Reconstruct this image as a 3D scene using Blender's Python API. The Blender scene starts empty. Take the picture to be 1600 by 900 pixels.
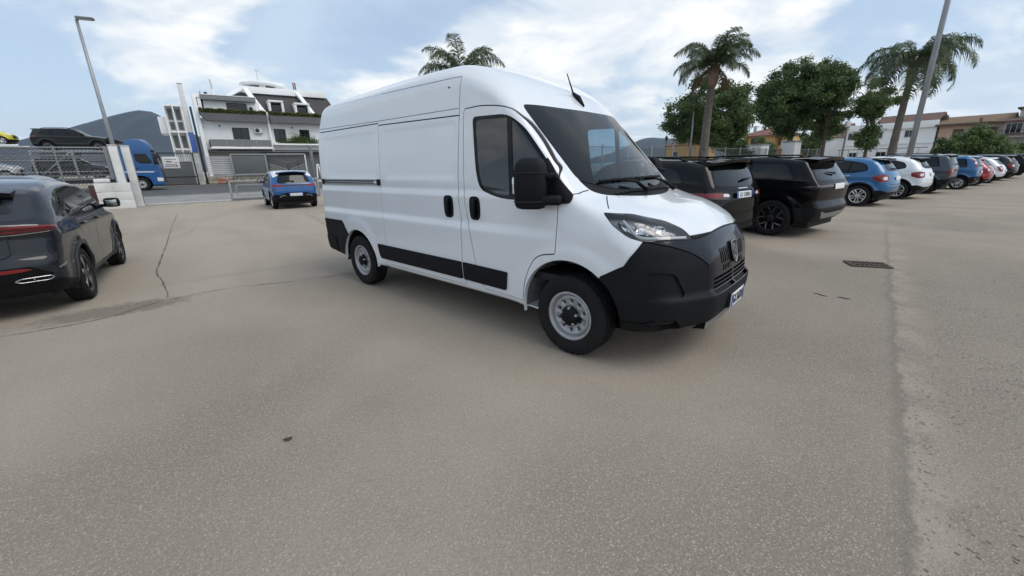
import bpy, bmesh, math, random
import numpy as np
from mathutils import Vector, Matrix
from mathutils.geometry import delaunay_2d_cdt
R = math.radians
scene = bpy.context.scene
col = scene.collection

# ------------------------------------------------------------------ camera
EYE = 1.549
cam_data = bpy.data.cameras.new('camera')
cam_data.sensor_width = 36.0
cam_data.lens = 36.0 * 630.7 / 1600.0
cam_data.clip_start = 0.05
cam_data.clip_end = 40000.0
camera = bpy.data.objects.new('camera', cam_data)
col.objects.link(camera)
camera.matrix_world = (Matrix.Translation((0, 0, EYE)) @ Matrix.Rotation(R(90 - 16.797), 4, 'X')
                       @ Matrix.Rotation(R(-1.299), 4, 'Z'))
scene.camera = camera

# ------------------------------------------------------------------ sky, sun, exposure
SUN_EL, SUN_AZ = R(54), R(115)          # azimuth measured from +Y towards +X
world = bpy.data.worlds.new('World')
scene.world = world
world.use_nodes = True
def build_sky():
    nt = world.node_tree; N = nt.nodes; Lk = nt.links
    N.clear()
    def n(t, **k):
        o = N.new(t)
        for a, b in k.items(): setattr(o, a, b)
        return o
    def math_(op, a, b=None, clamp=False):
        m = n('ShaderNodeMath', operation=op); m.use_clamp = clamp
        for i, v in enumerate((a, b)):
            if v is None: continue
            if isinstance(v, (int, float)): m.inputs[i].default_value = v
            else: Lk.new(v, m.inputs[i])
        return m.outputs[0]
    def ramp(v, a, b, c=0.0, d=1.0):
        m = n('ShaderNodeMapRange'); m.interpolation_type = 'SMOOTHSTEP'
        Lk.new(v, m.inputs[0])
        for i, q in enumerate((a, b, c, d)): m.inputs[i + 1].default_value = q
        return m.outputs[0]
    out = n('ShaderNodeOutputWorld'); bg = n('ShaderNodeBackground')
    sky = n('ShaderNodeTexSky'); sky.sky_type = 'NISHITA'; sky.sun_disc = False
    sky.sun_elevation = SUN_EL; sky.sun_rotation = SUN_AZ
    sky.air_density = 1.0; sky.dust_density = 2.0; sky.ozone_density = 1.5
    tc = n('ShaderNodeTexCoord'); sep = n('ShaderNodeSeparateXYZ')
    Lk.new(tc.outputs['Generated'], sep.inputs[0])
    z = math_('MAXIMUM', sep.outputs[2], 0.0)
    den = math_('ADD', z, 0.22)
    px = math_('DIVIDE', sep.outputs[0], den); py = math_('DIVIDE', sep.outputs[1], den)
    cmb = n('ShaderNodeCombineXYZ'); Lk.new(px, cmb.inputs[0]); Lk.new(py, cmb.inputs[1])
    def noise(scale, detail, rough, off, dist=0.0):
        mp = n('ShaderNodeMapping'); mp.inputs['Location'].default_value = off
        Lk.new(cmb.outputs[0], mp.inputs[0])
        t = n('ShaderNodeTexNoise'); t.inputs['Scale'].default_value = scale
        t.inputs['Detail'].default_value = detail; t.inputs['Roughness'].default_value = rough
        t.inputs['Distortion'].default_value = dist
        Lk.new(mp.outputs[0], t.inputs['Vector'])
        return t.outputs[0]
    big = noise(0.95, 10, 0.56, (1.4, 18.8, 2.5), 0.30)
    veil = noise(0.9, 5, 0.5, (8.3, 2.2, 4.0), 0.6)
    shade = noise(2.1, 7, 0.58, (1.3, 7.2, 2.0), 0.3)
    cover = ramp(big, 0.44, 0.56)
    thin = ramp(veil, 0.36, 0.68, 0.40, 0.92)
    haze = ramp(z, 0.0, 0.30, 0.42, 0.0)
    # clear sky + thin veil + cumulus bodies
    skyc = n('ShaderNodeMix'); skyc.data_type = 'RGBA'; skyc.blend_type = 'MULTIPLY'
    skyc.inputs[0].default_value = 1.0
    skyc.inputs[7].default_value = (SKY_GAIN, SKY_GAIN * 1.02, SKY_GAIN * 1.06, 1)
    Lk.new(sky.outputs[0], skyc.inputs[6])
    def mix(fac, a, b):
        m = n('ShaderNodeMix'); m.data_type = 'RGBA'
        if isinstance(fac, (int, float)): m.inputs[0].default_value = fac
        else: Lk.new(fac, m.inputs[0])
        for i, v in ((6, a), (7, b)):
            if isinstance(v, tuple): m.inputs[i].default_value = v
            else: Lk.new(v, m.inputs[i])
        return m.outputs[2]
    C = CLOUD_GAIN
    c1 = mix(thin, skyc.outputs[2], (0.57 * C, 0.69 * C, 0.82 * C, 1))
    cl = mix(ramp(shade, 0.36, 0.62), (0.70 * C, 0.77 * C, 0.84 * C, 1), (1.04 * C, 1.03 * C, 0.99 * C, 1))
    c2 = mix(cover, c1, cl)
    c3 = mix(haze, c2, (0.66 * C, 0.79 * C, 0.90 * C, 1))
    Lk.new(c3, bg.inputs[0]); bg.inputs[1].default_value = 0.1
    Lk.new(bg.outputs[0], out.inputs[0])
SKY_GAIN, CLOUD_GAIN = 1.1, 8.0
build_sky()

sun_data = bpy.data.lights.new('sun', 'SUN')
sun_data.energy = 1.15
sun_data.angle = R(38)
sun_data.color = (1.0, 0.95, 0.87)
sun = bpy.data.objects.new('sun', sun_data)
col.objects.link(sun)
sd = Vector((math.sin(SUN_AZ) * math.cos(SUN_EL), math.cos(SUN_AZ) * math.cos(SUN_EL), math.sin(SUN_EL)))
sun.rotation_euler = sd.to_track_quat('Z', 'Y').to_euler()
sun.location = sd * 60

scene.view_settings.view_transform = 'Standard'
scene.view_settings.look = 'None'
scene.view_settings.exposure = 0.52
scene.view_settings.gamma = 1.0
scene.view_settings.use_curve_mapping = False
scene.render.engine = 'CYCLES'
scene.cycles.use_denoising = True
scene.cycles.max_bounces = 5
scene.cycles.diffuse_bounces = 3
scene.cycles.glossy_bounces = 3
scene.cycles.volume_bounces = 0
scene.cycles.transparent_max_bounces = 12
scene.cycles.use_adaptive_sampling = True
scene.cycles.adaptive_threshold = 0.02
scene.cycles.sample_clamp_indirect = 6.0
# ------------------------------------------------------------------ small helpers
def prop(o, label=None, cat=None, group=None, kind=None):
    if label: o['label'] = label
    if cat: o['category'] = cat
    if group: o['group'] = group
    if kind: o['kind'] = kind
    return o
def empty(name, loc=(0, 0, 0), rz=0.0, **k):
    o = bpy.data.objects.new(name, None)
    o.empty_display_size = 0.2
    col.objects.link(o)
    o.location = loc; o.rotation_euler = (0, 0, rz)
    return prop(o, **k)
def link_mesh(name, me, mat=None, parent=None, loc=None, rot=None, **k):
    if mat is not None and not me.materials: me.materials.append(mat)
    o = bpy.data.objects.new(name, me)
    col.objects.link(o)
    if parent is not None: o.parent = parent
    if loc is not None: o.location = loc
    if rot is not None: o.rotation_euler = rot
    return prop(o, **k)
def copy_tree(o, parent=None):
    c = o.copy(); col.objects.link(c)
    c.parent = parent
    for ch in o.children: copy_tree(ch, c)
    return c

class MB:
    """collects shapes for one mesh"""
    def __init__(s): s.v = []; s.f = []; s.sm = []
    def add(s, vs, fs, smooth=False):
        b = len(s.v); s.v += [tuple(p) for p in vs]
        for f in fs: s.f.append(tuple(i + b for i in f)); s.sm.append(smooth)
        return s
    def box(s, c, d, rz=0.0, rot=None):
        hx, hy, hz = d[0] / 2, d[1] / 2, d[2] / 2
        M = rot if rot is not None else Matrix.Rotation(rz, 3, 'Z')
        vs = [M @ Vector((sx * hx, sy * hy, sz * hz)) + Vector(c) for sz in (-1, 1) for sy in (-1, 1) for sx in (-1, 1)]
        return s.add(vs, [(0, 2, 3, 1), (4, 5, 7, 6), (0, 1, 5, 4), (2, 6, 7, 3), (1, 3, 7, 5), (0, 4, 6, 2)])
    def bbox(s, c, d, b=0.01, rz=0.0, rot=None):
        """box with chamfered edges"""
        hx, hy, hz = d[0] / 2, d[1] / 2, d[2] / 2
        b = min(b, hx * .9, hy * .9, hz * .9)
        M = rot if rot is not None else Matrix.Rotation(rz, 3, 'Z')
        bm = bmesh.new(); bmesh.ops.create_cube(bm, size=1.0)
        for v in bm.verts: v.co = Vector((v.co.x * d[0], v.co.y * d[1], v.co.z * d[2]))
        bmesh.ops.bevel(bm, geom=bm.edges[:], offset=b, segments=2, affect='EDGES', profile=0.6)
        bm.verts.index_update()
        vs = [M @ v.co + Vector(c) for v in bm.verts]; fs = [[v.index for v in f.verts] for f in bm.faces]
        bm.free()
        return s.add(vs, fs, True)
    def tube(s, pts, r, n=8, caps=True, smooth=True, closed=False):
        pts = [Vector(p) for p in pts]; m = len(pts)
        rr = r if isinstance(r, (list, tuple)) else [r] * m
        rings = []
        up = None
        for i, p in enumerate(pts):
            if closed: t = (pts[(i + 1) % m] - pts[i - 1])
            else: t = pts[min(i + 1, m - 1)] - pts[max(i - 1, 0)]
            t.normalize()
            if up is None:
                a = Vector((0, 0, 1)) if abs(t.z) < .9 else Vector((1, 0, 0))
                up = (a - t * a.dot(t)).normalized()
            else:
                up = (up - t * up.dot(t)).normalized()
            sd_ = t.cross(up)
            rings.append([p + (up * math.cos(2 * math.pi * k / n) + sd_ * math.sin(2 * math.pi * k / n)) * rr[i] for k in range(n)])
        vs = [p for ring in rings for p in ring]
        fs = []
        for i in range(m if closed else m - 1):
            j = (i + 1) % m
            for k in range(n):
                l = (k + 1) % n
                fs.append((i * n + k, j * n + k, j * n + l, i * n + l))
        s.add(vs, [f[::-1] for f in fs], smooth)
        if caps and not closed:
            b = len(s.v) - len(vs)
            s.f.append(tuple(b + k for k in range(n))); s.sm.append(False)
            s.f.append(tuple(b + (m - 1) * n + k for k in range(n - 1, -1, -1))); s.sm.append(False)
        return s
    def lathe(s, prof, axis='Y', n=32, c=(0, 0, 0), smooth=True, closed=False):
        """prof: (radius, offset along axis)"""
        vs = []; m = len(prof)
        for r_, h in prof:
            for k in range(n):
                a = 2 * math.pi * k / n; u, v = r_ * math.cos(a), r_ * math.sin(a)
                p = (u, h, v) if axis == 'Y' else ((u, v, h) if axis == 'Z' else (h, u, v))
                vs.append((p[0] + c[0], p[1] + c[1], p[2] + c[2]))
        fs = []
        for i in range(m if closed else m - 1):
            j = (i + 1) % m
            for k in range(n):
                l = (k + 1) % n
                fs.append((i * n + k, i * n + l, j * n + l, j * n + k))
        return s.add(vs, fs, smooth)
    def prism(s, poly, h0, h1, axis='Z', smooth=False):
        """closed polygon extruded along an axis; poly in the two other axes"""
        def P(a, b, h): return (a, b, h) if axis == 'Z' else ((a, h, b) if axis == 'Y' else (h, a, b))
        n = len(poly)
        vs = [P(a, b, h0) for a, b in poly] + [P(a, b, h1) for a, b in poly]
        s.add(vs, [tuple(range(n - 1, -1, -1)), tuple(range(n, 2 * n))] + [(i, (i + 1) % n, n + (i + 1) % n, n + i) for i in range(n)], smooth)
        return s
    def sheet(s, pts):
        return s.add(pts, [tuple(range(len(pts)))])
    def mesh(s, name='m'):
        me = bpy.data.meshes.new(name)
        me.from_pydata(s.v, [], s.f)
        me.polygons.foreach_set('use_smooth', s.sm)
        me.update()
        return me
    def build(s, name, mat, parent=None, fix=True, **k):
        me = s.mesh(name)
        if fix:
            bm = bmesh.new(); bm.from_mesh(me)
            bmesh.ops.recalc_face_normals(bm, faces=bm.faces[:]); bm.to_mesh(me); bm.free()
        return link_mesh(name, me, mat, parent, **k)

def rpoly(pts, r=0.04, n=4):
    """closed polygon with rounded corners; a point may carry its own radius"""
    P = [(p[0], p[1], (p[2] if len(p) > 2 else r)) for p in pts]
    out = []
    m = len(P)
    for i in range(m):
        a, b, c = np.array(P[i - 1][:2]), np.array(P[i][:2]), np.array(P[(i + 1) % m][:2])
        la, lc = np.linalg.norm(a - b), np.linalg.norm(c - b)
        d = min(P[i][2], la * .49, lc * .49)
        if d < 1e-4: out.append(tuple(b)); continue
        p, q = b + (a - b) / la * d, b + (c - b) / lc * d
        for k in range(n + 1):
            t = k / n
            out.append(tuple((1 - t) ** 2 * p + 2 * t * (1 - t) * b + t * t * q))
    return out
def smooth_line(pts, n=6):
    """open Catmull-Rom polyline"""
    P = [np.array(p, float) for p in pts]
    P = [2 * P[0] - P[1]] + P + [2 * P[-1] - P[-2]]
    out = []
    for i in range(1, len(P) - 2):
        for k in range(n):
            t = k / n
            out.append(tuple(.5 * (2 * P[i] + (P[i + 1] - P[i - 1]) * t + (2 * P[i - 1] - 5 * P[i] + 4 * P[i + 1] - P[i + 2]) * t * t
                                   + (3 * P[i] - P[i - 1] - 3 * P[i + 1] + P[i + 2]) * t ** 3)))
    out.append(tuple(P[-2]))
    return out
def stroke(pts, w, closed=False):
    """thin polygon around an open polyline"""
    P = [np.array(p, float) for p in pts]
    L_, R_ = [], []
    for i, p in enumerate(P):
        t = P[min(i + 1, len(P) - 1)] - P[max(i - 1, 0)]
        t = t / (np.linalg.norm(t) + 1e-9); nrm = np.array([-t[1], t[0]]) * w / 2
        L_.append(tuple(p + nrm)); R_.append(tuple(p - nrm))
    return L_ + R_[::-1]
def arc(cx, cz, r, a0, a1, n=16, rz=None):
    return [(cx + r * math.cos(R(a0 + (a1 - a0) * i / n)), cz + (rz or r) * math.sin(R(a0 + (a1 - a0) * i / n))) for i in range(n + 1)]
def sstep(a, b, x):
    t = np.clip((x - a) / (b - a), 0, 1); return t * t * (3 - 2 * t)
def bump(x, c, s): return np.exp(-((x - c) / s) ** 2)

# ------------------------------------------------------------------ body surfaces: implicit shape, panels cut out of it
class Profile:
    def __init__(s, poly, res=.015, pad=.45):
        P = np.array(poly, float); s.res = res
        lo = P.min(0) - pad; hi = P.max(0) + pad
        s.lo = lo; s.n = np.ceil((hi - lo) / res).astype(int) + 1
        gx = lo[0] + np.arange(s.n[0]) * res; gz = lo[1] + np.arange(s.n[1]) * res
        X, Z = np.meshgrid(gx, gz, indexing='ij')
        X = X.ravel(); Z = Z.ravel()
        best = np.full(X.shape, 1e9); ins = np.zeros(X.shape, bool)
        for i in range(len(P)):
            a, b = P[i], P[(i + 1) % len(P)]
            e = b - a; l2 = e @ e
            if l2 < 1e-12: continue
            t = np.clip(((X - a[0]) * e[0] + (Z - a[1]) * e[1]) / l2, 0, 1)
            dx = X - a[0] - t * e[0]; dz = Z - a[1] - t * e[1]
            best = np.minimum(best, dx * dx + dz * dz)
            c = ((a[1] > Z) != (b[1] > Z))
            if abs(e[1]) > 1e-12:
                ins ^= c & (X < (Z - a[1]) / e[1] * e[0] + a[0])
        g = np.sqrt(best) * np.where(ins, -1, 1)
        s.g = g.reshape(s.n)
    def __call__(s, x, z):
        u = np.clip((x - s.lo[0]) / s.res, 0, s.n[0] - 1.001); v = np.clip((z - s.lo[1]) / s.res, 0, s.n[1] - 1.001)
        i = u.astype(int); j = v.astype(int); a = u - i; b = v - j
        g = s.g
        return (g[i, j] * (1 - a) + g[i + 1, j] * a) * (1 - b) + (g[i, j + 1] * (1 - a) + g[i + 1, j + 1] * a) * b
def smax(a, b, k):
    h = np.maximum(k - np.abs(a - b), 0) / k
    return np.maximum(a, b) + h * h * k * .25
def grad(f, P, e=.016):
    G = np.empty_like(P)
    for i in range(3):
        d = np.zeros(3); d[i] = e
        G[:, i] = f(P + d) - f(P - d)
    return G / (np.linalg.norm(G, axis=1, keepdims=True) + 1e-12)
def cast(f, O, D, n=60, it=22):
    """first crossing from outside to inside along O + t D, t in 0..1"""
    N = len(O)
    if N < 400:
        lo = np.zeros(N); hi = np.ones(N)
        for step, k in enumerate((n, 24, 24, 24)):
            T = lo[:, None] + (hi - lo)[:, None] * np.linspace(0, 1, k)[None]
            v = f((O[:, None] + D[:, None] * T[..., None]).reshape(-1, 3)).reshape(N, k)
            neg = v < 0; has = neg.any(1)
            i = np.where(has, neg.argmax(1), v.argmin(1)); r_ = np.arange(N)
            lo = np.where(has, T[r_, np.maximum(i - 1, 0)], T[r_, i]); hi = T[r_, i]
        return O + D * hi[:, None]
    t0 = np.zeros(N); t1 = np.full(N, np.nan); prev = np.zeros(N); open_ = np.ones(N, bool)
    best = np.full(N, 1e9); tb = np.zeros(N)
    for t in np.linspace(0, 1, n):
        v = f(O + D * t)
        hit = open_ & (v < 0)
        t1[hit] = t; t0[hit] = prev[hit]; open_ &= ~hit
        imp = open_ & (v < best); best[imp] = v[imp]; tb[imp] = t
        prev[open_] = t
        if not open_.any(): break
    miss = np.isnan(t1)
    t1 = np.where(miss, tb, t1); t0 = np.where(miss, tb, t0)
    for _ in range(16):
        m = (t0 + t1) / 2
        ins = f(O + D * m[:, None]) < 0
        t1 = np.where(ins, m, t1); t0 = np.where(ins, t0, m)
    return O + D * t1[:, None]
def inside(poly, C):
    r = np.zeros(len(C), bool); X, Y = C[:, 0], C[:, 1]
    for i in range(len(poly)):
        (ax, ay), (bx, by) = poly[i - 1], poly[i]
        if ay == by: continue
        r ^= ((ay > Y) != (by > Y)) & (X < (Y - ay) / (by - ay) * (bx - ax) + ax)
    return r
class Shell:
    def __init__(s, f, xs, ys, zs, core):
        """xs, ys, zs: grid lines of the bounding box; core: (x0,x1,y0,y1,z0,z1) inside the body"""
        s.f = f
        nx, ny, nz = len(xs) - 1, len(ys) - 1, len(zs) - 1
        idx = {}; V = []; F = []
        def vid(i, j, k):
            q = (i, j, k)
            if q not in idx: idx[q] = len(V); V.append((xs[i], ys[j], zs[k]))
            return idx[q]
        for i in range(nx):
            for j in range(ny):
                F.append((vid(i, j, 0), vid(i, j + 1, 0), vid(i + 1, j + 1, 0), vid(i + 1, j, 0)))
                F.append((vid(i, j, nz), vid(i + 1, j, nz), vid(i + 1, j + 1, nz), vid(i, j + 1, nz)))
            for k in range(nz):
                F.append((vid(i, 0, k), vid(i + 1, 0, k), vid(i + 1, 0, k + 1), vid(i, 0, k + 1)))
                F.append((vid(i, ny, k), vid(i, ny, k + 1), vid(i + 1, ny, k + 1), vid(i + 1, ny, k)))
        for j in range(ny):
            for k in range(nz):
                F.append((vid(0, j, k), vid(0, j, k + 1), vid(0, j + 1, k + 1), vid(0, j + 1, k)))
                F.append((vid(nx, j, k), vid(nx, j + 1, k), vid(nx, j + 1, k + 1), vid(nx, j, k + 1)))
        V = np.array(V, float)
        c = np.array(core, float).reshape(3, 2)
        T = np.clip(V, c[:, 0], c[:, 1])
        s.V = cast(f, V, T - V)
        s.F = F
        s.T = ['body'] * len(F)
        s.x = (xs[0], xs[-1]); s.y = (ys[0], ys[-1]); s.z = (zs[0], zs[-1])
    def imprint(s, fwd, inv, facing, polys):
        """fwd: points -> uv, inv: uv -> points on the surface, facing(points, normals) -> mask; polys: [(tag, polygon, only-tags or None)]"""
        if not polys: return
        FA = np.array([f if len(f) == 4 else (*f, f[2]) for f in s.F])
        C = s.V[FA].mean(1)
        ok = facing(C, grad(s.f, C))
        UV = fwd(s.V)
        pad = .02
        boxes = []
        for tag, pl, only in polys:
            a = np.array(pl); boxes.append((a.min(0) - pad, a.max(0) + pad))
        Q = UV[FA]; qlo = Q.min(1); qhi = Q.max(1); hitb = np.zeros(len(FA), bool)
        for a, b in boxes: hitb |= (qlo <= b).all(1) & (qhi >= a).all(1)
        sel = [int(i) for i in np.nonzero(ok & hitb)[0]]
        if not sel: return
        used = sorted({v for i in sel for v in s.F[i]}); loc = {v: k for k, v in enumerate(used)}
        P2 = [(float(UV[v][0]), float(UV[v][1])) for v in used]; pts = [Vector(p) for p in P2]; quads = []; sign = 0; edges = set()
        def area(q):
            return sum(q[i - 1][0] * q[i][1] - q[i][0] * q[i - 1][1] for i in range(len(q)))
        buckets = {}; cell = .05
        for n_, i in enumerate(sel):
            f = [loc[v] for v in s.F[i]]
            for k in range(len(f)): edges.add((min(f[k - 1], f[k]), max(f[k - 1], f[k])))
            q = [P2[k] for k in f]
            a = area(q); sign += 1 if a > 0 else -1
            if a < 0: q = q[::-1]
            quads.append(q)
            us = [p[0] for p in q]; vs = [p[1] for p in q]
            for bi in range(int(math.floor(min(us) / cell)), int(math.floor(max(us) / cell)) + 1):
                for bj in range(int(math.floor(min(vs) / cell)), int(math.floor(max(vs) / cell)) + 1):
                    buckets.setdefault((bi, bj), []).append(n_)
        nv = len(used); edges = list(edges)
        for tag, pl, only in polys:
            b = len(pts)
            pts += [Vector(p) for p in pl]
            edges += [(b + k, b + (k + 1) % len(pl)) for k in range(len(pl))]
        vo, eo, fo, ov, oe, of = delaunay_2d_cdt(pts, edges, [], 0, 1e-5, True)
        newV = []; gid = [0] * len(vo); todo = []
        for i, o in enumerate(ov):
            k = next((a for a in o if a < nv), None)
            if k is not None: gid[i] = used[k]
            else: gid[i] = len(s.V) + len(todo); todo.append((vo[i].x, vo[i].y))
        if todo: s.V = np.vstack([s.V, inv(np.array(todo))])
        keep = set(sel)
        F = [f for i, f in enumerate(s.F) if i not in keep]; T = [t for i, t in enumerate(s.T) if i not in keep]
        cen = np.array([[sum(vo[k].x for k in f) / len(f), sum(vo[k].y for k in f) / len(f)] for f in fo])
        ins = [inside(pl, cen) for _, pl, _ in polys]
        for i, f in enumerate(fo):
            cu, cv = cen[i]; base = None
            for n_ in buckets.get((int(math.floor(cu / cell)), int(math.floor(cv / cell))), ()):
                q = quads[n_]; good = True
                for k in range(len(q)):
                    (ax, ay), (bx, by) = q[k - 1], q[k]
                    if (bx - ax) * (cv - ay) - (by - ay) * (cu - ax) < -1e-9: good = False; break
                if good: base = n_; break
            if base is None: continue
            tag = s.T[sel[base]]
            for a, (t, _, only) in enumerate(polys):
                if ins[a][i] and (only is None or tag in only): tag = t
            g = [gid[k] for k in f]
            if len(set(g)) < 3: continue
            F.append(tuple(g if sign > 0 else g[::-1])); T.append(tag)
        s.F, s.T = F, T
    # projections ------------------------------------------------------
    def side(s, polys, sy=-1, lim=.12):
        Y = s.y[0] - .1 if sy < 0 else s.y[1] + .1
        def inv(uv):
            O = np.stack([uv[:, 0], np.full(len(uv), Y), uv[:, 1]], 1); D = np.zeros_like(O); D[:, 1] = -Y
            return cast(s.f, O, D)
        s.imprint(lambda P: P[:, [0, 2]], inv, lambda P, n: (n[:, 1] * sy > lim) & (P[:, 1] * sy > 0), polys)
    def both(s, polys, lim=.12):
        s.side([(t + ('|R'), p, o) for t, p, o in polys], -1, lim); s.side([(t + '|L', p, o) for t, p, o in polys], 1, lim)
    def top(s, polys, lim=.2):
        Z = s.z[1] + .1
        def inv(uv):
            O = np.stack([uv[:, 0], uv[:, 1], np.full(len(uv), Z)], 1); D = np.zeros_like(O); D[:, 2] = -(Z - s.z[0])
            return cast(s.f, O, D)
        s.imprint(lambda P: P[:, :2], inv, lambda P, n: n[:, 2] > lim, polys)
    def end(s, polys, ax, sx=1, lim=.1, rr=1.0):
        """wrap round a vertical axis at x = ax; u = angle * rr (about y at the centre), v = z"""
        def fwd(P): return np.stack([np.arctan2(P[:, 1], (P[:, 0] - ax) * sx) * rr, P[:, 2]], 1)
        def inv(uv):
            a = uv[:, 0] / rr
            C = np.stack([np.full(len(uv), ax), np.zeros(len(uv)), uv[:, 1]], 1)
            d = np.stack([np.cos(a) * sx, np.sin(a), np.zeros(len(uv))], 1) * 3
            return cast(s.f, C + d, -d, n=120)
        def facing(P, n):
            r_ = np.stack([P[:, 0] - ax, P[:, 1]], 1); r_ /= np.linalg.norm(r_, axis=1, keepdims=True) + 1e-9
            return ((n[:, :2] * r_).sum(1) > lim) & ((P[:, 0] - ax) * sx > -.1)
        s.imprint(fwd, inv, facing, polys)
    # -------------------------------------------------------------------
    def part(s, tags, name, mat, parent, off=0.0, skirt=.012, **k):
        tags = set(tags if isinstance(tags, (list, tuple, set)) else [tags])
        F = [f for f, t in zip(s.F, s.T) if t in tags]
        if not F: return None
        return s.faces_object(F, name, mat, parent, off, skirt, **k)
    def faces_object(s, F, name, mat, parent, off=0.0, skirt=.012, **k):
        used = sorted({v for f in F for v in f}); loc = {v: i for i, v in enumerate(used)}
        P = s.V[used]; n = grad(s.f, P)
        top = P + n * off
        fs = [tuple(loc[v] for v in f) for f in F]
        V = [tuple(p) for p in top]; faces = list(fs); ln = []
        for f in fs:
            for v in f: ln.append(tuple(n[v]))
        if skirt:
            ed = {}
            for f in fs:
                for i in range(len(f)):
                    a, b = f[i], f[(i + 1) % len(f)]
                    ed[(a, b)] = 1
            rim = [(a, b) for (a, b) in ed if (b, a) not in ed]
            hi, lo = {}, {}
            for a, b in rim:
                for v in (a, b):
                    if v not in lo:
                        hi[v] = len(V); V.append(tuple(top[v])); lo[v] = len(V); V.append(tuple(top[v] - n[v] * skirt))
                faces.append((hi[b], hi[a], lo[a], lo[b]))
                d = np.cross(top[b] - top[a], n[a]); l = np.linalg.norm(d) or 1
                ln += [tuple(d / l)] * 4
        me = bpy.data.meshes.new(name)
        me.from_pydata(V, [], faces)
        me.polygons.foreach_set('use_smooth', [True] * len(faces))
        me.update()
        me.normals_split_custom_set(ln)
        return link_mesh(name, me, mat, parent, **k)
    def at_side(s, x, z, sy=-1):
        Y = (s.y[0] if sy < 0 else s.y[1]) * 1.2
        p = cast(s.f, np.array([[x, Y, z]]), np.array([[0, -Y, 0.]]))[0]
        return Vector(p), Vector(grad(s.f, p[None])[0])
    def at_end(s, y, z, sx=1):
        X = s.x[1] + .2 if sx > 0 else s.x[0] - .2
        m = (s.x[0] + s.x[1]) / 2
        p = cast(s.f, np.array([[X, y, z]]), np.array([[m - X, 0, 0.]]), n=160)[0]
        return Vector(p), Vector(grad(s.f, p[None])[0])
    def at_top(s, x, y):
        p = cast(s.f, np.array([[x, y, s.z[1] + .2]]), np.array([[0, 0, -(s.z[1] - s.z[0])]]), n=120)[0]
        return Vector(p), Vector(grad(s.f, p[None])[0])
def lines(a, b, step, extra=()):
    """grid lines from a to b, refined in extra = [(lo, hi, step)]"""
    out = [a]; x = a
    while x < b - 1e-6:
        st = step
        for lo, hi, e in extra:
            if lo <= x < hi: st = min(st, e)
        x += st; out.append(min(x, b))
    if out[-1] - out[-2] < step * .2: out.pop(-2)
    return out
# ------------------------------------------------------------------ materials
def bsdf(name, color=(.5, .5, .5), rough=.5, metal=0.0, coat=0.0, coat_rough=.03, spec=.5, **kw):
    m = bpy.data.materials.new(name); m.use_nodes = True
    b = m.node_tree.nodes['Principled BSDF']
    b.inputs['Base Color'].default_value = (*color, 1); b.inputs['Roughness'].default_value = rough
    b.inputs['Metallic'].default_value = metal; b.inputs['Coat Weight'].default_value = coat
    b.inputs['Coat Roughness'].default_value = coat_rough; b.inputs['Specular IOR Level'].default_value = spec
    for k, v in kw.items(): b.inputs[k].default_value = v
    m.diffuse_color = (*color, 1)
    return m
def vary(m, scale=3.0, amount=.15, detail=5, rough_amount=0.0, bump_=0.0, bump_scale=None, coords='Object', tint=None):
    """noise over the base colour (multiplied), the roughness and, if asked, a bump"""
    nt = m.node_tree; N = nt.nodes; Lk = nt.links; b = N['Principled BSDF']
    tc = N.new('ShaderNodeTexCoord')
    t = N.new('ShaderNodeTexNoise'); t.inputs['Scale'].default_value = scale; t.inputs['Detail'].default_value = detail
    t.inputs['Roughness'].default_value = .6
    Lk.new(tc.outputs[coords], t.inputs['Vector'])
    c = tuple(b.inputs['Base Color'].default_value)[:3]
    r = N.new('ShaderNodeValToRGB')
    r.color_ramp.elements[0].position = .3; r.color_ramp.elements[1].position = .7
    d = tint or (1, 1, 1)
    r.color_ramp.elements[0].color = (*[max(0, q * (1 - amount) * e) for q, e in zip(c, d)], 1)
    r.color_ramp.elements[1].color = (*[min(1, q * (1 + amount)) for q in c], 1)
    Lk.new(t.outputs[0], r.inputs[0]); Lk.new(r.outputs[0], b.inputs['Base Color'])
    if rough_amount:
        mr = N.new('ShaderNodeMapRange'); base = b.inputs['Roughness'].default_value
        mr.inputs[3].default_value = max(0, base - rough_amount); mr.inputs[4].default_value = min(1, base + rough_amount)
        Lk.new(t.outputs[0], mr.inputs[0]); Lk.new(mr.outputs[0], b.inputs['Roughness'])
    if bump_:
        t2 = N.new('ShaderNodeTexNoise'); t2.inputs['Scale'].default_value = bump_scale or scale * 8; t2.inputs['Detail'].default_value = 4
        Lk.new(tc.outputs[coords], t2.inputs['Vector'])
        bp = N.new('ShaderNodeBump'); bp.inputs['Strength'].default_value = bump_; bp.inputs['Distance'].default_value = .02
        Lk.new(t2.outputs[0], bp.inputs['Height']); Lk.new(bp.outputs[0], b.inputs['Normal'])
    return m
def clear_glass(name, tint=(.75, .82, .82), ior=1.5, rough=0.0, gain=1.6):
    """thin pane: transparent with a fresnel reflection"""
    m = bpy.data.materials.new(name); m.use_nodes = True
    nt = m.node_tree; N = nt.nodes; Lk = nt.links; N.clear()
    o = N.new('ShaderNodeOutputMaterial'); mx = N.new('ShaderNodeMixShader'); tr = N.new('ShaderNodeBsdfTransparent')
    gl = N.new('ShaderNodeBsdfGlossy'); fr = N.new('ShaderNodeFresnel')
    fr.inputs[0].default_value = ior; tr.inputs[0].default_value = (*tint, 1); gl.inputs['Roughness'].default_value = rough
    geo = N.new('ShaderNodeNewGeometry')
    mt = N.new('ShaderNodeMath'); mt.operation = 'MULTIPLY'; mt.inputs[1].default_value = gain; mt.use_clamp = True
    Lk.new(fr.outputs[0], mt.inputs[0]); Lk.new(mt.outputs[0], mx.inputs[0])
    Lk.new(tr.outputs[0], mx.inputs[1]); Lk.new(gl.outputs[0], mx.inputs[2]); Lk.new(mx.outputs[0], o.inputs[0])
    m.diffuse_color = (.1, .12, .13, 1)
    return m
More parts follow.
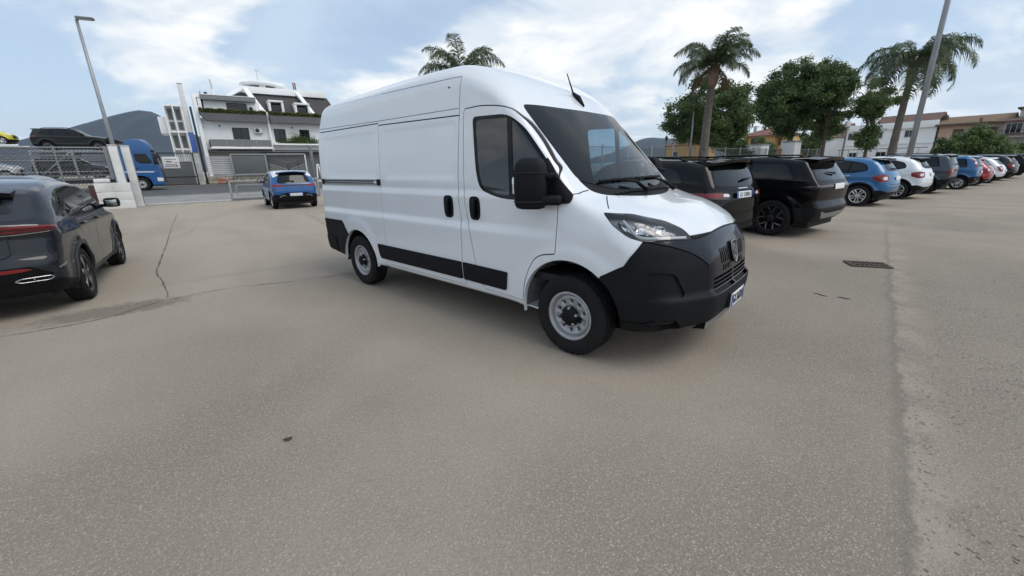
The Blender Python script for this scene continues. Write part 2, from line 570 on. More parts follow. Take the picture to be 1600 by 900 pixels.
def paint(name, color, metal=0.0, rough=.35, coat=1.0, spec=.5):
    m = bsdf(name, color, rough, metal, coat, .025, spec)
    return vary(m, .9, .035, 3, .04)
M = {}
M['white_paint'] = paint('white_paint', (.73, .76, .785))
M['black_paint'] = paint('black_paint', (.0035, .0038, .0045), rough=.4, coat=.6, spec=.0)
M['grey_paint'] = paint('grey_paint', (.012, .015, .021), .0, .45, .9, .05)
M['navy_black'] = paint('navy_black', (.004, .006, .012), 0, .22, coat=.4, spec=.15)
M['blue_paint'] = paint('blue_paint', (.007, .108, .275), .1, .3, .8)
M['deep_blue_paint'] = paint('deep_blue_paint', (.006, .080, .25), .1, .3, .8)
M['truck_blue'] = paint('truck_blue', (.002, .078, .25), .0, .35, .7)
M['red_paint'] = paint('red_paint', (.36, .012, .02), .2, .3)
M['slate_paint'] = paint('slate_paint', (.040, .060, .075), .1, .35, .7, .3)
M['dark_grey_paint'] = paint('dark_grey_paint', (.020, .023, .027), .1, .4, .8, .1)
M['silver_paint'] = paint('silver_paint', (.62, .64, .65), .4, .35)
M['yellow_paint'] = paint('yellow_paint', (.55, .50, .035), .0, .35)
M['dark_green_paint'] = paint('dark_green_paint', (.012, .016, .016), .1, .35, .5, .2)
M['plastic'] = vary(bsdf('black_plastic', (.0075, .0085, .0105), .62, spec=.18), 6, .2, 4, .08, .08, 400)
M['plastic_grey'] = vary(bsdf('grey_plastic', (.035, .037, .041), .55, spec=.3), 6, .15, 4, .05)
M['gloss_black'] = bsdf('gloss_black', (.004, .005, .006), .12, spec=.22)
M['gap'] = bsdf('shut_line', (.02, .021, .022), .8)
M['rubber'] = vary(bsdf('tyre_rubber', (.012, .012, .0125), .82, spec=.25), 9, .3, 5, .08, .1, 120)
M['steel'] = vary(bsdf('painted_steel', (.40, .41, .42), .42, .4), 12, .12, 4, .08)
M['alloy'] = bsdf('alloy', (.62, .63, .64), .25, .9)
M['alloy_dark'] = bsdf('alloy_dark', (.035, .036, .04), .3, .6)
M['chrome'] = bsdf('chrome', (.60, .61, .62), .12, 1.0)
M['bracket'] = bsdf('bare_metal', (.38, .39, .40), .4, .9)
M['well'] = bsdf('wheel_well', (.014, .014, .015), .9)
M['liner'] = vary(bsdf('primed_liner', (.20, .21, .215), .7), 7, .25, 5, .1)
M['dark_glass'] = bsdf('tinted_glass', (.004, .006, .007), .03, spec=.42)
M['van_glass'] = clear_glass('van_glass', (.46, .60, .67), 1.52, gain=2.0)
M['screen_glass'] = clear_glass('screen_glass', (.46, .62, .72), 1.42, gain=1.05)
M['car_glass'] = clear_glass('car_glass', (.42, .47, .47), 1.52)
M['lens'] = clear_glass('lamp_lens', (.93, .95, .96), 1.5)
M['red_lamp'] = bsdf('red_lamp', (.20, .009, .012), .14, coat=.5)
M['dark_red_lamp'] = bsdf('dark_red_lamp', (.050, .007, .010), .1, coat=.6)
M['white_lamp'] = bsdf('white_lamp', (.70, .71, .72), .14, coat=.6)
M['lamp_dark'] = bsdf('lamp_housing', (.20, .205, .21), .3, .5)
M['reflector'] = bsdf('lamp_reflector', (.80, .81, .83), .12, 1.0)
M['drl'] = bsdf('light_guide', (.92, .94, .95), .3, coat=.4)
M['ground_floor'] = vary(bsdf('shaded_render', (.33, .34, .34), .9), .5, .12, 6)  # white wall greyed, the shade behind the louvre fence is in its colour
M['seat'] = vary(bsdf('seat_cloth', (.045, .048, .055), .9), 20, .2)
M['dash'] = bsdf('dashboard_plastic', (.018, .021, .027), .7)
M['headliner'] = bsdf('headliner', (.07, .08, .095), .9)
M['plate_white'] = bsdf('plate_white', (.78, .79, .80), .35)
M['plate_blue'] = bsdf('plate_blue', (.01, .05, .36), .35)
M['plate_ink'] = bsdf('plate_ink', (.012, .012, .014), .4)
M['paper'] = bsdf('paper', (.82, .82, .80), .8)
M['mirror'] = bsdf('mirror_glass', (.40, .42, .43), .05, 1.0)
M['indicator'] = bsdf('indicator_lens', (.78, .78, .76), .12, .3, .7)
M['orange_lamp'] = bsdf('orange_lamp', (.70, .20, .02), .15, coat=.6)
M['concrete'] = vary(bsdf('concrete', (.42, .42, .40), .9), 1.6, .22, 8, .04, .35, 30)
M['white_concrete'] = vary(bsdf('white_concrete', (.62, .62, .61), .88), 1.3, .18, 9, .04, .3, 24)
M['white_wall'] = vary(bsdf('white_render', (.84, .85, .85), .9), .35, .07, 6, .03, .12, 20)
M['grey_band'] = vary(bsdf('grey_render', (.21, .22, .235), .85), .6, .09, 5, .03, .12, 20)
M['dark_roof'] = vary(bsdf('dark_slate', (.055, .050, .050), .8), 4, .3, 6)
M['galv'] = vary(bsdf('galvanised', (.30, .315, .325), .5, .5), 3, .14, 5, .08)
M['galv_dark'] = vary(bsdf('grey_painted_steel', (.17, .185, .195), .5, .2), 3, .12, 5, .08)
M['fence_wire'] = bsdf('dull_fence_wire', (.075, .082, .088), .6, .3)
M['black_metal'] = bsdf('black_metal', (.014, .015, .016), .5)
M['green_board'] = vary(bsdf('grey_green_board', (.105, .115, .118), .6), 1.2, .08, 4)
M['brown_panel'] = vary(bsdf('brown_panel', (.045, .014, .012), .5), 2, .2, 4)
M['orange_wall'] = vary(bsdf('ochre_render', (.52, .32, .13), .9), .5, .12, 7, .03, .1, 20)
M['pink_wall'] = vary(bsdf('pink_render', (.46, .33, .25), .9), .5, .12, 7, .03, .1, 20)
M['lilac_wall'] = vary(bsdf('lilac_render', (.38, .35, .345), .9), .5, .12, 7, .03, .1, 20)
M['cream_wall'] = vary(bsdf('cream_render', (.52, .47, .40), .9), .5, .12, 7, .03, .1, 20)
M['shutter'] = bsdf('brown_shutter', (.10, .075, .055), .7)
M['window_dark'] = bsdf('window_dark', (.012, .014, .016), .06, spec=.6)
M['white_metal'] = vary(bsdf('white_metal', (.66, .67, .68), .5), 2, .06, 4)
M['bark'] = vary(bsdf('bark', (.12, .095, .072), .95), 8, .35, 6, 0, .6, 30)
M['palm_bark'] = vary(bsdf('palm_bark', (.125, .108, .092), .95), 5, .3, 6, 0, .5, 22)
M['palm_boot'] = vary(bsdf('palm_boot', (.17, .115, .075), .95), 9, .35, 6)
M['sign_white'] = vary(bsdf('sign_white', (.70, .70, .70), .45), 1.2, .06, 4)
M['sign_blue'] = bsdf('sign_blue', (.05, .13, .42), .4)
M['sign_ink'] = bsdf('sign_ink', (.16, .12, .11), .6)
M['orange_plastic'] = bsdf('orange_plastic', (.45, .06, .03), .45)
def two_sided_leaf(name, a, b, spread=.6):
    m = bpy.data.materials.new(name); m.use_nodes = True
    nt = m.node_tree; N = nt.nodes; Lk = nt.links; p = N['Principled BSDF']
    at = N.new('ShaderNodeAttribute'); at.attribute_name = 'tone'; at.attribute_type = 'GEOMETRY'
    r = N.new('ShaderNodeValToRGB'); r.color_ramp.elements[0].color = (*a, 1); r.color_ramp.elements[1].color = (*b, 1)
    Lk.new(at.outputs['Fac'], r.inputs[0]); Lk.new(r.outputs[0], p.inputs['Base Color'])
    p.inputs['Roughness'].default_value = .55
    tl = N.new('ShaderNodeBsdfTranslucent'); mx = N.new('ShaderNodeMixShader'); mx.inputs[0].default_value = .28
    Lk.new(r.outputs[0], tl.inputs[0])
    o = N['Material Output']; Lk.new(p.outputs[0], mx.inputs[1]); Lk.new(tl.outputs[0], mx.inputs[2]); Lk.new(mx.outputs[0], o.inputs[0])
    return m
M['leaf'] = two_sided_leaf('leaf', (.050, .092, .032), (.170, .245, .075))
M['leaf_dark'] = two_sided_leaf('leaf_dark', (.042, .080, .030), (.145, .215, .070))
M['leaf_hedge'] = two_sided_leaf('leaf_hedge', (.04, .07, .02), (.17, .20, .065))
M['leaf_palm'] = two_sided_leaf('leaf_palm', (.036, .064, .030), (.118, .158, .064))
# ------------------------------------------------------------------ the lot's own grid: a along the parked rows, b towards the road
LOT = R(36.0)
def LP(a, b, z=0.0): return Vector((a * math.cos(LOT) - b * math.sin(LOT), a * math.sin(LOT) + b * math.cos(LOT), z))
def lot_empty(name, a, b, z=0.0, rz=0.0, **k): return empty(name, LP(a, b, z), LOT + rz, **k)
def lot_mesh(mb, name, mat, fix=True, **k):
    o = mb.build(name, mat, None, fix, **k); o.rotation_euler = (0, 0, LOT); return o
def ground_z(b): return float(np.interp(b, [28.2, 33.0, 46.0, 52.0, 90.0], [0.0, .25, .30, .46, .46]))

def ground_material():
    m = bpy.data.materials.new('lot_surface'); m.use_nodes = True
    nt = m.node_tree; N = nt.nodes; Lk = nt.links; B = N['Principled BSDF']
    def n(t, **k):
        o = N.new(t)
        for a, b in k.items(): setattr(o, a, b)
        return o
    def put(i, v):
        if isinstance(v, (int, float)): i.default_value = v
        elif isinstance(v, tuple): i.default_value = v
        else: Lk.new(v, i)
    def mt(op, a, b=0.0, clamp=False):
        o = n('ShaderNodeMath', operation=op); o.use_clamp = clamp; put(o.inputs[0], a); put(o.inputs[1], b); return o.outputs[0]
    def rng(v, a, b, c=0.0, d=1.0, smooth=True):
        o = n('ShaderNodeMapRange'); o.interpolation_type = 'SMOOTHSTEP' if smooth else 'LINEAR'
        put(o.inputs[0], v)
        for i, q in enumerate((a, b, c, d)): put(o.inputs[i + 1], q)
        return o.outputs[0]
    def mix(f, a, b, mode='MIX'):
        o = n('ShaderNodeMix'); o.data_type = 'RGBA'; o.blend_type = mode
        put(o.inputs[0], f); put(o.inputs[6], a); put(o.inputs[7], b); return o.outputs[2]
    tc = n('ShaderNodeTexCoord'); P = tc.outputs['Object']
    sp = n('ShaderNodeSeparateXYZ'); Lk.new(P, sp.inputs[0]); X, Y = sp.outputs[0], sp.outputs[1]
    def noise(s, d=4, r=.6, off=(0, 0, 0), dist=0.0, sc=(1, 1, 1)):
        mp = n('ShaderNodeMapping'); mp.inputs[1].default_value = off; mp.inputs[3].default_value = sc; Lk.new(P, mp.inputs[0])
        o = n('ShaderNodeTexNoise'); put(o.inputs['Scale'], s); put(o.inputs['Detail'], d); put(o.inputs['Roughness'], r); put(o.inputs['Distortion'], dist)
        Lk.new(mp.outputs[0], o.inputs['Vector']); return o.outputs[0]
    def voro(s, feat='F1', rnd=1.0):
        o = n('ShaderNodeTexVoronoi'); o.feature = feat; put(o.inputs['Scale'], s); put(o.inputs['Randomness'], rnd); Lk.new(P, o.inputs['Vector']); return o
    big = noise(.22, 4, .5, (4, 9, 0), .3); mid = noise(.55, 5, .55, (1, 2, 5), .5); fine = noise(70, 4, .7); streak = noise(.5, 5, .6, (7, 1, 3), .4, (1, .28, 1))
    wob = mt('MULTIPLY', mt('SUBTRACT', noise(1.1, 4), .5), .35)
    past = rng(mt('ADD', Y, wob), 6.3, 6.8)
    seam = mt('SUBTRACT', mt('ADD', Y, mt('MULTIPLY', mt('SUBTRACT', noise(2.6, 7, .72, (3, 3, 3)), .5), .30)), mt('SUBTRACT', mt('MULTIPLY', X, .223), .39))
    coarse = mt('MULTIPLY', rng(seam, .02, -.05), rng(X, 26.0, 10.0))
    # dust film over the aggregate: thick far from the entrance lane, worn through near the front
    film = mt('ADD', mt('ADD', mt('MULTIPLY', mt('MAXIMUM', rng(Y, .4, 5.2, 0, 1, False), rng(X, 5.0, 13.0)), .62), mt('MULTIPLY', rng(big, .30, .70), .55)), mt('MULTIPLY', mt('SUBTRACT', mid, .5), .55))
    film = mt('SUBTRACT', film, mt('MULTIPLY', coarse, .20))
    film = mt('MAXIMUM', rng(film, .18, .92), past)
    # stones of the aggregate in a darker binder
    v1 = voro(88); v2 = voro(46); v3 = voro(150)
    def rand(v):
        q = n('ShaderNodeSeparateColor'); Lk.new(v.outputs['Color'], q.inputs[0]); return q.outputs[0], q.outputs[1]
    r1, t1 = rand(v1); r2, t2 = rand(v2); r3, t3 = rand(v3)
    binder = mix(rng(mid, .3, .7), (0.192, 0.164, 0.130, 1), (0.247, 0.211, 0.169, 1))
    stone_c = mix(t1, (0.223, 0.193, 0.154, 1), (0.444, 0.388, 0.316, 1))
    small_c = mix(t3, (0.168, 0.145, 0.116, 1), (0.409, 0.353, 0.282, 1))
    stone = mt('MULTIPLY', rng(r1, .34, .60), rng(v1.outputs['Distance'], .50, .36))
    small = mt('MULTIPLY', rng(r3, .30, .40), rng(v3.outputs['Distance'], .55, .35))
    agg = mix(stone, mix(small, binder, small_c), stone_c)
    dust = mix(rng(streak, .34, .66), (0.299, 0.255, 0.200, 1), (0.405, 0.347, 0.272, 1))
    dust = mix(mt('MULTIPLY', rng(noise(.3, 5, .6, (2, 8, 1), .8), .50, .70), .55), dust, (0.391, 0.341, 0.277, 1))
    dust = mix(mt('MULTIPLY', past, .8), dust, mix(rng(streak, .32, .68), (0.322, 0.277, 0.219, 1), (0.411, 0.354, 0.281, 1)))
    # the film lets the stones show through a little
    c = mix(mt('MULTIPLY', film, mt('SUBTRACT', mt('ADD', .66, mt('MULTIPLY', past, .18)), mt('MULTIPLY', stone, mt('SUBTRACT', .30, mt('MULTIPLY', past, .18))))), agg, dust)
    # oil drips, tyre scuffs
    c = mix(mt('MULTIPLY', rng(noise(.8, 6, .6, (9, 1, 3), 1.5), .66, .80), .40), c, (0.128, 0.110, 0.090, 1))
    scuff = mt('MULTIPLY', rng(noise(.9, 4, .6, (5, 5, 1), .6, (.12, 1.6, 1)), .60, .74), mt('MULTIPLY', rng(Y, 1.0, 7.0), .30))
    c = mix(scuff, c, (0.156, 0.135, 0.112, 1))
    vd = voro(3.1)
    drip = mt('MULTIPLY', mt('MULTIPLY', rng(rand(vd)[0], .90, .92), rng(vd.outputs['Distance'], .10, .03)), .30)
    c = mix(drip, c, (0.084, 0.073, 0.060, 1))
    # pale strip along the seam, open pits in the coarse asphalt beyond it
    strip = mt('MULTIPLY', mt('MULTIPLY', rng(seam, .02, -.02), rng(seam, -.34, -.06)), mt('MULTIPLY', rng(noise(3.0, 6, .7, (0, 4, 0)), .36, .60), rng(X, 16.0, 9.0)))
    c = mix(mt('MULTIPLY', strip, .65), c, (0.391, 0.343, 0.269, 1))
    edge = mt('MULTIPLY', mt('MULTIPLY', rng(seam, .09, .01), rng(seam, -.03, .01)), mt('MULTIPLY', rng(X, 16.0, 9.0), .5))
    c = mix(edge, c, (0.132, 0.116, 0.099, 1))
    bigpit = mt('MULTIPLY', mt('MULTIPLY', rng(r2, .30, .22), rng(v2.outputs['Distance'], .46, .28)), mt('MULTIPLY', mt('MULTIPLY', coarse, rng(noise(2.4, 4, .6, (6, 2, 0)), .35, .65)), .85))
    c = mix(bigpit, c, (0.051, 0.044, 0.036, 1))
    # dark worn patch left of the joint
    pd = mt('ADD', mt('POWER', mt('DIVIDE', mt('ADD', X, 1.15), .75), 2.0), mt('POWER', mt('DIVIDE', mt('SUBTRACT', Y, 6.50), .32), 2.0))
    patch = mt('MULTIPLY', rng(mt('ADD', pd, mt('MULTIPLY', mt('SUBTRACT', noise(5, 6, .75), .5), 3.0)), 1.2, .3), .62)
    c = mix(patch, c, (0.103, 0.087, 0.068, 1))
    c = mix(.20, c, mix(rng(fine, .3, .7), (0.108, 0.095, 0.080, 1), (0.432, 0.386, 0.323, 1)))
    Lk.new(c, B.inputs['Base Color'])
    B.inputs['Roughness'].default_value = .88; B.inputs['Specular IOR Level'].default_value = .25
    thin = mt('SUBTRACT', 1.0, mt('MULTIPLY', film, .75))
    h = mt('ADD', mt('MULTIPLY', mt('ADD', stone, mt('MULTIPLY', small, .4)), thin), mt('SUBTRACT', mt('MULTIPLY', fine, .3), mt('MULTIPLY', bigpit, 1.8)))
    bp = n('ShaderNodeBump'); bp.inputs['Strength'].default_value = .6; bp.inputs['Distance'].default_value = .006
    Lk.new(h, bp.inputs['Height']); Lk.new(bp.outputs[0], B.inputs['Normal'])
    return m
# ------------------------------------------------------------------ ground, pavement, road
def build_ground():
    b = MB()
    rows = [-3000, -60, 28.2, 33.0, 46.0, 52.0, 90.0, 6000]; cols = [-6000, -60, 90, 6000]
    vs = [(x, y, ground_z(y)) for y in rows for x in cols]
    nc = len(cols)
    b.add(vs, [(i * nc + j, i * nc + j + 1, (i + 1) * nc + j + 1, (i + 1) * nc + j) for i in range(len(rows) - 1) for j in range(nc - 1)])
    g = lot_mesh(b, 'ground', ground_material(), kind='structure')
    asphalt = vary(bsdf('road_asphalt', (.075, .077, .080), .9), .8, .22, 8, .04, .3, 60)
    paving = vary(bsdf('pavement_concrete', (.24, .235, .225), .9), .9, .18, 8, .04, .3, 40)
    b = MB()
    for y0, y1 in ((28.45, 33.0),):
        b.add([(-80, y0, ground_z(y0) + .012), (60, y0, ground_z(y0) + .012), (60, y1, ground_z(y1) + .012), (-80, y1, ground_z(y1) + .012)], [(0, 1, 2, 3)])
    lot_mesh(b, 'pavement', paving, kind='structure')
    b = MB()
    for y0, y1 in ((33.0, 46.0), (46.0, 51.2)):
        b.add([(-80, y0, ground_z(y0) + .006), (60, y0, ground_z(y0) + .006), (60, y1, ground_z(y1) + .006), (-80, y1, ground_z(y1) + .006)], [(0, 1, 2, 3)])
    lot_mesh(b, 'road', asphalt, kind='structure')
    b = MB()   # worn edge line
    b.add([(-80, 34.0, ground_z(34) + .012), (60, 34.0, ground_z(34) + .012), (60, 34.14, ground_z(34.14) + .012), (-80, 34.14, ground_z(34.14) + .012)], [(0, 1, 2, 3)])
    lot_mesh(b, 'road_edge_line', vary(bsdf('worn_white_line', (.42, .42, .40), .8), 3, .3, 6), kind='structure')
    # kerb with the gate's floor track
    k = lot_empty('kerb', 0, 28.2, 0, kind='structure')
    for i in range(16):
        b = MB(); b.bbox((-2.2 + i * 1.0, .1, .02), (.985, .26, .13), .015); b.build('kerb_stone', M['concrete'], k)
    b = MB(); b.box((5.0, -.08, .012), (16, .06, .02)); b.build('gate_track', M['bracket'], k)
    # cracks: thin dark irregular strips pressed into the surface
    rnd = random.Random(5)
    crack_m = vary(bsdf('crack_fill', (.120, .106, .088), .95), 14, .4, 5)
    def crack(pts, w, name='crack', seed=0):
        rr = random.Random(seed); P = smooth_line(pts, 14); L_, R_ = [], []
        off = 0
        for i, p in enumerate(P):
            t = np.array(P[min(i + 1, len(P) - 1)]) - np.array(P[max(i - 1, 0)]); t = t / (np.linalg.norm(t) + 1e-9); nn = np.array([-t[1], t[0]])
            off = off * .85 + rr.gauss(0, .004); ww = w * .75 * (.3 + 1.0 * rr.random() ** 1.5) * (.5 if i in (0, len(P) - 1) else 1)
            c = np.array(p) + nn * off
            L_.append((*(c + nn * ww), .004)); R_.append((*(c - nn * ww), .004))
        n = len(P); bb = MB(); bb.add(L_ + R_, [(i, i + 1, n + i + 1, n + i) for i in range(n - 1)])
        o = lot_mesh(bb, name, crack_m); o.parent = g; o.rotation_euler = (0, 0, 0)
        return o
    crack([(-1.13, 21), (-1.10, 17), (-1.0, 12.9), (-.93, 9.0), (-.80, 7.9), (-.68, 6.74)], .018, seed=1)
    crack([(-4.5, 6.2), (-2.0, 6.15), (-1.25, 6.2), (-.75, 6.55), (0.0, 6.70), (.8, 6.50), (1.7, 6.44), (4.0, 6.5)], .011, seed=2)
    crack([(-1.0, 12.9), (-.6, 14.2), (-.5, 16)], .007, seed=3)
    crack([(2.82, 17.5), (2.75, 15), (2.5, 11.6)], .010, seed=6)
    # rough broken surface by the crack: little crumbs of asphalt
    b = MB()
    for i in range(140):
        x, y = rnd.gauss(-1.0, .32), rnd.gauss(6.5, .17); s = rnd.uniform(.004, .012)
        a = rnd.random() * 6.3
        q = [(x + s * math.cos(a + k * 1.57) * rnd.uniform(.6, 1.2), y + s * math.sin(a + k * 1.57) * rnd.uniform(.6, 1.2), .0) for k in range(4)]
        b.add(q + [(x, y, s * .7)], [(0, 1, 4), (1, 2, 4), (2, 3, 4), (3, 0, 4)])
    o = lot_mesh(b, 'asphalt_crumbs', vary(bsdf('crumb', (.15, .135, .115), .95), 30, .4), kind='stuff', label='loose crumbs of broken asphalt along the crack', cat='gravel')
    # loose grit scattered over the near surface
    b = MB()
    for i in range(900):
        x, y = rnd.uniform(-6, 9), rnd.uniform(-1.5, 7); s = rnd.uniform(.003, .008)
        a = rnd.random() * 6.3
        q = [(x + s * math.cos(a + k * 2.09), y + s * math.sin(a + k * 2.09), .0) for k in range(3)]
        b.add(q + [(x, y, s)], [(0, 1, 3), (1, 2, 3), (2, 0, 3)])
    lot_mesh(b, 'grit', vary(bsdf('grit_stone', (.26, .24, .21), .9), 40, .5), kind='stuff', label='tiny loose stones scattered over the lot', cat='gravel')
    # parking bay lines, nearly worn away
    pm = bpy.data.materials.new('worn_bay_paint'); pm.use_nodes = True
    nt = pm.node_tree; N = nt.nodes; Lk = nt.links; B = N['Principled BSDF']
    B.inputs['Base Color'].default_value = (.48, .46, .41, 1); B.inputs['Roughness'].default_value = .85
    tc = N.new('ShaderNodeTexCoord'); t = N.new('ShaderNodeTexNoise'); t.inputs['Scale'].default_value = 4; t.inputs['Detail'].default_value = 8; t.inputs['Roughness'].default_value = .75
    mr = N.new('ShaderNodeMapRange'); mr.inputs[1].default_value = .46; mr.inputs[2].default_value = .66; mr.inputs[4].default_value = .75
    Lk.new(tc.outputs['Object'], t.inputs[0]); Lk.new(t.outputs[0], mr.inputs[0]); Lk.new(mr.outputs[0], B.inputs['Alpha'])
    for i in range(11):
        a = 13.0 + i * 2.9; bb = MB(); bb.sheet([(a, -3.2, .004), (a + .12, -3.2, .004), (a + .12, 1.9, .004), (a, 1.9, .004)])
        o = lot_mesh(bb, 'bay_line', pm); o.parent = g; o.rotation_euler = (0, 0, 0)
    return g
GROUND = build_ground()
# drain grate
def build_grate():
    d = lot_empty('drain_grate', 7.83, 1.62, 0, R(-58), label='rusty cast iron drain grate set in the asphalt', cat='drain')
    iron = vary(bsdf('cast_iron', (.085, .065, .050), .75, .3), 20, .35, 5)
    b = MB(); b.box((0, 0, .004), (.50, .34, .004)); b.build('pit', M['well'], d)
    b = MB()
    for sx, sy, w_, h_ in ((0, .185, .58, .05), (0, -.185, .58, .05), (.27, 0, .05, .34), (-.27, 0, .05, .34)): b.bbox((sx, sy, .011), (w_, h_, .018), .004)
    b.build('frame', iron, d)
    d.scale = (.86, .86, 1)
    for k in range(7): b = MB(); b.bbox((-.21 + k * .07, 0, .010), (.030, .33, .014), .004, rz=.0); b.build('bar', iron, d)
    b = MB(); b.bbox((0, 0, .012), (.49, .03, .012), .003); b.build('cross_bar', iron, d)
build_grate()
def build_litter():
    leaf_m = vary(bsdf('dead_leaf', (.045, .040, .032), .9), 20, .4)
    for i, (a, b_, s, rz, lb) in enumerate(((.11, 2.48, .030, .4, 'small dark dead leaf lying on the asphalt in front of the camera'), (5.65, 1.53, .075, 1.9, 'thin dark twig lying left of the other twig, below the drain grate'), (5.70, 1.32, .065, 2.3, 'thin dark twig lying right of the other twig, below the drain grate'))):
        bb = MB()
        if i == 0:
            o_ = rpoly([(-s, 0), (0, s * .6), (s, .1 * s), (.2 * s, -s * .7)], s * .3)
            n = len(o_); bb.add([(x, y, .004 + .25 * abs(x) + .1 * y) for x, y in o_] + [(x, y, .0065 + .25 * abs(x) + .1 * y) for x, y in o_], [tuple(range(n))[::-1], tuple(range(n, 2 * n))] + [(k, (k + 1) % n, n + (k + 1) % n, n + k) for k in range(n)])
        else: bb.tube([(-s, 0, .004), (-s * .2, s * .12, .006), (s * .5, -s * .05, .006), (s, s * .15, .004)], [.003, .005, .004, .002], 6)
        o = bb.build('dead_leaf' if i == 0 else 'twig', leaf_m, None, label=lb, cat='leaf' if i == 0 else 'twig'); o.location = LP(a, b_, 0); o.rotation_euler = (0, 0, rz)
build_litter()

# ------------------------------------------------------------------ mountain and far hill
def value_noise(seed):
    rs = np.random.RandomState(seed); G = rs.rand(64, 64)
    def f(x, y):
        i = np.floor(x).astype(int); j = np.floor(y).astype(int); a = x - i; b = y - j; a = a * a * (3 - 2 * a); b = b * b * (3 - 2 * b)
        g = lambda p, q: G[p % 64, q % 64]
        return (g(i, j) * (1 - a) + g(i + 1, j) * a) * (1 - b) + (g(i, j + 1) * (1 - a) + g(i + 1, j + 1) * a) * b
    return f
def build_hills():
    m = vary(bsdf('mountain_scrub', (.020, .030, .034), .95), .004, .35, 8, 0, 0)
    vn = value_noise(3)
    xs = np.linspace(-7200, -1200, 110); ys = np.linspace(3000, 5600, 60)
    X, Y = np.meshgrid(xs, ys, indexing='ij')
    ridge = np.interp(X * 4050 / Y, [-6600, -5400, -4900, -4562, -4424, -4130, -3866, -3649, -3498, -3401, -3282, -3214, -3157, -2900, -2500, -1800], [60, 220, 290, 332, 362, 418, 478, 530, 560, 572, 556, 520, 470, 330, 200, 80])
    Hh = ridge * np.exp(-((Y - 4100) / 640) ** 2)
    rid = sum(np.abs(vn(X / s + 7, Y / s + 3) - .5) * s * .16 for s in (700, 320, 150, 75))
    Hh = np.maximum(Hh - rid * np.clip(Hh / 250, 0, 1) * np.clip(np.abs(Y - 4100) / 260, .12, 1) + 10, -5)
    b = MB(); nx, ny = X.shape
    b.add([(X[i, j], Y[i, j], Hh[i, j]) for i in range(nx) for j in range(ny)], [(i * ny + j, (i + 1) * ny + j, (i + 1) * ny + j + 1, i * ny + j + 1) for i in range(nx - 1) for j in range(ny - 1)], True)
    b.build('mountain', m, None, kind='structure')
    xs = np.linspace(300, 5200, 70); ys = np.linspace(5000, 6200, 20)
    X, Y = np.meshgrid(xs, ys, indexing='ij')
    Hh = 330 * np.exp(-((X - 1900) / 700) ** 2 - ((Y - 5600) / 420) ** 2) + 260 * np.exp(-((X - 3400) / 900) ** 2 - ((Y - 5600) / 420) ** 2)
    Hh = Hh - sum(np.abs(vn(X / s, Y / s) - .5) * s * .15 for s in (500, 220, 100)) * np.clip(Hh / 200, 0, 1)
    b = MB(); nx, ny = X.shape
    b.add([(X[i, j], Y[i, j], Hh[i, j]) for i in range(nx) for j in range(ny)], [(i * ny + j, (i + 1) * ny + j, (i + 1) * ny + j + 1, i * ny + j + 1) for i in range(nx - 1) for j in range(ny - 1)], True)
    b.build('far_hill', m, None, kind='structure')
build_hills()
def build_haze():
    m = bpy.data.materials.new('haze_air'); m.use_nodes = True
    N = m.node_tree.nodes; N.clear(); o = N.new('ShaderNodeOutputMaterial'); v = N.new('ShaderNodeVolumePrincipled')
    v.inputs['Color'].default_value = (.66, .80, 1.0, 1); v.inputs['Density'].default_value = HAZE_DENSITY; v.inputs['Anisotropy'].default_value = .2
    m.node_tree.links.new(v.outputs[0], o.inputs['Volume'])
    b = MB(); b.box((0, 1500, 349), (16000, 12000, 702)); b.build('haze', m, None, kind='stuff', label='pale summer haze filling the air over the whole place', cat='haze')
HAZE_DENSITY = 0.45e-4
build_haze()
# ------------------------------------------------------------------ wheels (axle along Y, outer side towards -Y)
_wheel_cache = {}
def tyre_mesh(r, rim_r, w, blocks=False):
    key = ('tyre', r, rim_r, w)
    if key in _wheel_cache: return _wheel_cache[key]
    b = MB(); h = w / 2
    prof = [(rim_r, -h * .78), (rim_r + .012, -h * .86), (rim_r + (r - rim_r) * .45, -h), (rim_r + (r - rim_r) * .75, -h * .97), (r - .018, -h * .90), (r - .004, -h * .78)]
    for k in range(4):      # tread ribs with grooves
        a = -h * .74 + k * h * .38; e = a + h * .34
        prof += [(r, a), (r, e - .004), (r - .008, e), (r - .008, a + h * .38 - .002)]
    prof = [p for p in prof if p[1] < h * .76] + [(r - .004, h * .78), (r - .018, h * .9), (rim_r + (r - rim_r) * .6, h), (rim_r, h * .8)]
    N_ = 144 if blocks else 48
    b.lathe(prof, 'Y', N_, closed=True)
    if blocks:      # lateral grooves between the tread and shoulder blocks
        for i, (pr, ph) in enumerate(prof):
            if pr > r - .019 and abs(ph) > -1:
                sh = 0 if abs(ph) > h * .5 else 2
                for k in range(N_):
                    if (k + sh) % 4 == 0 and pr > r - .0075 or ((k + sh) % 4 == 0 and abs(ph) > h * .7):
                        x_, y_, z_ = b.v[i * N_ + k]; q = (pr - .008) / pr; b.v[i * N_ + k] = (x_ * q, y_, z_ * q)
    me = b.mesh('tyre')
    bm = bmesh.new(); bm.from_mesh(me); bmesh.ops.recalc_face_normals(bm, faces=bm.faces[:]); bm.to_mesh(me); bm.free()
    me.materials.append(M['rubber']); _wheel_cache[key] = me
    return me
def rim_barrel(b, r, w, lip=.012):
    h = w / 2
    b.lathe([(r + .004, -h * .80), (r + lip * .4, -h * .87), (r - lip, -h * .84), (r - lip * 1.6, -h * .70), (r - .035, -h * .30), (r - .04, h * .7), (r, h * .8)], 'Y', 48)
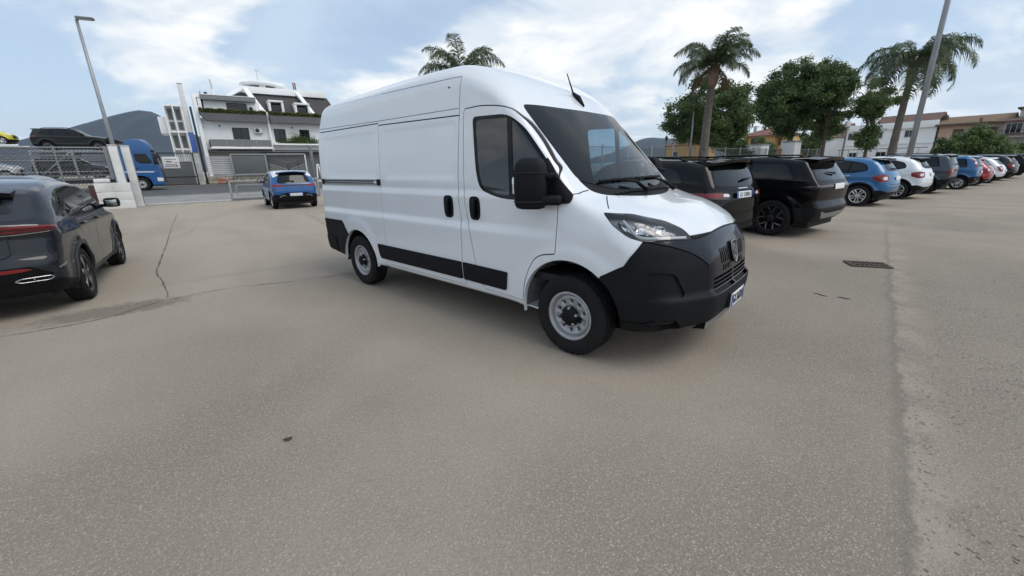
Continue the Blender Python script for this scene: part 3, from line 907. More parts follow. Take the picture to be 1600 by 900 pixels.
def steel_rim_mesh(r, w):
    b = MB(); h = w / 2
    rim_barrel(b, r, w)
    # pressed disc with ten round holes near its edge
    y0 = -h * .60
    prof = [(r - .014, -h * .35), (r - .026, y0 + .012), (r - .042, y0 - .004), (r - .048, y0 - .006)]
    b.lathe(prof, 'Y', 60)
    ri, ro = r - .112, r - .048
    n = 60
    def P(rad, a, y): return (rad * math.cos(a), y, rad * math.sin(a))
    # ring with holes: per hole six degrees of spoke either side
    for i in range(10):
        a0 = 2 * math.pi * i / 10; am = a0 + math.pi / 10
        hole = [(am + math.radians(7.0) * math.cos(t), (ri + ro) / 2 + (ro - ri) * .30 * math.sin(t)) for t in np.linspace(0, 2 * math.pi, 16, endpoint=False)]
        outer = []
        K = 16
        for k in range(K):
            t = 2 * math.pi * k / K; c, s_ = math.cos(t), math.sin(t); q = max(abs(c), abs(s_))
            outer.append((am + math.pi / 10 * c / q, (ri + ro) / 2 + (ro - ri) / 2 * s_ / q))
        vs = [P(rr, a, y0 - .006 + .012 * ((ro - rr) / (ro - ri))) for a, rr in outer] + [P(rr, a, y0 - .003 + .012 * ((ro - rr) / (ro - ri))) for a, rr in hole] + [P(rr, a, y0 + .03) for a, rr in hole]
        fs = [(k, (k + 1) % K, K + (k + 1) % K, K + k) for k in range(K)] + [(K + k, K + (k + 1) % K, 2 * K + (k + 1) % K, 2 * K + k) for k in range(K)]
        b.add(vs, fs, True)
    # dished centre
    b.lathe([(ri, y0 + .006), (ri - .012, y0 + .012), (ri - .03, y0 - .002), (ri - .045, y0 - .012), (.062, y0 - .012), (.055, y0 - .004)], 'Y', 48)
    return b
def wheel(parent, loc, side, r, rim_r, w, style, steer=0.0, cap=None):
    """one wheel thing-part with tyre, rim and details as sub-parts"""
    rz = (0 if side < 0 else math.pi) + steer
    o = empty('wheel', loc, rz); o.parent = parent
    link_mesh('tyre', tyre_mesh(r, rim_r, w, style == 'steel_van'), None, o)
    key = (style, rim_r, w)
    if key not in _wheel_cache:
        lst = []
        h = w / 2; y0 = -h * .62
        if style.startswith('steel'):
            lst.append(('rim', steel_rim_mesh(rim_r, w), 'steel'))
            b = MB(); b.lathe([(.085, y0 - .004), (.082, y0 - .03), (.055, y0 - .05), (0.0, y0 - .052)], 'Y', 24); lst.append(('hub_cap', b, 'plastic'))
            for i in range(5):
                a = 2 * math.pi * (i + .25) / 5
                c = (.072 * math.cos(a), 0, .072 * math.sin(a))
                b = MB(); b.lathe([(.015, y0 - .012), (.015, y0 - .034), (.010, y0 - .045), (0, y0 - .046)], 'Y', 8, c); lst.append(('wheel_bolt', b, 'bracket'))
            b = MB(); b.lathe([(.14, h * .2), (.14, h * .32), (0, h * .32)], 'Y', 24); lst.append(('brake_disc', b, 'bracket'))
            b = MB(); b.lathe([(rim_r - .03, y0 + .05), (.10, y0 + .05)], 'Y', 32); lst.append(('dark_backing', b, 'well'))  # dark disc added so the rim holes look shaded
        else:
            b = MB(); rim_barrel(b, rim_r, w); lst.append(('rim', b, 'alloy_dark' if style in ('y_dark', 'twist') else 'alloy'))
            b = MB(); b.lathe([(rim_r - .02, h * .25), (0, h * .25)], 'Y', 24); lst.append(('brake_disc', b, 'well'))
            b = MB(); R0 = rim_r - .012
            def spoke(pts, wd, dep, y=-h * .66, B=None):
                # flat bar through polar points (radius, angle), rising to the hub
                B = b if B is None else B
                P = [np.array((rr * math.cos(a), rr * math.sin(a))) for rr, a in pts]
                Lp, Rp = [], []
                for i, p in enumerate(P):
                    t = P[min(i + 1, len(P) - 1)] - P[max(0, i - 1)]; t /= np.linalg.norm(t); nn = np.array([-t[1], t[0]])
                    ww = wd[i] / 2; Lp.append(p + nn * ww); Rp.append(p - nn * ww)
                yy = [y - .012 * (1 - abs(2 * np.linalg.norm(p) / R0 - 1)) for p in P]
                vs = [(p[0], yy[i], p[1]) for i, p in enumerate(Lp)] + [(p[0], yy[i], p[1]) for i, p in enumerate(Rp)]
                vs += [(p[0] , yy[i] + dep, p[1]) for i, p in enumerate(Lp)] + [(p[0], yy[i] + dep, p[1]) for i, p in enumerate(Rp)]
                m = len(P); fs = []
                for i in range(m - 1):
                    fs += [(i, i + 1, m + i + 1, m + i), (2 * m + i, i, i + 1, 2 * m + i + 1)[::-1], (m + i, m + i + 1, 3 * m + i + 1, 3 * m + i)]
                B.add(vs, fs)
            if style in ('y_dark', 'y_bright'):
                for i in range(5):
                    a = 2 * math.pi * (i + .25) / 5
                    for s_ in (-1, 1):
                        spoke([(.05, a), (R0 * .45, a + s_ * .07), (R0 * .75, a + s_ * .24), (R0, a + s_ * .36)], [.05, .034, .03, .034], .03)
                        b2 = MB(); lst.append(('spoke_edge', b2, 'alloy'))
                        spoke([(R0 * .48, a + s_ * .10), (R0 * .75, a + s_ * .25), (R0 * .98, a + s_ * .36)], [.010, .012, .012], .004, -h * .66 - .004, b2)
            elif style == 'twist':
                for i in range(5):
                    a = 2 * math.pi * (i + .1) / 5
                    b2 = MB(); lst.append(('spoke_edge', b2, 'alloy'))
                    spoke([(.05, a), (R0 * .5, a + .10), (R0, a + .26)], [.07, .07, .11], .03)
                    spoke([(R0 * .35, a + .02), (R0 * .65, a + .08), (R0 * .97, a + .16)], [.012, .03, .05], .006, -h * .66 - .005, b2)
            else:   # petals
                for i in range(10):
                    a = 2 * math.pi * i / 10
                    spoke([(.045, a), (R0 * .55, a + .02), (R0, a + (.12 if i % 2 else -.12))], [.03, .03, .045], .025)
            b.lathe([(.06, -h * .62), (.055, -h * .70), (.03, -h * .73), (0, -h * .73)], 'Y', 20)
            lst.append(('spokes', b, {'y_dark': 'alloy_dark', 'y_bright': 'alloy_dark', 'twist': 'alloy_dark'}.get(style, 'alloy')))
        out = []
        for nm, b, mt in lst:
            me = b.mesh(nm); bm = bmesh.new(); bm.from_mesh(me); bmesh.ops.recalc_face_normals(bm, faces=bm.faces[:]); bm.to_mesh(me); bm.free()
            me.materials.append(M[mt]); out.append((nm, me))
        _wheel_cache[key] = out
    for nm, me in _wheel_cache[key]: link_mesh(nm, me, None, o)
    return o
def text_mesh(s, size, depth=.002):
    c = bpy.data.curves.new('text', 'FONT'); c.body = s; c.size = size; c.extrude = depth; c.align_x = 'CENTER'; c.align_y = 'CENTER'
    c.resolution_u = 2
    o = bpy.data.objects.new('text', c); col.objects.link(o)
    dg = bpy.context.evaluated_depsgraph_get(); dg.update()
    me = bpy.data.meshes.new_from_object(o.evaluated_get(dg)); bpy.data.objects.remove(o); bpy.data.curves.remove(c)
    me.materials.clear()
    return me
def number_plate(parent, loc, facing, text, tilt=0.0, w=.52, h=.11, blank=False):
    """facing: yaw of the plate's outward normal (0 = +X)"""
    e = empty('number_plate', loc); e.parent = parent
    e.rotation_euler = (R(90) + tilt, 0, facing + R(90))
    b = MB(); b.bbox((0, 0, 0), (w, h, .008), .003); b.build('plate', M['plate_white'] , e)
    if not blank:
        for s_ in (-1, 1):
            b = MB(); b.box((s_ * (w / 2 - .019), 0, .0045), (.034, h - .004, .003)); b.build('blue_band', M['plate_blue'], e)
        if text:
            me = text_mesh(text, h * .98, .0012)
            t = link_mesh('plate_lettering', me, M['plate_ink'], e, loc=(0, -.002, .006)); t.scale = (.78 * w / .52, 1, 1)
    return e
# ------------------------------------------------------------------ the white van: surface
VAN_PROFILE = rpoly([(-.97, .42, .05), (-1.0, .9, .3), (-1.0, 2.0, .3), (-.93, 2.44, .14), (-.6, 2.475, .3), (1.2, 2.53, .6),
                     (2.15, 2.515, .5), (2.61, 2.29, .3), (2.86, 2.055, .15), (3.55, 1.33, .06), (3.70, 1.275, .15), (4.03, 1.19, .25),
                     (4.28, 1.06, .14), (4.375, .86, .2), (4.40, .55, .15), (4.37, .36, .06), (4.2, .30, .05), (3.9, .29), (2.9, .33), (-.4, .34)], .05, 6)
van_prof = Profile(VAN_PROFILE)
def van_w(x, z):
    w = 1.018 - .10 * np.clip((z - 1.35) / 1.1, 0, 2) ** 1.5
    w = w - .02 * sstep(.6, .3, z)
    w = w - .075 * np.clip((x - 2.3) / 1.3, 0, 2) ** 1.5 * sstep(.95, 1.6, z)
    w = w - .10 * np.clip((x - 3.55) / .8, 0, 2) ** 1.6
    w = w - .012 * sstep(1.285, 1.33, z) * sstep(3.3, 2.9, x) - .02 * sstep(.95, 1.06, z) * sstep(3.5, 3.0, x)
    for a, b in ((-.74, .66), (.80, 2.10)):
        w = w - .006 * sstep(a, a + .05, x) * sstep(b, b - .05, x) * sstep(1.43, 1.48, z) * sstep(1.99, 1.94, z)
    for xc in (0.0, 3.45):
        d = np.sqrt((x - xc) ** 2 + (z - .36) ** 2)
        w = w + .012 * sstep(.62, .50, d)
    return w
def van_f(P):
    x, y, z = P[:, 0], P[:, 1], P[:, 2]; a = np.abs(y)
    am = np.minimum(a, 1.2)
    soft = am ** 2.6; kink = .20 * am ** 2 + 1.15 * (np.sqrt((am - .47) ** 2 + .0016) + am - .47) / 2 * 1.25
    lo = sstep(.98, .86, z)
    bow = (.30 - .20 * sstep(1.0, 1.3, z)) * (soft * (1 - lo) + kink * lo)
    xs = x + bow * sstep(2.2, 3.0, x) - .035 * sstep(.612, .578, z) * sstep(.97, .84, a) * sstep(3.6, 3.9, x) - .05 * a ** 3 * sstep(0, -.8, x)
    zs = z + .045 * a ** 2 * sstep(.9, 1.4, z)
    k = .07 + .15 * sstep(1.9, 2.4, z) + .12 * sstep(3.5, 4.1, x) - .03 * sstep(-.5, -.95, x)
    return smax(van_prof(xs, zs), a - van_w(x, z), k)
# ------------------------------------------------------------------ the white van: panels and parts
def build_van():
    V = empty('delivery_van', (-1.397, 6.215, 0), R(-42.53),
              label='tall white panel van with black bumpers in the middle of the lot', cat='van')
    xs = lines(-1.25, 4.65, .06, [(-1.25, -.7, .035), (1.9, 4.65, .035)])
    ys = lines(-1.2, 1.2, .055, [(-1.2, -.75, .035), (.7, 1.2, .035)])
    zs = lines(.15, 2.7, .05, [(.9, 1.12, .018), (1.24, 1.36, .018), (.15, .9, .035), (1.8, 2.7, .035)])
    S = Shell(van_f, xs, ys, zs, (-.55, 3.75, -.55, .55, .62, 1.0))
    G = .010
    # ---- front end, wrapped round the nose
    mir = lambda p: [(-a, b) for a, b in p]
    bumper = [(-1.085, .740), (-.95, .837), (-.92, .905), (-.852, 1.012), (-.6, 1.03), (.6, 1.03), (.852, 1.012), (.92, .905), (.95, .837), (1.085, .740), (1.30, .2), (-1.30, .2)]
    half = [(-.852, 1.014), (-.678, .968), (-.532, .905), (-.44, .835), (-.418, .80), (-.405, .62), (-.39, .578)]
    panel = half + mir(half)[::-1] + [(.505, 1.004), (.40, 1.012), (.2, 1.033), (0, 1.040), (-.2, 1.033), (-.40, 1.012), (-.505, 1.004)]
    hl = rpoly([(-1.090, 1.206, .02), (-1.022, 1.117), (-.931, 1.040), (-.851, 1.013, .01), (-.800, 1.020, .01), (-.713, 1.021), (-.497, 1.003, .01), (-.551, 1.082), (-.651, 1.137), (-.890, 1.194)], .03)
    S.end([('bumper', bumper, ['body']), ('panel', panel, None), ('bgap', stroke(smooth_line(half[:5]), G), None), ('bgap', stroke(smooth_line(mir(half[:5])), G), None),
           ('bgap', stroke(smooth_line([(-.505, 1.002), (-.40, 1.010), (-.2, 1.031), (0, 1.038), (.2, 1.031), (.40, 1.010), (.505, 1.002)]), .012), None),
           ('hl|R', hl, None), ('hl|L', mir(hl), None)], 3.2, 1, .03)
    slot_v, slot_h = [], []
    for s_ in (-1, 1):
        for i in range(6):
            a = s_ * (.075 + i * .034)
            lean = s_ * .012
            slot_v.append(('slot', rpoly([(a - .010 + lean, .905 + .0 * i), (a + .010 + lean, .905), (a + .010 - lean * .6, .790), (a - .010 - lean * .6, .790)], .006, 2), ['panel']))
            if i < 5: slot_v.append(('slot', rpoly([(a - .010, .775), (a + .010, .775), (a + .010, .728), (a - .010, .728)], .005, 2), ['panel']))
    for k in range(4):
        z = .705 - k * .033
        for s_ in (-1, 1):
            slot_h.append(('slot', [(s_ * .012, z), (s_ * .36, z), (s_ * (.36 - .004), z - .021), (s_ * .012, z - .021)], ['panel']))
    # recesses of the bumper face
    rec = rpoly([(-.822, .805), (-.663, .782), (-.588, .625), (-.60, .60), (-.752, .606), (-.815, .60)], .03)
    low = rpoly([(-.75, .435), (-.66, .45), (-.585, .36), (-.60, .315), (-.735, .315)], .02)
    S.end(slot_v + slot_h + [('rec|R', rec, ['bumper']), ('rec|L', mir(rec), ['bumper']), ('fog|R', low, ['bumper']), ('fog|L', mir(low), ['bumper']),
          ('bcut|R', stroke([(-.975, .418), (-.84, .405), (-.77, .44)], .010), ['bumper']), ('bcut|L', stroke(mir([(-.975, .418), (-.84, .405), (-.77, .44)]), .010), ['bumper'])], 3.2, 1, .03)
    # ---- windscreen, cowl, bonnet from above
    ws = rpoly([(2.805, -.778, .05), (2.872, -.35, .3), (2.880, 0, .3), (2.872, .35, .3), (2.805, .778, .05), (3.355, .778, .06), (3.50, .46, .3), (3.555, 0, .4), (3.50, -.46, .3), (3.355, -.778, .06)], .1)
    cw = rpoly([(3.25, -.74), (3.25, .74), (3.375, .79, .02), (3.455, .76, .05), (3.545, .64, .1), (3.675, .30, .2), (3.712, 0, .2), (3.675, -.30, .2), (3.545, -.64, .1), (3.455, -.76, .05), (3.375, -.79, .02)], .02)
    ws_frame = rpoly([(2.785, -.798, .05), (2.853, -.35, .3), (2.860, 0, .3), (2.853, .35, .3), (2.785, .798, .05), (3.375, .798, .06), (3.52, .47, .3), (3.572, 0, .4), (3.52, -.47, .3), (3.375, -.798, .06)], .1)
    bon_l = [(3.548, -.64), (3.62, -.755), (3.70, -.872)]
    S.top([('cowl', cw, ['body']), ('frit', ws_frame, None), ('ws', ws, None)], .15)
    S.top([('gap', stroke(smooth_line(bon_l), G), ['body']), ('gap', stroke(smooth_line([(x, -y) for x, y in bon_l]), G), ['body']),
           ('gap', stroke(smooth_line([(3.405, -.985), (3.44, -.90), (3.445, -.84), (3.455, -.765)]), G * .8), ['body']), ('gap', stroke(smooth_line([(3.405, .985), (3.44, .90), (3.445, .84), (3.455, .765)]), G * .8), ['body'])], .05)
    # ---- sides
    farch = arc(3.44, .37, .465, -25, 205, 40, .45)
    farch = [(x, z) for x, z in farch] + [(3.02, .10), (3.84, .10)]
    rarch = arc(.03, .345, .44, -15, 195, 36, .43) + [(-.40, .10), (.46, .10)]
    rbump = rpoly([(-1.25, .875, 0), (-.385, .872, .02), (-.30, .80, .03), (-.22, .70, .02), (-.30, .40, .02), (-.5, .1, 0), (-1.25, .1, 0)], .02)
    window = rpoly([(2.318, 1.985, .05), (2.74, 1.975, .12), (2.90, 1.875, .2), (3.16, 1.595, .05), (3.30, 1.43, .05), (3.28, 1.272, .02), (2.70, 1.270, .15), (2.42, 1.345, .14), (2.372, 1.50, .2)], .04)
    glass_a = rpoly([(2.352, 1.955, .05), (2.735, 1.945, .02), (2.785, 1.30, .02), (2.70, 1.302, .15), (2.45, 1.36, .13), (2.402, 1.50, .2)], .03)
    glass_b = rpoly([(2.785, 1.935, .05), (2.875, 1.862, .1), (3.12, 1.600, .03), (3.14, 1.302, .02), (2.835, 1.300, .02)], .03)
    sail = rpoly([(3.155, 1.610, .02), (3.20, 1.56), (3.31, 1.43, .05), (3.44, 1.31, .06), (3.43, 1.262, .03), (3.14, 1.245, .02)], .03)
    door_edge = smooth_line([(2.447, .415), (2.358, .628), (2.293, .916), (2.217, 1.221), (2.204, 1.621), (2.200, 2.03)]) + smooth_line([(2.215, 2.062), (2.45, 2.066), (2.723, 2.028), (2.864, 1.945), (3.03, 1.780), (3.190, 1.601), (3.274, 1.501), (3.308, 1.348), (3.320, 1.164), (3.318, .862)])
    arch_edge = smooth_line([(3.318, .858), (3.166, .826), (3.073, .750), (2.995, .570), (2.958, .383)])
    bottom = [(2.45, .398), (2.955, .385)]
    door_poly = door_edge + arch_edge[1:] + [(2.955, .39), (2.45, .40)]
    sd_rear = [(.700, 2.045), (.697, 1.42), (.690, 1.19), (.735, .70), (.76, .41)]
    sd_front = [(2.138, 2.345), (2.138, 2.0), (2.122, 1.32), (2.156, 1.0), (2.157, .63), (2.184, .40)]
    slide_poly = rpoly([(.705, 2.035), (2.13, 2.035), (2.122, 1.32), (2.156, 1.0), (2.157, .63), (2.184, .40), (.76, .41), (.735, .70), (.690, 1.19)], .01)
    clad1 = rpoly([(.535, .640, .01), (2.142, .630, .01), (2.146, .452, .01), (.572, .462, .03)], .01)
    clad2 = rpoly([(2.17, .630, .01), (2.782, .618, .02), (2.755, .442, .02), (2.175, .452, .01)], .01)
    lines_r = [('gap', stroke([(-.86, 2.058), (.70, 2.058)], .012), None), ('gap', stroke([(.70, 2.036), (2.138, 2.014)], .012), None),
               ('gap', stroke([(.69, 2.082), (2.125, 2.076)], .006), None), ('gap', stroke([(-.86, 2.100), (.69, 2.082)], .006), None),
               ('gap', stroke([(.722, 2.368), (2.137, 2.350)], .008), None), ('gap', stroke([(-.80, 2.372), (.722, 2.368)], .004), None)]
    for sy, tag in ((-1, '|R'), (1, '|L')):
        polys = [('rbump' + tag, rbump, None), ('door' + tag, door_poly, ['body', 'gap'])]
        if sy < 0: polys.append(('slide' + tag, slide_poly, ['body', 'gap']))
        polys += lines_r
        polys += [('gap', stroke(door_edge, G), None), ('gap', stroke(arch_edge, G), None), ('gap', stroke(bottom, G * .7), None)]
        if sy < 0: polys += [('gap', stroke(smooth_line(sd_rear), G * .8), None), ('gap', stroke(smooth_line(sd_front), G * 1.1), None), ('gap', stroke([(.76, .40), (2.18, .392)], G * .7), None)]
        polys += [('wframe' + tag, window, None), ('gla' + tag, glass_a, None), ('glb' + tag, glass_b, None), ('sail' + tag, sail, None),
                  ('clad1' + tag, clad1, None), ('clad2' + tag, clad2, None), ('hole', farch, None), ('hole', rarch, None)]
        S.side(polys, sy, .08)
    # rear doors, lamps, window line (turned away from the camera)
    rp = []
    for s_ in (-1, 1):
        rp += [('tail' + ('|R' if s_ < 0 else '|L'), rpoly([(s_ * .72, 1.75), (s_ * .838, 1.75), (s_ * .838, .98), (s_ * .74, .98)], .02), ['body']),
               ('rglass', rpoly([(s_ * .10, 2.1), (s_ * .78, 2.1), (s_ * .80, 1.45), (s_ * .10, 1.45)], .06), ['body'])]
    rp += [('rbumpc', rpoly([(-1.05, .62), (1.05, .62), (1.05, .1), (-1.05, .1)], .02), ['body', 'rbump|R', 'rbump|L']), ('gap', stroke([(0, 2.3), (0, .65)], .012), ['body'])]
    S.end(rp, .4, -1, .05, 1.35)
    W = M['white_paint']
    S.part('body', 'body', W, V)
    for t in ('|R', '|L'):
        d = S.part('door' + t, 'front_door', W, V)
        S.part('wframe' + t, 'window_frame', M['gloss_black'], d, -.002, .02)
        S.part('gla' + t, 'side_window', M['van_glass'], d, -.006, 0)
        S.part('glb' + t, 'side_window', M['van_glass'], d, -.006, 0)
        S.part('sail' + t, 'mirror_mount', M['plastic'], d, .012, .03)
        S.part('clad2' + t, 'side_moulding', M['plastic'], d, .016, .02)
        S.part('rbump' + t, 'rear_bumper_corner', M['plastic'], V, .006, .04)
        S.part('tail' + t, 'tail_light', M['red_lamp'], V, .01, .02)
        if t == '|R':
            sl = S.part('slide' + t, 'sliding_door', W, V)
            S.part('clad1' + t, 'side_moulding', M['plastic'], sl, .016, .02)
        else: S.part('clad1' + t, 'side_moulding', M['plastic'], V, .016, .02)
    S.part('rglass', 'rear_window', M['dark_glass'], V, .002)
    S.part('rbumpc', 'rear_bumper', M['plastic'], V, .015, .04)
    S.part('gap', 'shut_line', M['gap'], V, -.012, 0)
    S.part('cowl', 'wiper_cowl', M['plastic'], V, -.004, .02)
    S.part('frit', 'windscreen_seal', M['gloss_black'], V, .001, .015)
    S.part('ws', 'windscreen', M['screen_glass'], V, .001, 0)
    bp = S.part('bumper', 'front_bumper', M['plastic'], V, .006, .05)
    for t in ('|R', '|L'):
        S.part('rec' + t, 'bumper_recess', M['plastic'], bp, -.010, .0)
        S.part('fog' + t, 'fog_lamp_pocket', M['gloss_black'], bp, -.04, 0)
        S.part('bcut' + t, 'bumper_joint', M['gap'], bp, -.01, 0)
    pn = S.part('panel', 'grille_panel', M['navy_black'], V, .004, .03)
    S.part(['slot'], 'grille_opening', M['well'], pn, -.03, 0)
    S.part('bgap', 'grille_shut_line', M['gap'], pn, -.012, 0)
    # joined wall between bumper and its recesses
    for t, sgn in (('|R', -1), ('|L', 1)):
        h = S.part('hl' + t, 'headlight', M['lamp_dark'], V, -.055, 0)
        F = [f for f, q in zip(S.F, S.T) if q == 'hl' + t]
        S.faces_object(F, 'lens', M['lens'], h, .001, 0)
        rim = rpoly([(sgn * -a * -1 if False else (a if sgn < 0 else -a), b) for a, b in hl], 0)
        def on(u, z, off):
            a = u if sgn < 0 else -u
            d = np.array([[math.cos(a), math.sin(a), 0]]) * 3; C = np.array([[3.2, 0, z]])
            p = cast(van_f, C + d, -d, n=160); n_ = grad(van_f, p)
            return Vector((p + n_ * off)[0])
        loop = [on(u, z, -.006) for u, z in hl]
        b = MB(); b.tube(loop, .006, 6, closed=True); b.build('lamp_rim', M['gloss_black'], h)
        drl = [(-.955, 1.160), (-.925, 1.120), (-.895, 1.075), (-.87, 1.050), (-.83, 1.040), (-.75, 1.038), (-.65, 1.034), (-.545, 1.028)]
        b = MB(); b.tube([on(u, z, -.016) for u, z in smooth_line(drl)], .0115, 8); b.build('light_guide', M['drl'], h)
        b = MB()
        for (u, z, rr) in ((-.848, 1.106, .047), (-.722, 1.092, .050)):
            c = on(u, z, -.045); n_ = (on(u, z, 0) - c).normalized()
            ax = n_.cross(Vector((0, 0, 1))).normalized(); up = ax.cross(n_)
            ring = []
            for r_, d_ in ((rr, .026), (rr * .9, .012), (rr * .6, -.006), (rr * .3, -.01)):
                ring.append([c + n_ * d_ + (ax * math.cos(t) * 1.35 + up * math.sin(t)) * r_ for t in np.linspace(0, 2 * math.pi, 20, endpoint=False)])
            vs = [p for q in ring for p in q]
            b.add(vs, [(i * 20 + k, i * 20 + (k + 1) % 20, (i + 1) * 20 + (k + 1) % 20, (i + 1) * 20 + k) for i in range(3) for k in range(20)], True)
        b.build('reflector', M['reflector'], h)
        b = MB()
        for k in range(2):
            a0, a1 = (-.985 + .03 * k, 1.150 - .01 * k), (-.935 + .03 * k, 1.075 - .01 * k)
            b.tube([on(*a0, -.03), on((a0[0] + a1[0]) / 2, (a0[1] + a1[1]) / 2, -.028), on(*a1, -.03)], .012, 6)
        b.build('indicator', M['reflector'], h)
        for u0, u1, z0 in ((-.83, -.77, 1.08), (-.71, -.63, 1.065)):
            b = MB(); b.tube([on(u0, z0 + .02, -.022), on(u1, z0 - .012, -.022)], .013, 6); b.build('lamp_baffle', M['white_lamp'], h)
    # badge: shield with a raised head outline
    p, n_ = S.at_end(0, .845, 1)
    sh = rpoly([(-.058, .085), (.058, .085), (.066, .02), (.045, -.06), (0, -.10), (-.045, -.06), (-.066, .02)], .02)
    badge = empty('badge', p + n_ * .012); badge.parent = V
    badge.rotation_euler = (0, -math.asin(max(-1, min(1, n_.z))), 0)
    b = MB(); b.prism(sh, -.02, .004, 'X'); b.build('shield', M['gloss_black'], badge)
    edge = [(.006, y, z) for y, z in sh]
    b = MB(); b.tube(edge, .004, 6, closed=True); b.build('shield_rim', M['bracket'], badge)
    head = rpoly([(-.030, .050), (.005, .062), (.035, .040), (.028, .012), (.040, -.010), (.018, -.022), (.020, -.055), (-.005, -.065), (-.028, -.035), (-.018, -.005), (-.038, .020)], .006, 2)
    b = MB(); b.prism(head, .002, .008, 'X'); b.build('head_relief', M['bracket'], badge)
    b = MB()
    for y0, z0, y1, z1 in ((-.01, .045, .015, .02), (-.015, .02, .012, -.005), (-.012, -.01, .006, -.035)):
        b.box((.009, (y0 + y1) / 2, (z0 + z1) / 2), (.004, .008, .03), rot=Matrix.Rotation(.6, 3, 'X'))
    b.build('relief_cut', M['gloss_black'], badge)
    p, n_ = S.at_end(0.0, .475, 1)
    number_plate(V, p + n_ * .030, 0, 'GX 267DH', 0.0, .36, .112)
    b = MB(); b.bbox((p.x + .0, .0, .475), (.04, .39, .135), .012); b.build('plate_holder', M['plastic'], V)
    # lower silver skid
    b = MB()
    sk = []
    for y in np.linspace(-.46, .46, 13):
        q, _ = S.at_end(y, .345, 1); sk.append((q.x + .004, y))
    for i in range(12):
        (x0, y0), (x1, y1) = sk[i], sk[i + 1]
        b.add([(x0 - .09, y0, .272), (x1 - .09, y1, .272), (x1 + .012, y1, .292), (x0 + .012, y0, .292), (x0 + .016, y0, .345), (x1 + .016, y1, .345)], [(0, 1, 2, 3), (3, 2, 5, 4)])
    b.build('skid_plate', M['bracket'], V)
    # ---- wheel housings
    for xc, r_, deep in ((3.44, .50, .50), (.03, .47, .42)):
        for sy in (-1, 1):
            b = MB()
            pts = arc(xc, .36, r_, 38 if xc > 1 else -8, 188, 26)
            y0, y1 = sy * .985, sy * (1.0 - deep)
            vs = [(x, y0, z) for x, z in pts] + [(x, y1, z) for x, z in pts]
            n = len(pts)
            b.add(vs, [(i, i + 1, n + i + 1, n + i) for i in range(n - 1)] + [tuple(range(n, 2 * n))], False)
            b.build('wheel_housing', M['liner'] if xc > 1 else M['well'], V)
            b = MB()     # pressed lip inside the arch edge
            lip = arc(xc, .37 if xc > 1 else .345, .462 if xc > 1 else .437, 52 if xc > 1 else -2, 190 if xc > 1 else 182, 36, .447 if xc > 1 else .427)
            b.add([(x, sy * 1.024, z) for x, z in lip] + [(x, sy * .985, z) for x, z in lip], [(i, i + 1, len(lip) + i + 1, len(lip) + i) for i in range(len(lip) - 1)])
            b.build('arch_lip', M['white_paint'], V)
            if xc > 1:
                b = MB(); b.bbox((3.66, sy * .93, .79), (.05, .05, .05), .01); b.tube([(3.66, sy * .93, .79), (3.60, sy * .9, .74)], .012); b.build('liner_clip', M['bracket'], V)
    for sy in (-1, 1):
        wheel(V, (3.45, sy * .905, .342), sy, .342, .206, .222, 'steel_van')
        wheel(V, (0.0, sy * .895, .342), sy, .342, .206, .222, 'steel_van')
    # underside: floor pan, axle
    b = MB(); b.bbox((1.7, 0, .36), (4.6, 1.5, .10), .03); b.bbox((.0, 0, .34), (.12, 1.5, .12), .03); b.bbox((3.45, 0, .32), (.3, 1.3, .14), .03)
    b.bbox((1.2, -.35, .30), (1.2, .4, .14), .04); b.build('underbody', M['well'], V)
    # mud flap / sill shade strips
    # ---- handles
    for hx in (1.970, 2.357):
        for sy in ((-1,) if hx < 2 else (-1, 1)):
            p, n_ = S.at_side(hx, 1.176, sy)
            h = empty('door_handle', p); h.parent = V
            out = rpoly([(-.068, .108), (.062, .108), (.075, .0), (.066, -.112), (-.060, -.112), (-.074, .0)], .05, 5)
            b = MB(); b.prism(out, -sy * .03, sy * .006, 'Y'); b.build('handle_surround', M['plastic'], h)
            inn = rpoly([(-.042, .080), (.040, .080), (.046, .0), (.040, -.082), (-.040, -.082), (-.048, .0)], .035, 5)
            b = MB(); b.prism(inn, sy * .0055, sy * .009, 'Y'); b.build('handle_recess', M['gloss_black'], h)
            b = MB(); b.tube([(.0, sy * .010, .085), (.004, sy * .030, .05), (.004, sy * .032, -.05), (.0, sy * .010, -.088)], [.014, .019, .019, .014], 8); b.build('handle_grip', M['plastic'], h)
    # ---- sliding door rail
    r0, _ = S.at_side(-.86, 1.397, -1); r1, _ = S.at_side(.665, 1.390, -1)
    rl = empty('slide_rail', r0); rl.parent = V
    L_ = r1.x - r0.x
    b = MB(); b.box((L_ / 2, .002, 0), (L_, .016, .062)); b.build('rail_channel', M['gap'], rl)
    for dz in (.026, -.026):
        b = MB(); b.bbox((L_ / 2, -.006, dz), (L_, .018, .016), .004); b.build('rail_edge', M['galv'], rl)
    b = MB(); b.bbox((L_ / 2, -.004, -.002), (L_ - .05, .010, .018), .003); b.build('rail_track', M['bracket'], rl)
    for dx in (.02, L_): b = MB(); b.bbox((dx, -.008, 0), (.055, .026, .072), .006); b.build('rail_end_cap', M['plastic'], rl)
    b = MB(); b.bbox((L_ - .06, -.014, 0), (.05, .02, .03), .005); b.build('door_roller', M['white_metal'], rl)
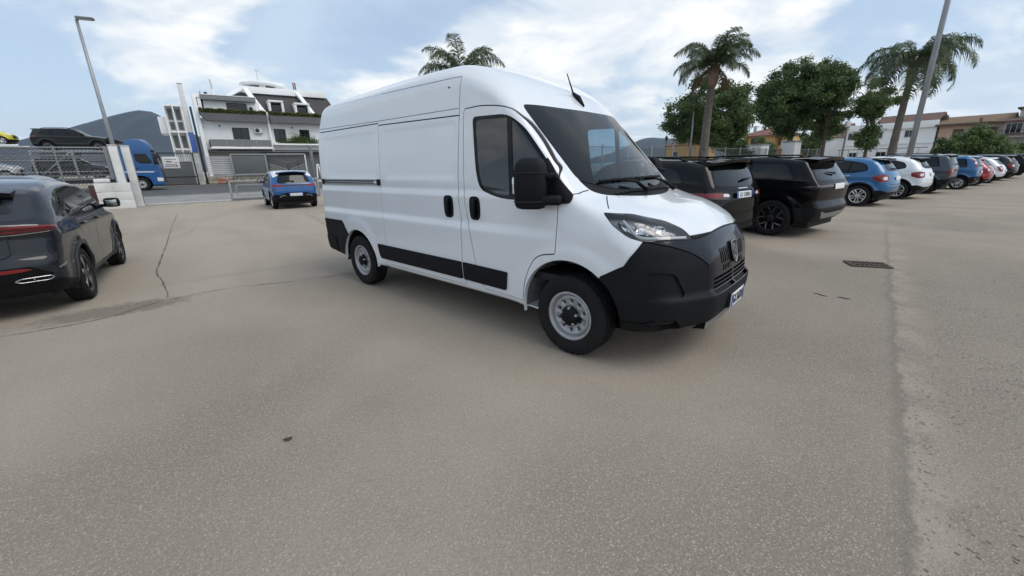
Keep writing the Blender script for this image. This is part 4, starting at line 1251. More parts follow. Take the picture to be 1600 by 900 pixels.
    # ---- mirrors
    for sy in (-1, 1):
        m = empty('wing_mirror', (3.30, sy * 1.03, 1.405), -sy * R(-62)); m.parent = V; m.scale = (.92, .92, .88)
        b = MB()
        secs = []
        # stacked rounded sections: width across (y), depth along x
        for z, w_, d_, cx in ((-.215, .085, .060, -.03), (-.205, .120, .085, -.03), (-.175, .138, .100, -.03), (-.02, .143, .105, -.025), (.10, .142, .105, -.025), (.17, .132, .098, -.028), (.212, .105, .080, -.033), (.232, .06, .045, -.035)):
            secs.append([(cx + d_ * (abs(math.cos(t)) ** .6) * (1 if math.cos(t) > 0 else -.55), sy * (.20 + w_ * (abs(math.sin(t)) ** .7) * (1 if math.sin(t) > 0 else -1)), z) for t in np.linspace(0, 2 * math.pi, 28, endpoint=False)])
        vs = [p for s_ in secs for p in s_]; n = 28
        b.add(vs, [(i * n + k, i * n + (k + 1) % n, (i + 1) * n + (k + 1) % n, (i + 1) * n + k) for i in range(len(secs) - 1) for k in range(n)] + [tuple(range(n)), tuple(range((len(secs) - 1) * n, len(secs) * n))], True)
        b.build('mirror_housing', M['plastic'], m)
        for z in (.105, -.145):
            q = [(-.027 + .1085 * (abs(math.cos(t)) ** .6) * (1 if math.cos(t) > 0 else -.55), sy * (.20 + .1455 * (abs(math.sin(t)) ** .7) * (1 if math.sin(t) > 0 else -1)), z) for t in np.linspace(0, 2 * math.pi, 28, endpoint=False)]
            b = MB(); b.tube(q, .0035, 6, closed=True); b.build('housing_joint', M['gap'], m)
        b = MB(); b.bbox((-.012, sy * .335, -.005), (.085, .035, .15), .014); b.build('side_indicator', M['indicator'], m)
        b = MB(); b.bbox((-.012, sy * .343, -.005), (.05, .03, .12), .01); b.build('indicator_reflector', M['reflector'], m)
        b = MB(); b.bbox((.0, sy * .02, -.135), (.12, .19, .085), .03); b.build('lower_arm', M['plastic'], m)
        b = MB(); b.bbox((-.02, sy * .04, .075), (.10, .15, .05), .02); b.build('upper_arm', M['plastic'], m)
        b = MB(); b.bbox((-.085, sy * .20, .06), (.012, .22, .22), .01); b.bbox((-.085, sy * .20, -.13), (.012, .22, .10), .01); b.build('mirror_glass', M['mirror'], m)
    # ---- wipers
    for y0, y1 in ((-.56, -.02), (.02, .60)):
        w_ = empty('wiper', (0, 0, 0)); w_.parent = V
        def ws_pt(x, y, o=.02):
            q, n_ = S.at_top(x, y); return q + n_ * o
        piv = ws_pt(3.63, y1 - .05, .015)
        knee = ws_pt(3.52, y1 - .10, .045); end = ws_pt(3.49, (y0 + y1) / 2, .04)
        b = MB(); b.tube([piv, knee, end], [.018, .014, .008], 8); b.build('wiper_arm', M['plastic'], w_)
        bl = [ws_pt(3.475 - .10 * abs(y) ** 2, y, .018) for y in np.linspace(y0 - .04, y1 - .02, 10)]
        b = MB(); b.tube(bl, .011, 6); b.build('wiper_blade', M['rubber'], w_)
        b = MB(); b.lathe([(.022, 0), (.022, .03), (.0, .034)], 'Z', 12, tuple(piv)); b.build('pivot_cap', M['plastic'], w_)
    b = MB()
    for k in range(14):
        y = -.52 + k * .08; q, _ = S.at_top(3.60 - .06 * abs(y), y)
        b.bbox((q.x, y, q.z + .001), (.09, .012, .012), .003)
    b.build('cowl_vent', M['gloss_black'], V)
    # ---- aerial
    p, n_ = S.at_top(2.72, .14)
    b = MB(); b.tube([p + Vector((.09, 0, -.075)), p + Vector((.02, 0, .005)), p + Vector((-.05, 0, .065))], [.008, .03, .012], 8)
    a = b.build('aerial', M['plastic'], V)
    b = MB(); b.tube([p + Vector((-.045, 0, .06)), p + Vector((-.125, 0, .255))], [.009, .005], 8); b.build('aerial_rod', M['plastic'], a)
    # ---- cabin
    cab = empty('cabin', (0, 0, 0)); cab.parent = V
    F = []
    for f_, t_ in zip(S.F, S.T):
        if t_ in ('body', 'gap', 'door|R', 'door|L', 'cowl'):
            cx, cy, cz = S.V[list(f_)].mean(0)
            if 1.9 < cx < 3.45 and cz > .7: F.append(f_)
    S.faces_object(F, 'cab_lining', M['dash'], cab, -.03, 0)
    b = MB(); b.box((1.98, 0, 1.33), (.03, 1.82, 1.9)); b.build('bulkhead', M['dash'], cab)
    b = MB(); b.box((2.6, 0, .62), (1.5, 1.84, .06)); b.build('cab_floor', M['dash'], cab)
    b = MB(); b.bbox((3.20, 0, 1.10), (.62, 1.70, .30), .08); b.bbox((3.05, 0, .9), (.40, 1.66, .40), .08); b.build('dashboard', M['dash'], cab)
    b = MB(); b.bbox((3.02, .46, 1.27), (.26, .40, .12), .05); b.build('instrument_hood', M['dash'], cab)
    for y, w_ in ((.50, .48), (-.22, .44), (-.62, .44)):
        b = MB(); b.bbox((2.45, y, .92), (.52, w_, .16), .06); b.bbox((2.22, y, 1.26), (.16, w_ - .02, .66), .06, rot=Matrix.Rotation(-.16, 3, 'Y'))
        b.bbox((2.14, y, 1.68), (.10, .26, .20), .045); b.box((2.42, y, .75), (.4, w_ * .8, .22)); b.build('seat', M['seat'], cab)
    b = MB()
    c = Vector((2.86, .46, 1.23)); ax = Vector((-.85, 0, .52)).normalized(); u = Vector((0, 1, 0)); v = ax.cross(u)
    b.tube([c + (u * math.cos(t) + v * math.sin(t)) * .19 for t in np.linspace(0, 2 * math.pi, 28, endpoint=False)], .014, 8, closed=True)
    for t in (0, math.pi, -math.pi / 2): b.tube([c, c + (u * math.cos(t) + v * math.sin(t)) * .18], .014, 6)
    b.lathe([(.06, -.02), (.06, .02), (0, .03)], 'Z', 14, tuple(c)); b.build('steering_wheel', M['dash'], cab)
    b = MB(); b.box((3.30, .06, 1.262), (.21, .30, .004), .3); b.box((3.27, -.18, 1.258), (.20, .15, .004), -.2); b.build('paper_sheet', M['paper'], cab)
    b = MB(); b.bbox((2.80, 0, 1.93), (.03, .22, .07), .012); b.tube([(2.80, 0, 1.95), (2.86, 0, 2.03)], .01); b.build('rear_view_mirror', M['plastic'], cab)
    b = MB(); b.box((2.35, 0, 2.16), (.62, 1.40, .02)); b.build('headliner', M['headliner'], cab)
    return V, S
VAN, VAN_SHELL = build_van()
# ------------------------------------------------------------------ parked cars: one generator, a specification per model
def mirror_u(p): return [(-a, b) for a, b in p]
_car_protos = {}
def car_shape(sp):
    prof = Profile(rpoly(sp['profile'], .08, 5), .02)
    Wd, H, belt, tum = sp['W'] / 2, sp['H'], sp['belt'], sp.get('tumble', .17)
    Lg = sp['L']; arches = sp['axles']; rT = sp.get('rear_taper', .06); bowr = sp.get('bow_rear', .16); bowf = sp.get('bow_front', .32); ra = sp['arch_r']
    cr = sp.get('crease')
    def w(x, z):
        q = Wd - .012 - tum * np.clip((z - belt) / (H - belt), 0, 1.3) ** 1.25 - .05 * sstep(.55, .2, z)
        q = q - rT * np.clip((1.1 - x) / 1.1, 0, 1.4) ** 1.8 * (1 + .9 * sstep(belt, H, z))
        q = q - .07 * np.clip((x - Lg + 1.0) / 1.0, 0, 1.4) ** 1.8
        q = q + .018 * bump(z, belt - .13, .07) - .012 * bump(z, .60, .10)
        for xc in arches:
            q = q + .022 * sstep(ra + .16, ra + .03, np.sqrt((x - xc) ** 2 + (z - sp['wheel_r']) ** 2))
        return q
    def f(P):
        x, y, z = P[:, 0], P[:, 1], P[:, 2]; a = np.abs(y)
        t = np.minimum(a / Wd, 1.3)
        xs = x + bowf * t ** 2.6 * sstep(Lg * .55, Lg * .75, x) - bowr * t ** 2.6 * sstep(1.3, .5, x)
        zs = z + sp.get('crown', .05) * t ** 2 * sstep(.7, 1.1, z)
        k = sp.get('k', .10) + .07 * sstep(Lg - 1.0, Lg, x) + sp.get('k_rear', .05) * sstep(.7, .1, x) + .05 * sstep(H - .3, H, z)
        return smax(prof(xs, zs), a - w(x, z), k)
    return f
def make_car(name, sp, loc, rz, paint_, label, cat='car', group=None, roof=None, plate='', wheels=True, extra=None):
    key = sp['name']
    c = empty(name, loc, rz, label=label, cat=cat, group=group)
    P = M[paint_]
    def paint_object(o, m):
        for s_ in o.material_slots: s_.link = 'OBJECT'; s_.material = m
    if key in _car_protos:
        for ch in _car_protos[key]:
            n_ = copy_tree(ch, c)
            if n_.get('painted'): paint_object(n_, M[roof] if (roof and n_.name.startswith('roof_panel')) else P)
            for q in n_.children:
                if q.get('painted'): paint_object(q, P)
    else:
        parts = build_car_parts(sp, c, P, M[roof] if roof else P)
        _car_protos[key] = parts
    ax = 1.0
    if plate is not None and 'plate' in sp:
        z_, tilt = sp['plate']
        p = sp['_shell'].at_end(0, z_, -1)[0]
        number_plate(c, p + Vector((-.015, 0, 0)), math.pi, plate, -tilt, blank=(plate == ''))
    return c
def build_car_parts(sp, c, P, Proof):
    f = car_shape(sp); Lg, H, Wd = sp['L'], sp['H'], sp['W'] / 2
    st = sp.get('step', .07)
    xs = lines(-.25, Lg + .25, st, [(-.25, .5, st * .6), (Lg - .4, Lg + .25, st * .8)]); ys = lines(-Wd - .12, Wd + .12, st * .9); zs = lines(.05, H + .12, st * .8)
    S = Shell(f, xs, ys, zs, (.62, Lg - .75, -Wd * .5, Wd * .5, .50, .72))
    sp['_shell'] = S
    ax = 1.0
    before = set(c.children)
    wr = sp['wheel_r']; ar = sp['arch_r']
    # ---- ends
    rp = []
    for tag, pl, only in sp['rear']:
        if tag.endswith('*'):
            t = tag[:-1]; rp += [(t + '|L', pl, only), (t + '|R', mirror_u(pl), only)]
        else: rp.append((tag, pl + mirror_u(pl)[::-1] if not tag.startswith('=') else pl, only))
    S.end(rp, ax, -1, .04)
    fp = []
    for tag, pl, only in sp.get('front', DEFAULT_FRONT):
        if tag.endswith('*'):
            t = tag[:-1]; fp += [(t + '|L', pl, only), (t + '|R', mirror_u(pl), only)]
        else: fp.append((tag, pl + mirror_u(pl)[::-1], only))
    S.end(fp, Lg - 1.0, 1, .04)
    # ---- windscreen from above
    wsx0, wsx1, wsy = sp['screen']
    S.top([('screen', rpoly([(wsx0, -wsy * .86), (wsx0, wsy * .86), (wsx1, wsy), (wsx1 + .06, 0, .3), (wsx1, -wsy)], .06), ['body'])] +
          ([('roof', rpoly(sp['roof'], .08), ['body'])] if 'roof' in sp else []), .12)
    # ---- sides
    for sy, t in ((-1, '|R'), (1, '|L')):
        polys = []
        if 'clad' in sp:
            cw, sz = sp['clad']
            x0, x1 = sp['axles']
            ring0 = arc(x0, wr, ar + cw, 200, -20, 24); ring1 = arc(x1, wr, ar + cw, 200, -20, 24)
            polys += [('clad' + t, ring0 + [(x0, .05)], ['body']), ('clad' + t, ring1 + [(x1, .05)], ['body']), ('clad' + t, [(x0, sz), (x1, sz), (x1, .05), (x0, .05)], ['body'])]
        for d in sp.get('gaps', ()): polys.append(('gap', stroke(smooth_line(d, 4), .012), ['body']))
        polys += [('frame' + t, rpoly(sp['dlo_frame'], .05), None), ('dlo' + t, rpoly(sp['dlo'], .05), None)]
        for a, b in sp.get('pillars', ()): polys.append(('frame' + t, [(a[0] - .03, a[1]), (a[0] + .03, a[1]), (b[0] + .03, b[1]), (b[0] - .03, b[1])], ['dlo' + t]))
        for xc in sp['axles']: polys.append(('hole', arc(xc, wr, ar, 205, -25, 26) + [(xc + ar * .9, .0), (xc - ar * .9, .0)], None))
        S.side(polys, sy, .06)
    tags = set(S.T)
    o = S.part('body', 'body', P, c); o['painted'] = 1
    if 'roof' in tags: o = S.part('roof', 'roof_panel', Proof, c); o['painted'] = 1
    S.part('screen', 'windscreen', M['dark_glass'], c, .001)
    S.part('gap', 'shut_line', M['gap'], c, -.012, 0)
    spec_mat = {'rglass': ('rear_window', 'dark_glass', .001), 'lamp': ('tail_light', 'red_lamp', .006), 'lampd': ('tail_light', 'dark_red_lamp', .006), 'lampw': ('reversing_light', 'white_lamp', .008),
                'bumper': ('rear_bumper', 'plastic', .004), 'black': ('gloss_trim', 'gloss_black', .003), 'silver': ('metal_trim', 'bracket', .008), 'refl': ('reflector_strip', 'red_lamp', .006),
                'fbumper': ('front_bumper', 'plastic', .004), 'head': ('headlight', 'white_lamp', .004), 'grille': ('grille', 'gloss_black', .003), 'line': ('shut_line', 'gap', -.012), 'chrome': ('chrome_strip', 'chrome', .008),
                'rec': ('plate_recess', 'gloss_black', -.02), 'boot': ('tailgate_panel', 'paint', .006)}
    for t in sorted(tags):
        b = t.split('|')[0].split('#')[0].lstrip('=')
        if b in spec_mat:
            nm, mt, off = spec_mat[b]
            if mt == 'paint': o = S.part(t, nm, P, c, off, .02); o['painted'] = 1
            else: S.part(t, nm, M[mt], c, off, .02)
        elif b == 'clad': S.part(t, 'arch_cladding', M[sp.get('clad_mat', 'plastic')], c, .008, .03)
        elif b == 'frame': S.part(t, 'window_frame', M['gloss_black'], c, .0015, .015)
        elif b == 'dlo': S.part(t, 'side_window', M['dark_glass'], c, .001, .01)
    # ---- wheels, wells, underbody
    for xc in sp['axles']:
        for sy in (-1, 1):
            b = MB(); pts = arc(xc, wr, ar + .02, -15, 195, 18); n = len(pts)
            b.add([(x, sy * (Wd - .06), z) for x, z in pts] + [(x, sy * (Wd - .45), z) for x, z in pts], [(i, i + 1, n + i + 1, n + i) for i in range(n - 1)] + [tuple(range(n, 2 * n))])
            b.build('wheel_housing', M['well'], c)
            wheel(c, (xc, sy * (Wd - .125), wr), sy, wr, sp['rim_r'], sp.get('tyre_w', .21), sp['rim'])
    b = MB(); b.bbox((Lg / 2, 0, .27), (Lg - .5, Wd * 1.45, .16), .05); b.build('underbody', M['well'], c)
    # ---- mirrors, handles, spoiler, rails, wiper
    mx, mz = sp['mirror']
    for sy in (-1, 1):
        q, n_ = S.at_side(mx, mz, sy)
        m = empty('wing_mirror', q); m.parent = c
        b = MB(); b.bbox((-.02, sy * .15, .03), (.13, .20, .15), .05); b.bbox((0, sy * .04, -.015), (.07, .12, .05), .02); o = b.build('mirror_housing', M['gloss_black'] if sp.get('dark_mirror', 1) else P, m)
        b = MB(); b.bbox((-.083, sy * .15, .025), (.01, .14, .09), .02); b.build('mirror_glass', M['mirror'], m)
        for hx, hz in sp.get('handles', ()):
            q, n_ = S.at_side(hx, hz, sy)
            b = MB(); b.bbox((q.x, q.y + sy * .018, q.z), (.20, .03, .032), .012); o = b.build('door_handle', M[sp['handle_mat']] if 'handle_mat' in sp else P, c)
            if 'handle_mat' not in sp: o['painted'] = 1
    if 'spoiler' in sp:
        x0, x1, z0, th, yw = sp['spoiler']
        b = MB(); n = 12; rows = []
        for i in range(n + 1):
            y = yw * (2 * i / n - 1); t = abs(2 * i / n - 1)
            zz = z0 - .05 * t ** 2; xo = x0 + .10 * t ** 3
            rows.append([(x1, y, zz + .012), ((x0 + x1) / 2, y, zz + .016), (xo, y, zz - .01), (xo + .01, y, zz - .01 - th), (x1, y, zz - th * 1.4)])
        vs = [p for r_ in rows for p in r_]
        b.add(vs, [(i * 5 + k, i * 5 + (k + 1) % 5, (i + 1) * 5 + (k + 1) % 5, (i + 1) * 5 + k) for i in range(n) for k in range(5)] + [tuple(range(5)), tuple(range(n * 5, n * 5 + 5))], False)
        o = b.build('roof_spoiler', M[sp['spoiler_mat']] if 'spoiler_mat' in sp else P, c)
        if 'spoiler_mat' not in sp: o['painted'] = 1
    if 'rails' in sp:
        x0, x1, yr, mt = sp['rails']
        for sy in (-1, 1):
            pts = [S.at_top(x, sy * yr)[0] for x in np.linspace(x0, x1, 9)]
            pts = [p + Vector((0, 0, .045 if 0 < i < 8 else 0)) for i, p in enumerate(pts)]
            b = MB(); b.tube(pts, .017, 8); b.build('roof_rail', M[mt], c)
    if 'wiper' in sp:
        wz, wl = sp['wiper']
        q, n_ = S.at_end(0, wz, -1); q2, n2 = S.at_end(wl, wz + .03, -1)
        b = MB(); b.tube([q + n_ * .03, (q + q2) / 2 + n_ * .04, q2 + n2 * .02], [.022, .014, .008], 8); b.build('rear_wiper', M['plastic'], c)
    if 'exhaust' in sp:
        ey, ez, ew, eh = sp['exhaust']
        for sy in (-1, 1):
            q, n_ = S.at_end(ey * sy, ez, -1)
            loop = [(S.at_end(ey * sy + p[0] * sy, ez + p[1], -1)[0].x - .012, ey * sy + p[0] * sy, ez + p[1]) for p in rpoly([(-ew * 1.1, 0), (-ew * .7, eh), (ew, eh * 1.1), (ew * 1.15, 0), (ew * .8, -eh), (-ew * .8, -eh)], .015, 3)]
            b = MB(); b.tube(loop, .0055, 6, closed=True); b.tube([(q.x - .01, ey * sy, ez + eh), (q.x - .01, ey * sy, ez - eh)], .004, 6); b.build('exhaust_trim', M['chrome'], c)
    if 'antenna' in sp:
        q, n_ = S.at_top(sp['antenna'], 0)
        b = MB(); b.prism([(-.07, 0), (.05, 0), (-.05, .06), (-.065, .06)], -.012, .012, 'Y'); o = b.build('shark_fin', M['gloss_black'], c, loc=q)
    if 'tailgate_line' in sp: pass
    return [ch for ch in c.children if ch not in before]
def U(y, x=.03): return math.atan2(y, 1.0 - x)
DEFAULT_FRONT = [('fbumper', [(-1.1, .42), (-1.1, .05), (0, .05), (0, .42)], ['body']), ('grille', [(-.5, .72), (-.5, .50), (0, .48), (0, .74)], None),
                 ('head*', rpoly([(.48, .72), (.52, .82), (.80, .86), (.86, .80), (.70, .70)], .03), None)]
SPECS = {}
def spec(**k): SPECS[k['name']] = k; return k
# dark grey coupe-like crossover on the left
spec(name='coupe_suv', L=4.32, W=1.80, H=1.54, belt=1.03, tumble=.20, axles=(.86, 3.47), wheel_r=.335, arch_r=.385, rim_r=.238, rim='twist', step=.05, tyre_w=.215, k=.07,
     profile=[(.10, .30), (.03, .42), (.0, .62), (.05, .72, .03), (.07, .96, .05), (.02, 1.06, .03), (.10, 1.14, .05), (.20, 1.19, .06), (.56, 1.42, .12), (1.05, 1.51, .3), (1.75, 1.545, .3), (2.5, 1.49, .3), (3.28, 1.07, .15), (3.5, 1.02, .2), (4.12, .90, .2), (4.30, .72, .1), (4.32, .40, .1), (4.2, .24), (.3, .24)],
     dlo_frame=[(.66, 1.12, .05), (.80, 1.27, .1), (1.20, 1.415, .2), (1.75, 1.455, .3), (2.42, 1.42, .2), (3.03, 1.09, .05), (2.9, 1.025, .03), (1.15, 1.035, .2)],
     dlo=[(.72, 1.125, .05), (.84, 1.255, .1), (1.22, 1.39, .2), (1.75, 1.43, .3), (2.40, 1.395, .2), (2.93, 1.09, .05), (2.87, 1.05, .03), (1.15, 1.06, .2)],
     pillars=[((1.22, 1.03), (1.02, 1.38)), ((2.00, 1.03), (1.93, 1.44))],
     gaps=[[(1.96, 1.03), (2.0, .75), (2.0, .32)], [(1.10, 1.05), (1.06, .88), (1.25, .6), (1.30, .34)], [(2.98, 1.05), (3.05, .8), (3.02, .45), (2.95, .32)], [(1.3, .33), (2.95, .31)]],
     screen=(2.42, 3.26, .68), clad=(.055, .30), clad_mat='plastic_grey', handles=((1.32, .95), (2.18, .95)), mirror=(2.86, 1.09), dark_mirror=1,
     spoiler=(.34, .85, 1.44, .05, .56), spoiler_mat='gloss_black', wiper=(1.20, .30), plate=(.80, .1), exhaust=(.60, .455, .13, .022), antenna=.95,
     rear=[('rglass', rpoly([(0, 1.38), (-U(.52, .4), 1.37), (-U(.64, .2), 1.19), (-U(.58, .12), 1.165), (0, 1.16)], .03), ['body']),
           ('lampd', [(0, 1.045), (-U(.42), 1.045), (-U(.42), .965), (0, .965)], ['body']),
           ('lampd#1*', rpoly([(U(.40), 1.05), (U(.60), 1.055), (U(.80, .18), 1.04), (U(.895, .42), 1.005), (U(.86, .25), .985), (U(.60), .962), (U(.40), .962)], .015), ['body', 'lampd']),
           ('lamp*', rpoly([(U(.50), 1.035), (U(.60), 1.038), (U(.79, .18), 1.028), (U(.88, .38), 1.004), (U(.79, .18), 1.012), (U(.60), 1.018), (U(.50), 1.018)], .004), None),
           ('lamp#2*', rpoly([(U(.50), .992), (U(.60), .994), (U(.82, .22), .998), (U(.82, .22), .990), (U(.60), .978), (U(.50), .978)], .004), None),
           ('chrome*', rpoly([(U(.44), .956), (U(.60), .955), (U(.84, .22), .974), (U(.80, .2), .962), (U(.60), .946), (U(.44), .948)], .004), None),
           ('line', [(0, .715), (-U(.46), .715), (-U(.52), .75), (-U(.535), .90), (-U(.545), .90), (-U(.53), .745), (-U(.465), .705), (0, .703)], ['body']),
           ('line#1*', [(U(.555), .96), (U(.555), .90), (U(.562), .90), (U(.562), .96)], ['body']),
           ('black', [(0, .60), (-U(.62), .605), (-U(.76, .12), .50), (-U(.66), .405), (0, .395)], ['body']),
           ('refl', [(0, .585), (-U(.55), .590), (-U(.63, .05), .572), (-U(.55), .555), (0, .545)], None),
           ('silver*', rpoly([(U(.80, .14), .56), (U(.86, .25), .60), (U(.86, .25), .58), (U(.81, .14), .545)], .004), ['body']),
           ('bumper', [(0, .395), (-U(.66), .405), (-U(.80, .12), .43), (-1.05, .34), (-1.05, .05), (0, .05)], ['body'])])
# blue crossover seen from behind near the gate
spec(name='gate_suv', L=4.30, W=1.80, H=1.60, belt=1.02, axles=(.82, 3.43), wheel_r=.335, arch_r=.38, rim_r=.23, rim='y_bright',
     profile=[(.16, .32), (.04, .45), (.0, .70), (.03, .92, .06), (.06, 1.06), (.38, 1.48, .12), (.75, 1.58, .2), (1.9, 1.61, .4), (2.5, 1.56, .3), (3.25, 1.06, .15), (4.1, .92, .25), (4.29, .75, .1), (4.28, .4), (4.1, .25), (.4, .25)],
     dlo_frame=[(.62, 1.10), (.80, 1.42, .1), (1.6, 1.49, .2), (2.4, 1.44, .2), (3.02, 1.06, .05), (2.9, 1.0)], dlo=[(.68, 1.11), (.84, 1.40, .1), (1.6, 1.465, .2), (2.38, 1.42, .2), (2.94, 1.06, .05), (2.85, 1.02)],
     pillars=[((1.22, 1.0), (1.12, 1.48)), ((2.02, 1.0), (1.95, 1.48))], gaps=[[(1.98, 1.0), (2.0, .35)], [(1.12, 1.02), (1.28, .6), (1.3, .35)], [(2.98, 1.0), (2.95, .35)]],
     screen=(2.5, 3.22, .68), clad=(.06, .34), handles=((1.3, .93), (2.18, .93)), mirror=(2.88, 1.10), spoiler=(.26, .6, 1.55, .03, .58), wiper=(1.12, .3), plate=(.60, .1), antenna=1.0,
     roof=[(.36, -.74), (2.5, -.72), (2.5, .72), (.36, .74)],
     rear=[('rglass', rpoly([(0, 1.50), (-U(.56, .35), 1.48), (-U(.66, .15), 1.10), (-U(.60), 1.06), (0, 1.05)], .04), ['body']),
           ('lampd', [(0, 1.00), (-U(.45), 1.0), (-U(.45), .955), (0, .955)], ['body']), ('lamp*', rpoly([(U(.45), 1.005), (U(.70, .1), 1.02), (U(.87, .42), 1.03), (U(.87, .35), .97), (U(.74, .1), .92), (U(.46), .95)], .02), None),
           ('bumper', [(0, .68), (-U(.38), .68), (-U(.62), .60), (-U(.84, .2), .62), (-1.1, .42), (-1.1, .05), (0, .05)], ['body']),
           ('silver*', rpoly([(U(.38), .55), (U(.42), .59), (U(.60), .57), (U(.68), .50), (U(.66), .485), (U(.585), .54), (U(.43), .56)], .01), None)])
# black mid-size SUV next to the van's nose
spec(name='compact_suv', L=4.40, W=1.82, H=1.64, belt=1.08, axles=(.88, 3.52), wheel_r=.35, arch_r=.405, rim_r=.23, rim='y_dark', clad=(.07, .36), step=.055, k=.06, bow_rear=.12, tumble=.13,
     profile=[(.18, .34), (.04, .46), (.0, .70), (.02, .98, .05), (.08, 1.15, .06), (.30, 1.52, .08), (.8, 1.605, .2), (1.8, 1.64, .4), (2.5, 1.60, .3), (3.15, 1.14, .15), (4.2, 1.02, .25), (4.39, .85, .1), (4.38, .45), (4.2, .28), (.4, .28)],
     dlo_frame=[(.62, 1.20), (.80, 1.46, .1), (1.7, 1.54, .2), (2.4, 1.49, .2), (2.98, 1.14, .05), (2.9, 1.07), (1.1, 1.10)], dlo=[(.68, 1.20), (.84, 1.43, .1), (1.7, 1.51, .2), (2.38, 1.47, .2), (2.90, 1.14, .05), (2.85, 1.10), (1.1, 1.13)],
     pillars=[((1.28, 1.1), (1.16, 1.52)), ((2.08, 1.1), (2.0, 1.52))], gaps=[[(2.04, 1.08), (2.05, .38)], [(1.2, 1.1), (1.38, .65), (1.4, .38)], [(2.98, 1.08), (3.0, .38)]],
     screen=(2.52, 3.14, .70), handles=((1.35, 1.0), (2.2, 1.0)), mirror=(2.86, 1.16), spoiler=(.14, .70, 1.585, .045, .66), wiper=(1.22, -.40), plate=(.86, .12), rails=(.75, 2.3, .66, 'gloss_black'),
     rear=[('rglass', rpoly([(0, 1.50), (-U(.58, .35), 1.48), (-U(.72, .18), 1.18), (-U(.66, .08), 1.15), (0, 1.14)], .03), ['body']),
           ('lampd*', rpoly([(U(.44), 1.005), (U(.50), 1.04), (U(.80, .15), 1.06), (U(.93, .5), 1.05), (U(.93, .46), .985), (U(.80, .12), .95), (U(.47), .94)], .02), ['body']),
           ('lamp*', rpoly([(U(.67), 1.035), (U(.80, .15), 1.042), (U(.91, .42), 1.035), (U(.91, .42), 1.00), (U(.80, .12), .975), (U(.67), .975)], .01), None),
           ('lampw*', rpoly([(U(.47), 1.0), (U(.51), 1.025), (U(.64), 1.03), (U(.64), .985), (U(.49), .98)], .01), None),
           ('chrome', [(0, 1.115), (-U(.17), 1.115), (-U(.17), 1.095), (0, 1.095)], ['body']), ('rec', [(0, 1.075), (-U(.36), 1.075), (-U(.38), .92), (0, .91)], ['body']),
           ('bumper', [(0, .52), (-U(.50), .52), (-U(.66), .46), (-U(.88, .2), .52), (-1.1, .48), (-1.1, .05), (0, .05)], ['body']), ('line', [(0, .705), (-U(.68), .70), (-U(.68), .690), (0, .695)], ['body']),
           ('black*', rpoly([(U(.20), .62), (U(.60), .62), (U(.62), .56), (U(.20), .56)], .01), ['body'])])
# larger black SUV
spec(name='large_suv', L=4.85, W=1.90, H=1.64, belt=1.10, tumble=.12, axles=(.88, 3.75), wheel_r=.375, arch_r=.43, rim_r=.265, rim='y_dark', clad=(.05, .36), clad_mat='black_paint', tyre_w=.25, step=.05, bow_rear=.08, k=.05, k_rear=.02, crown=.03,
     profile=[(.20, .30), (.06, .45), (.02, .62, .05), (.09, .74, .04), (.05, 1.04, .04), (.12, 1.14, .05), (.40, 1.54, .07), (1.0, 1.615, .2), (2.2, 1.64, .4), (2.9, 1.58, .3), (3.6, 1.14, .15), (4.6, 1.0, .25), (4.83, .85, .1), (4.83, .42), (4.6, .28), (.5, .28)],
     dlo_frame=[(.50, 1.17, .04), (.72, 1.49, .06), (2.2, 1.535, .3), (2.75, 1.48, .2), (3.42, 1.14, .05), (3.3, 1.09), (1.1, 1.12)], dlo=[(.58, 1.18, .04), (.77, 1.465, .06), (2.2, 1.505, .3), (2.72, 1.455, .2), (3.32, 1.14, .05), (3.25, 1.115), (1.1, 1.145)],
     pillars=[((1.50, 1.1), (1.40, 1.52)), ((2.45, 1.1), (2.38, 1.52))], gaps=[[(2.40, 1.1), (2.42, .40)], [(1.45, 1.12), (1.62, .75), (1.62, .42)], [(3.4, 1.1), (3.4, .40)]],
     screen=(2.9, 3.58, .72), handles=((1.55, 1.0), (2.55, 1.0)), handle_mat='black_paint', mirror=(3.28, 1.18), spoiler=(.16, .80, 1.60, .06, .70), wiper=(1.25, .38), plate=(.92, .1), rails=(.9, 2.7, .70, 'gloss_black'),
     rear=[('rglass', rpoly([(0, 1.50), (-U(.62, .42), 1.48), (-U(.76, .24), 1.18), (-U(.70, .12), 1.15), (0, 1.14)], .03), ['body']),
           ('black', [(0, 1.08), (-U(.70, .08), 1.08), (-U(.90, .35), 1.06), (-U(.90, .32), 1.00), (-U(.70), .99), (0, .99)], ['body']),
           ('lampd', [(0, 1.055), (-U(.70, .08), 1.055), (-U(.89, .32), 1.045), (-U(.89, .32), 1.02), (-U(.70), 1.02), (0, 1.02)], None),
           ('bumper', [(0, .58), (-U(.60), .56), (-U(.90, .25), .62), (-1.1, .60), (-1.1, .05), (0, .05)], ['body']),
           ('silver', [(0, .50), (-U(.50), .50), (-U(.66), .54), (-U(.72), .53), (-U(.62), .42), (-U(.5), .38), (0, .38)], None)])
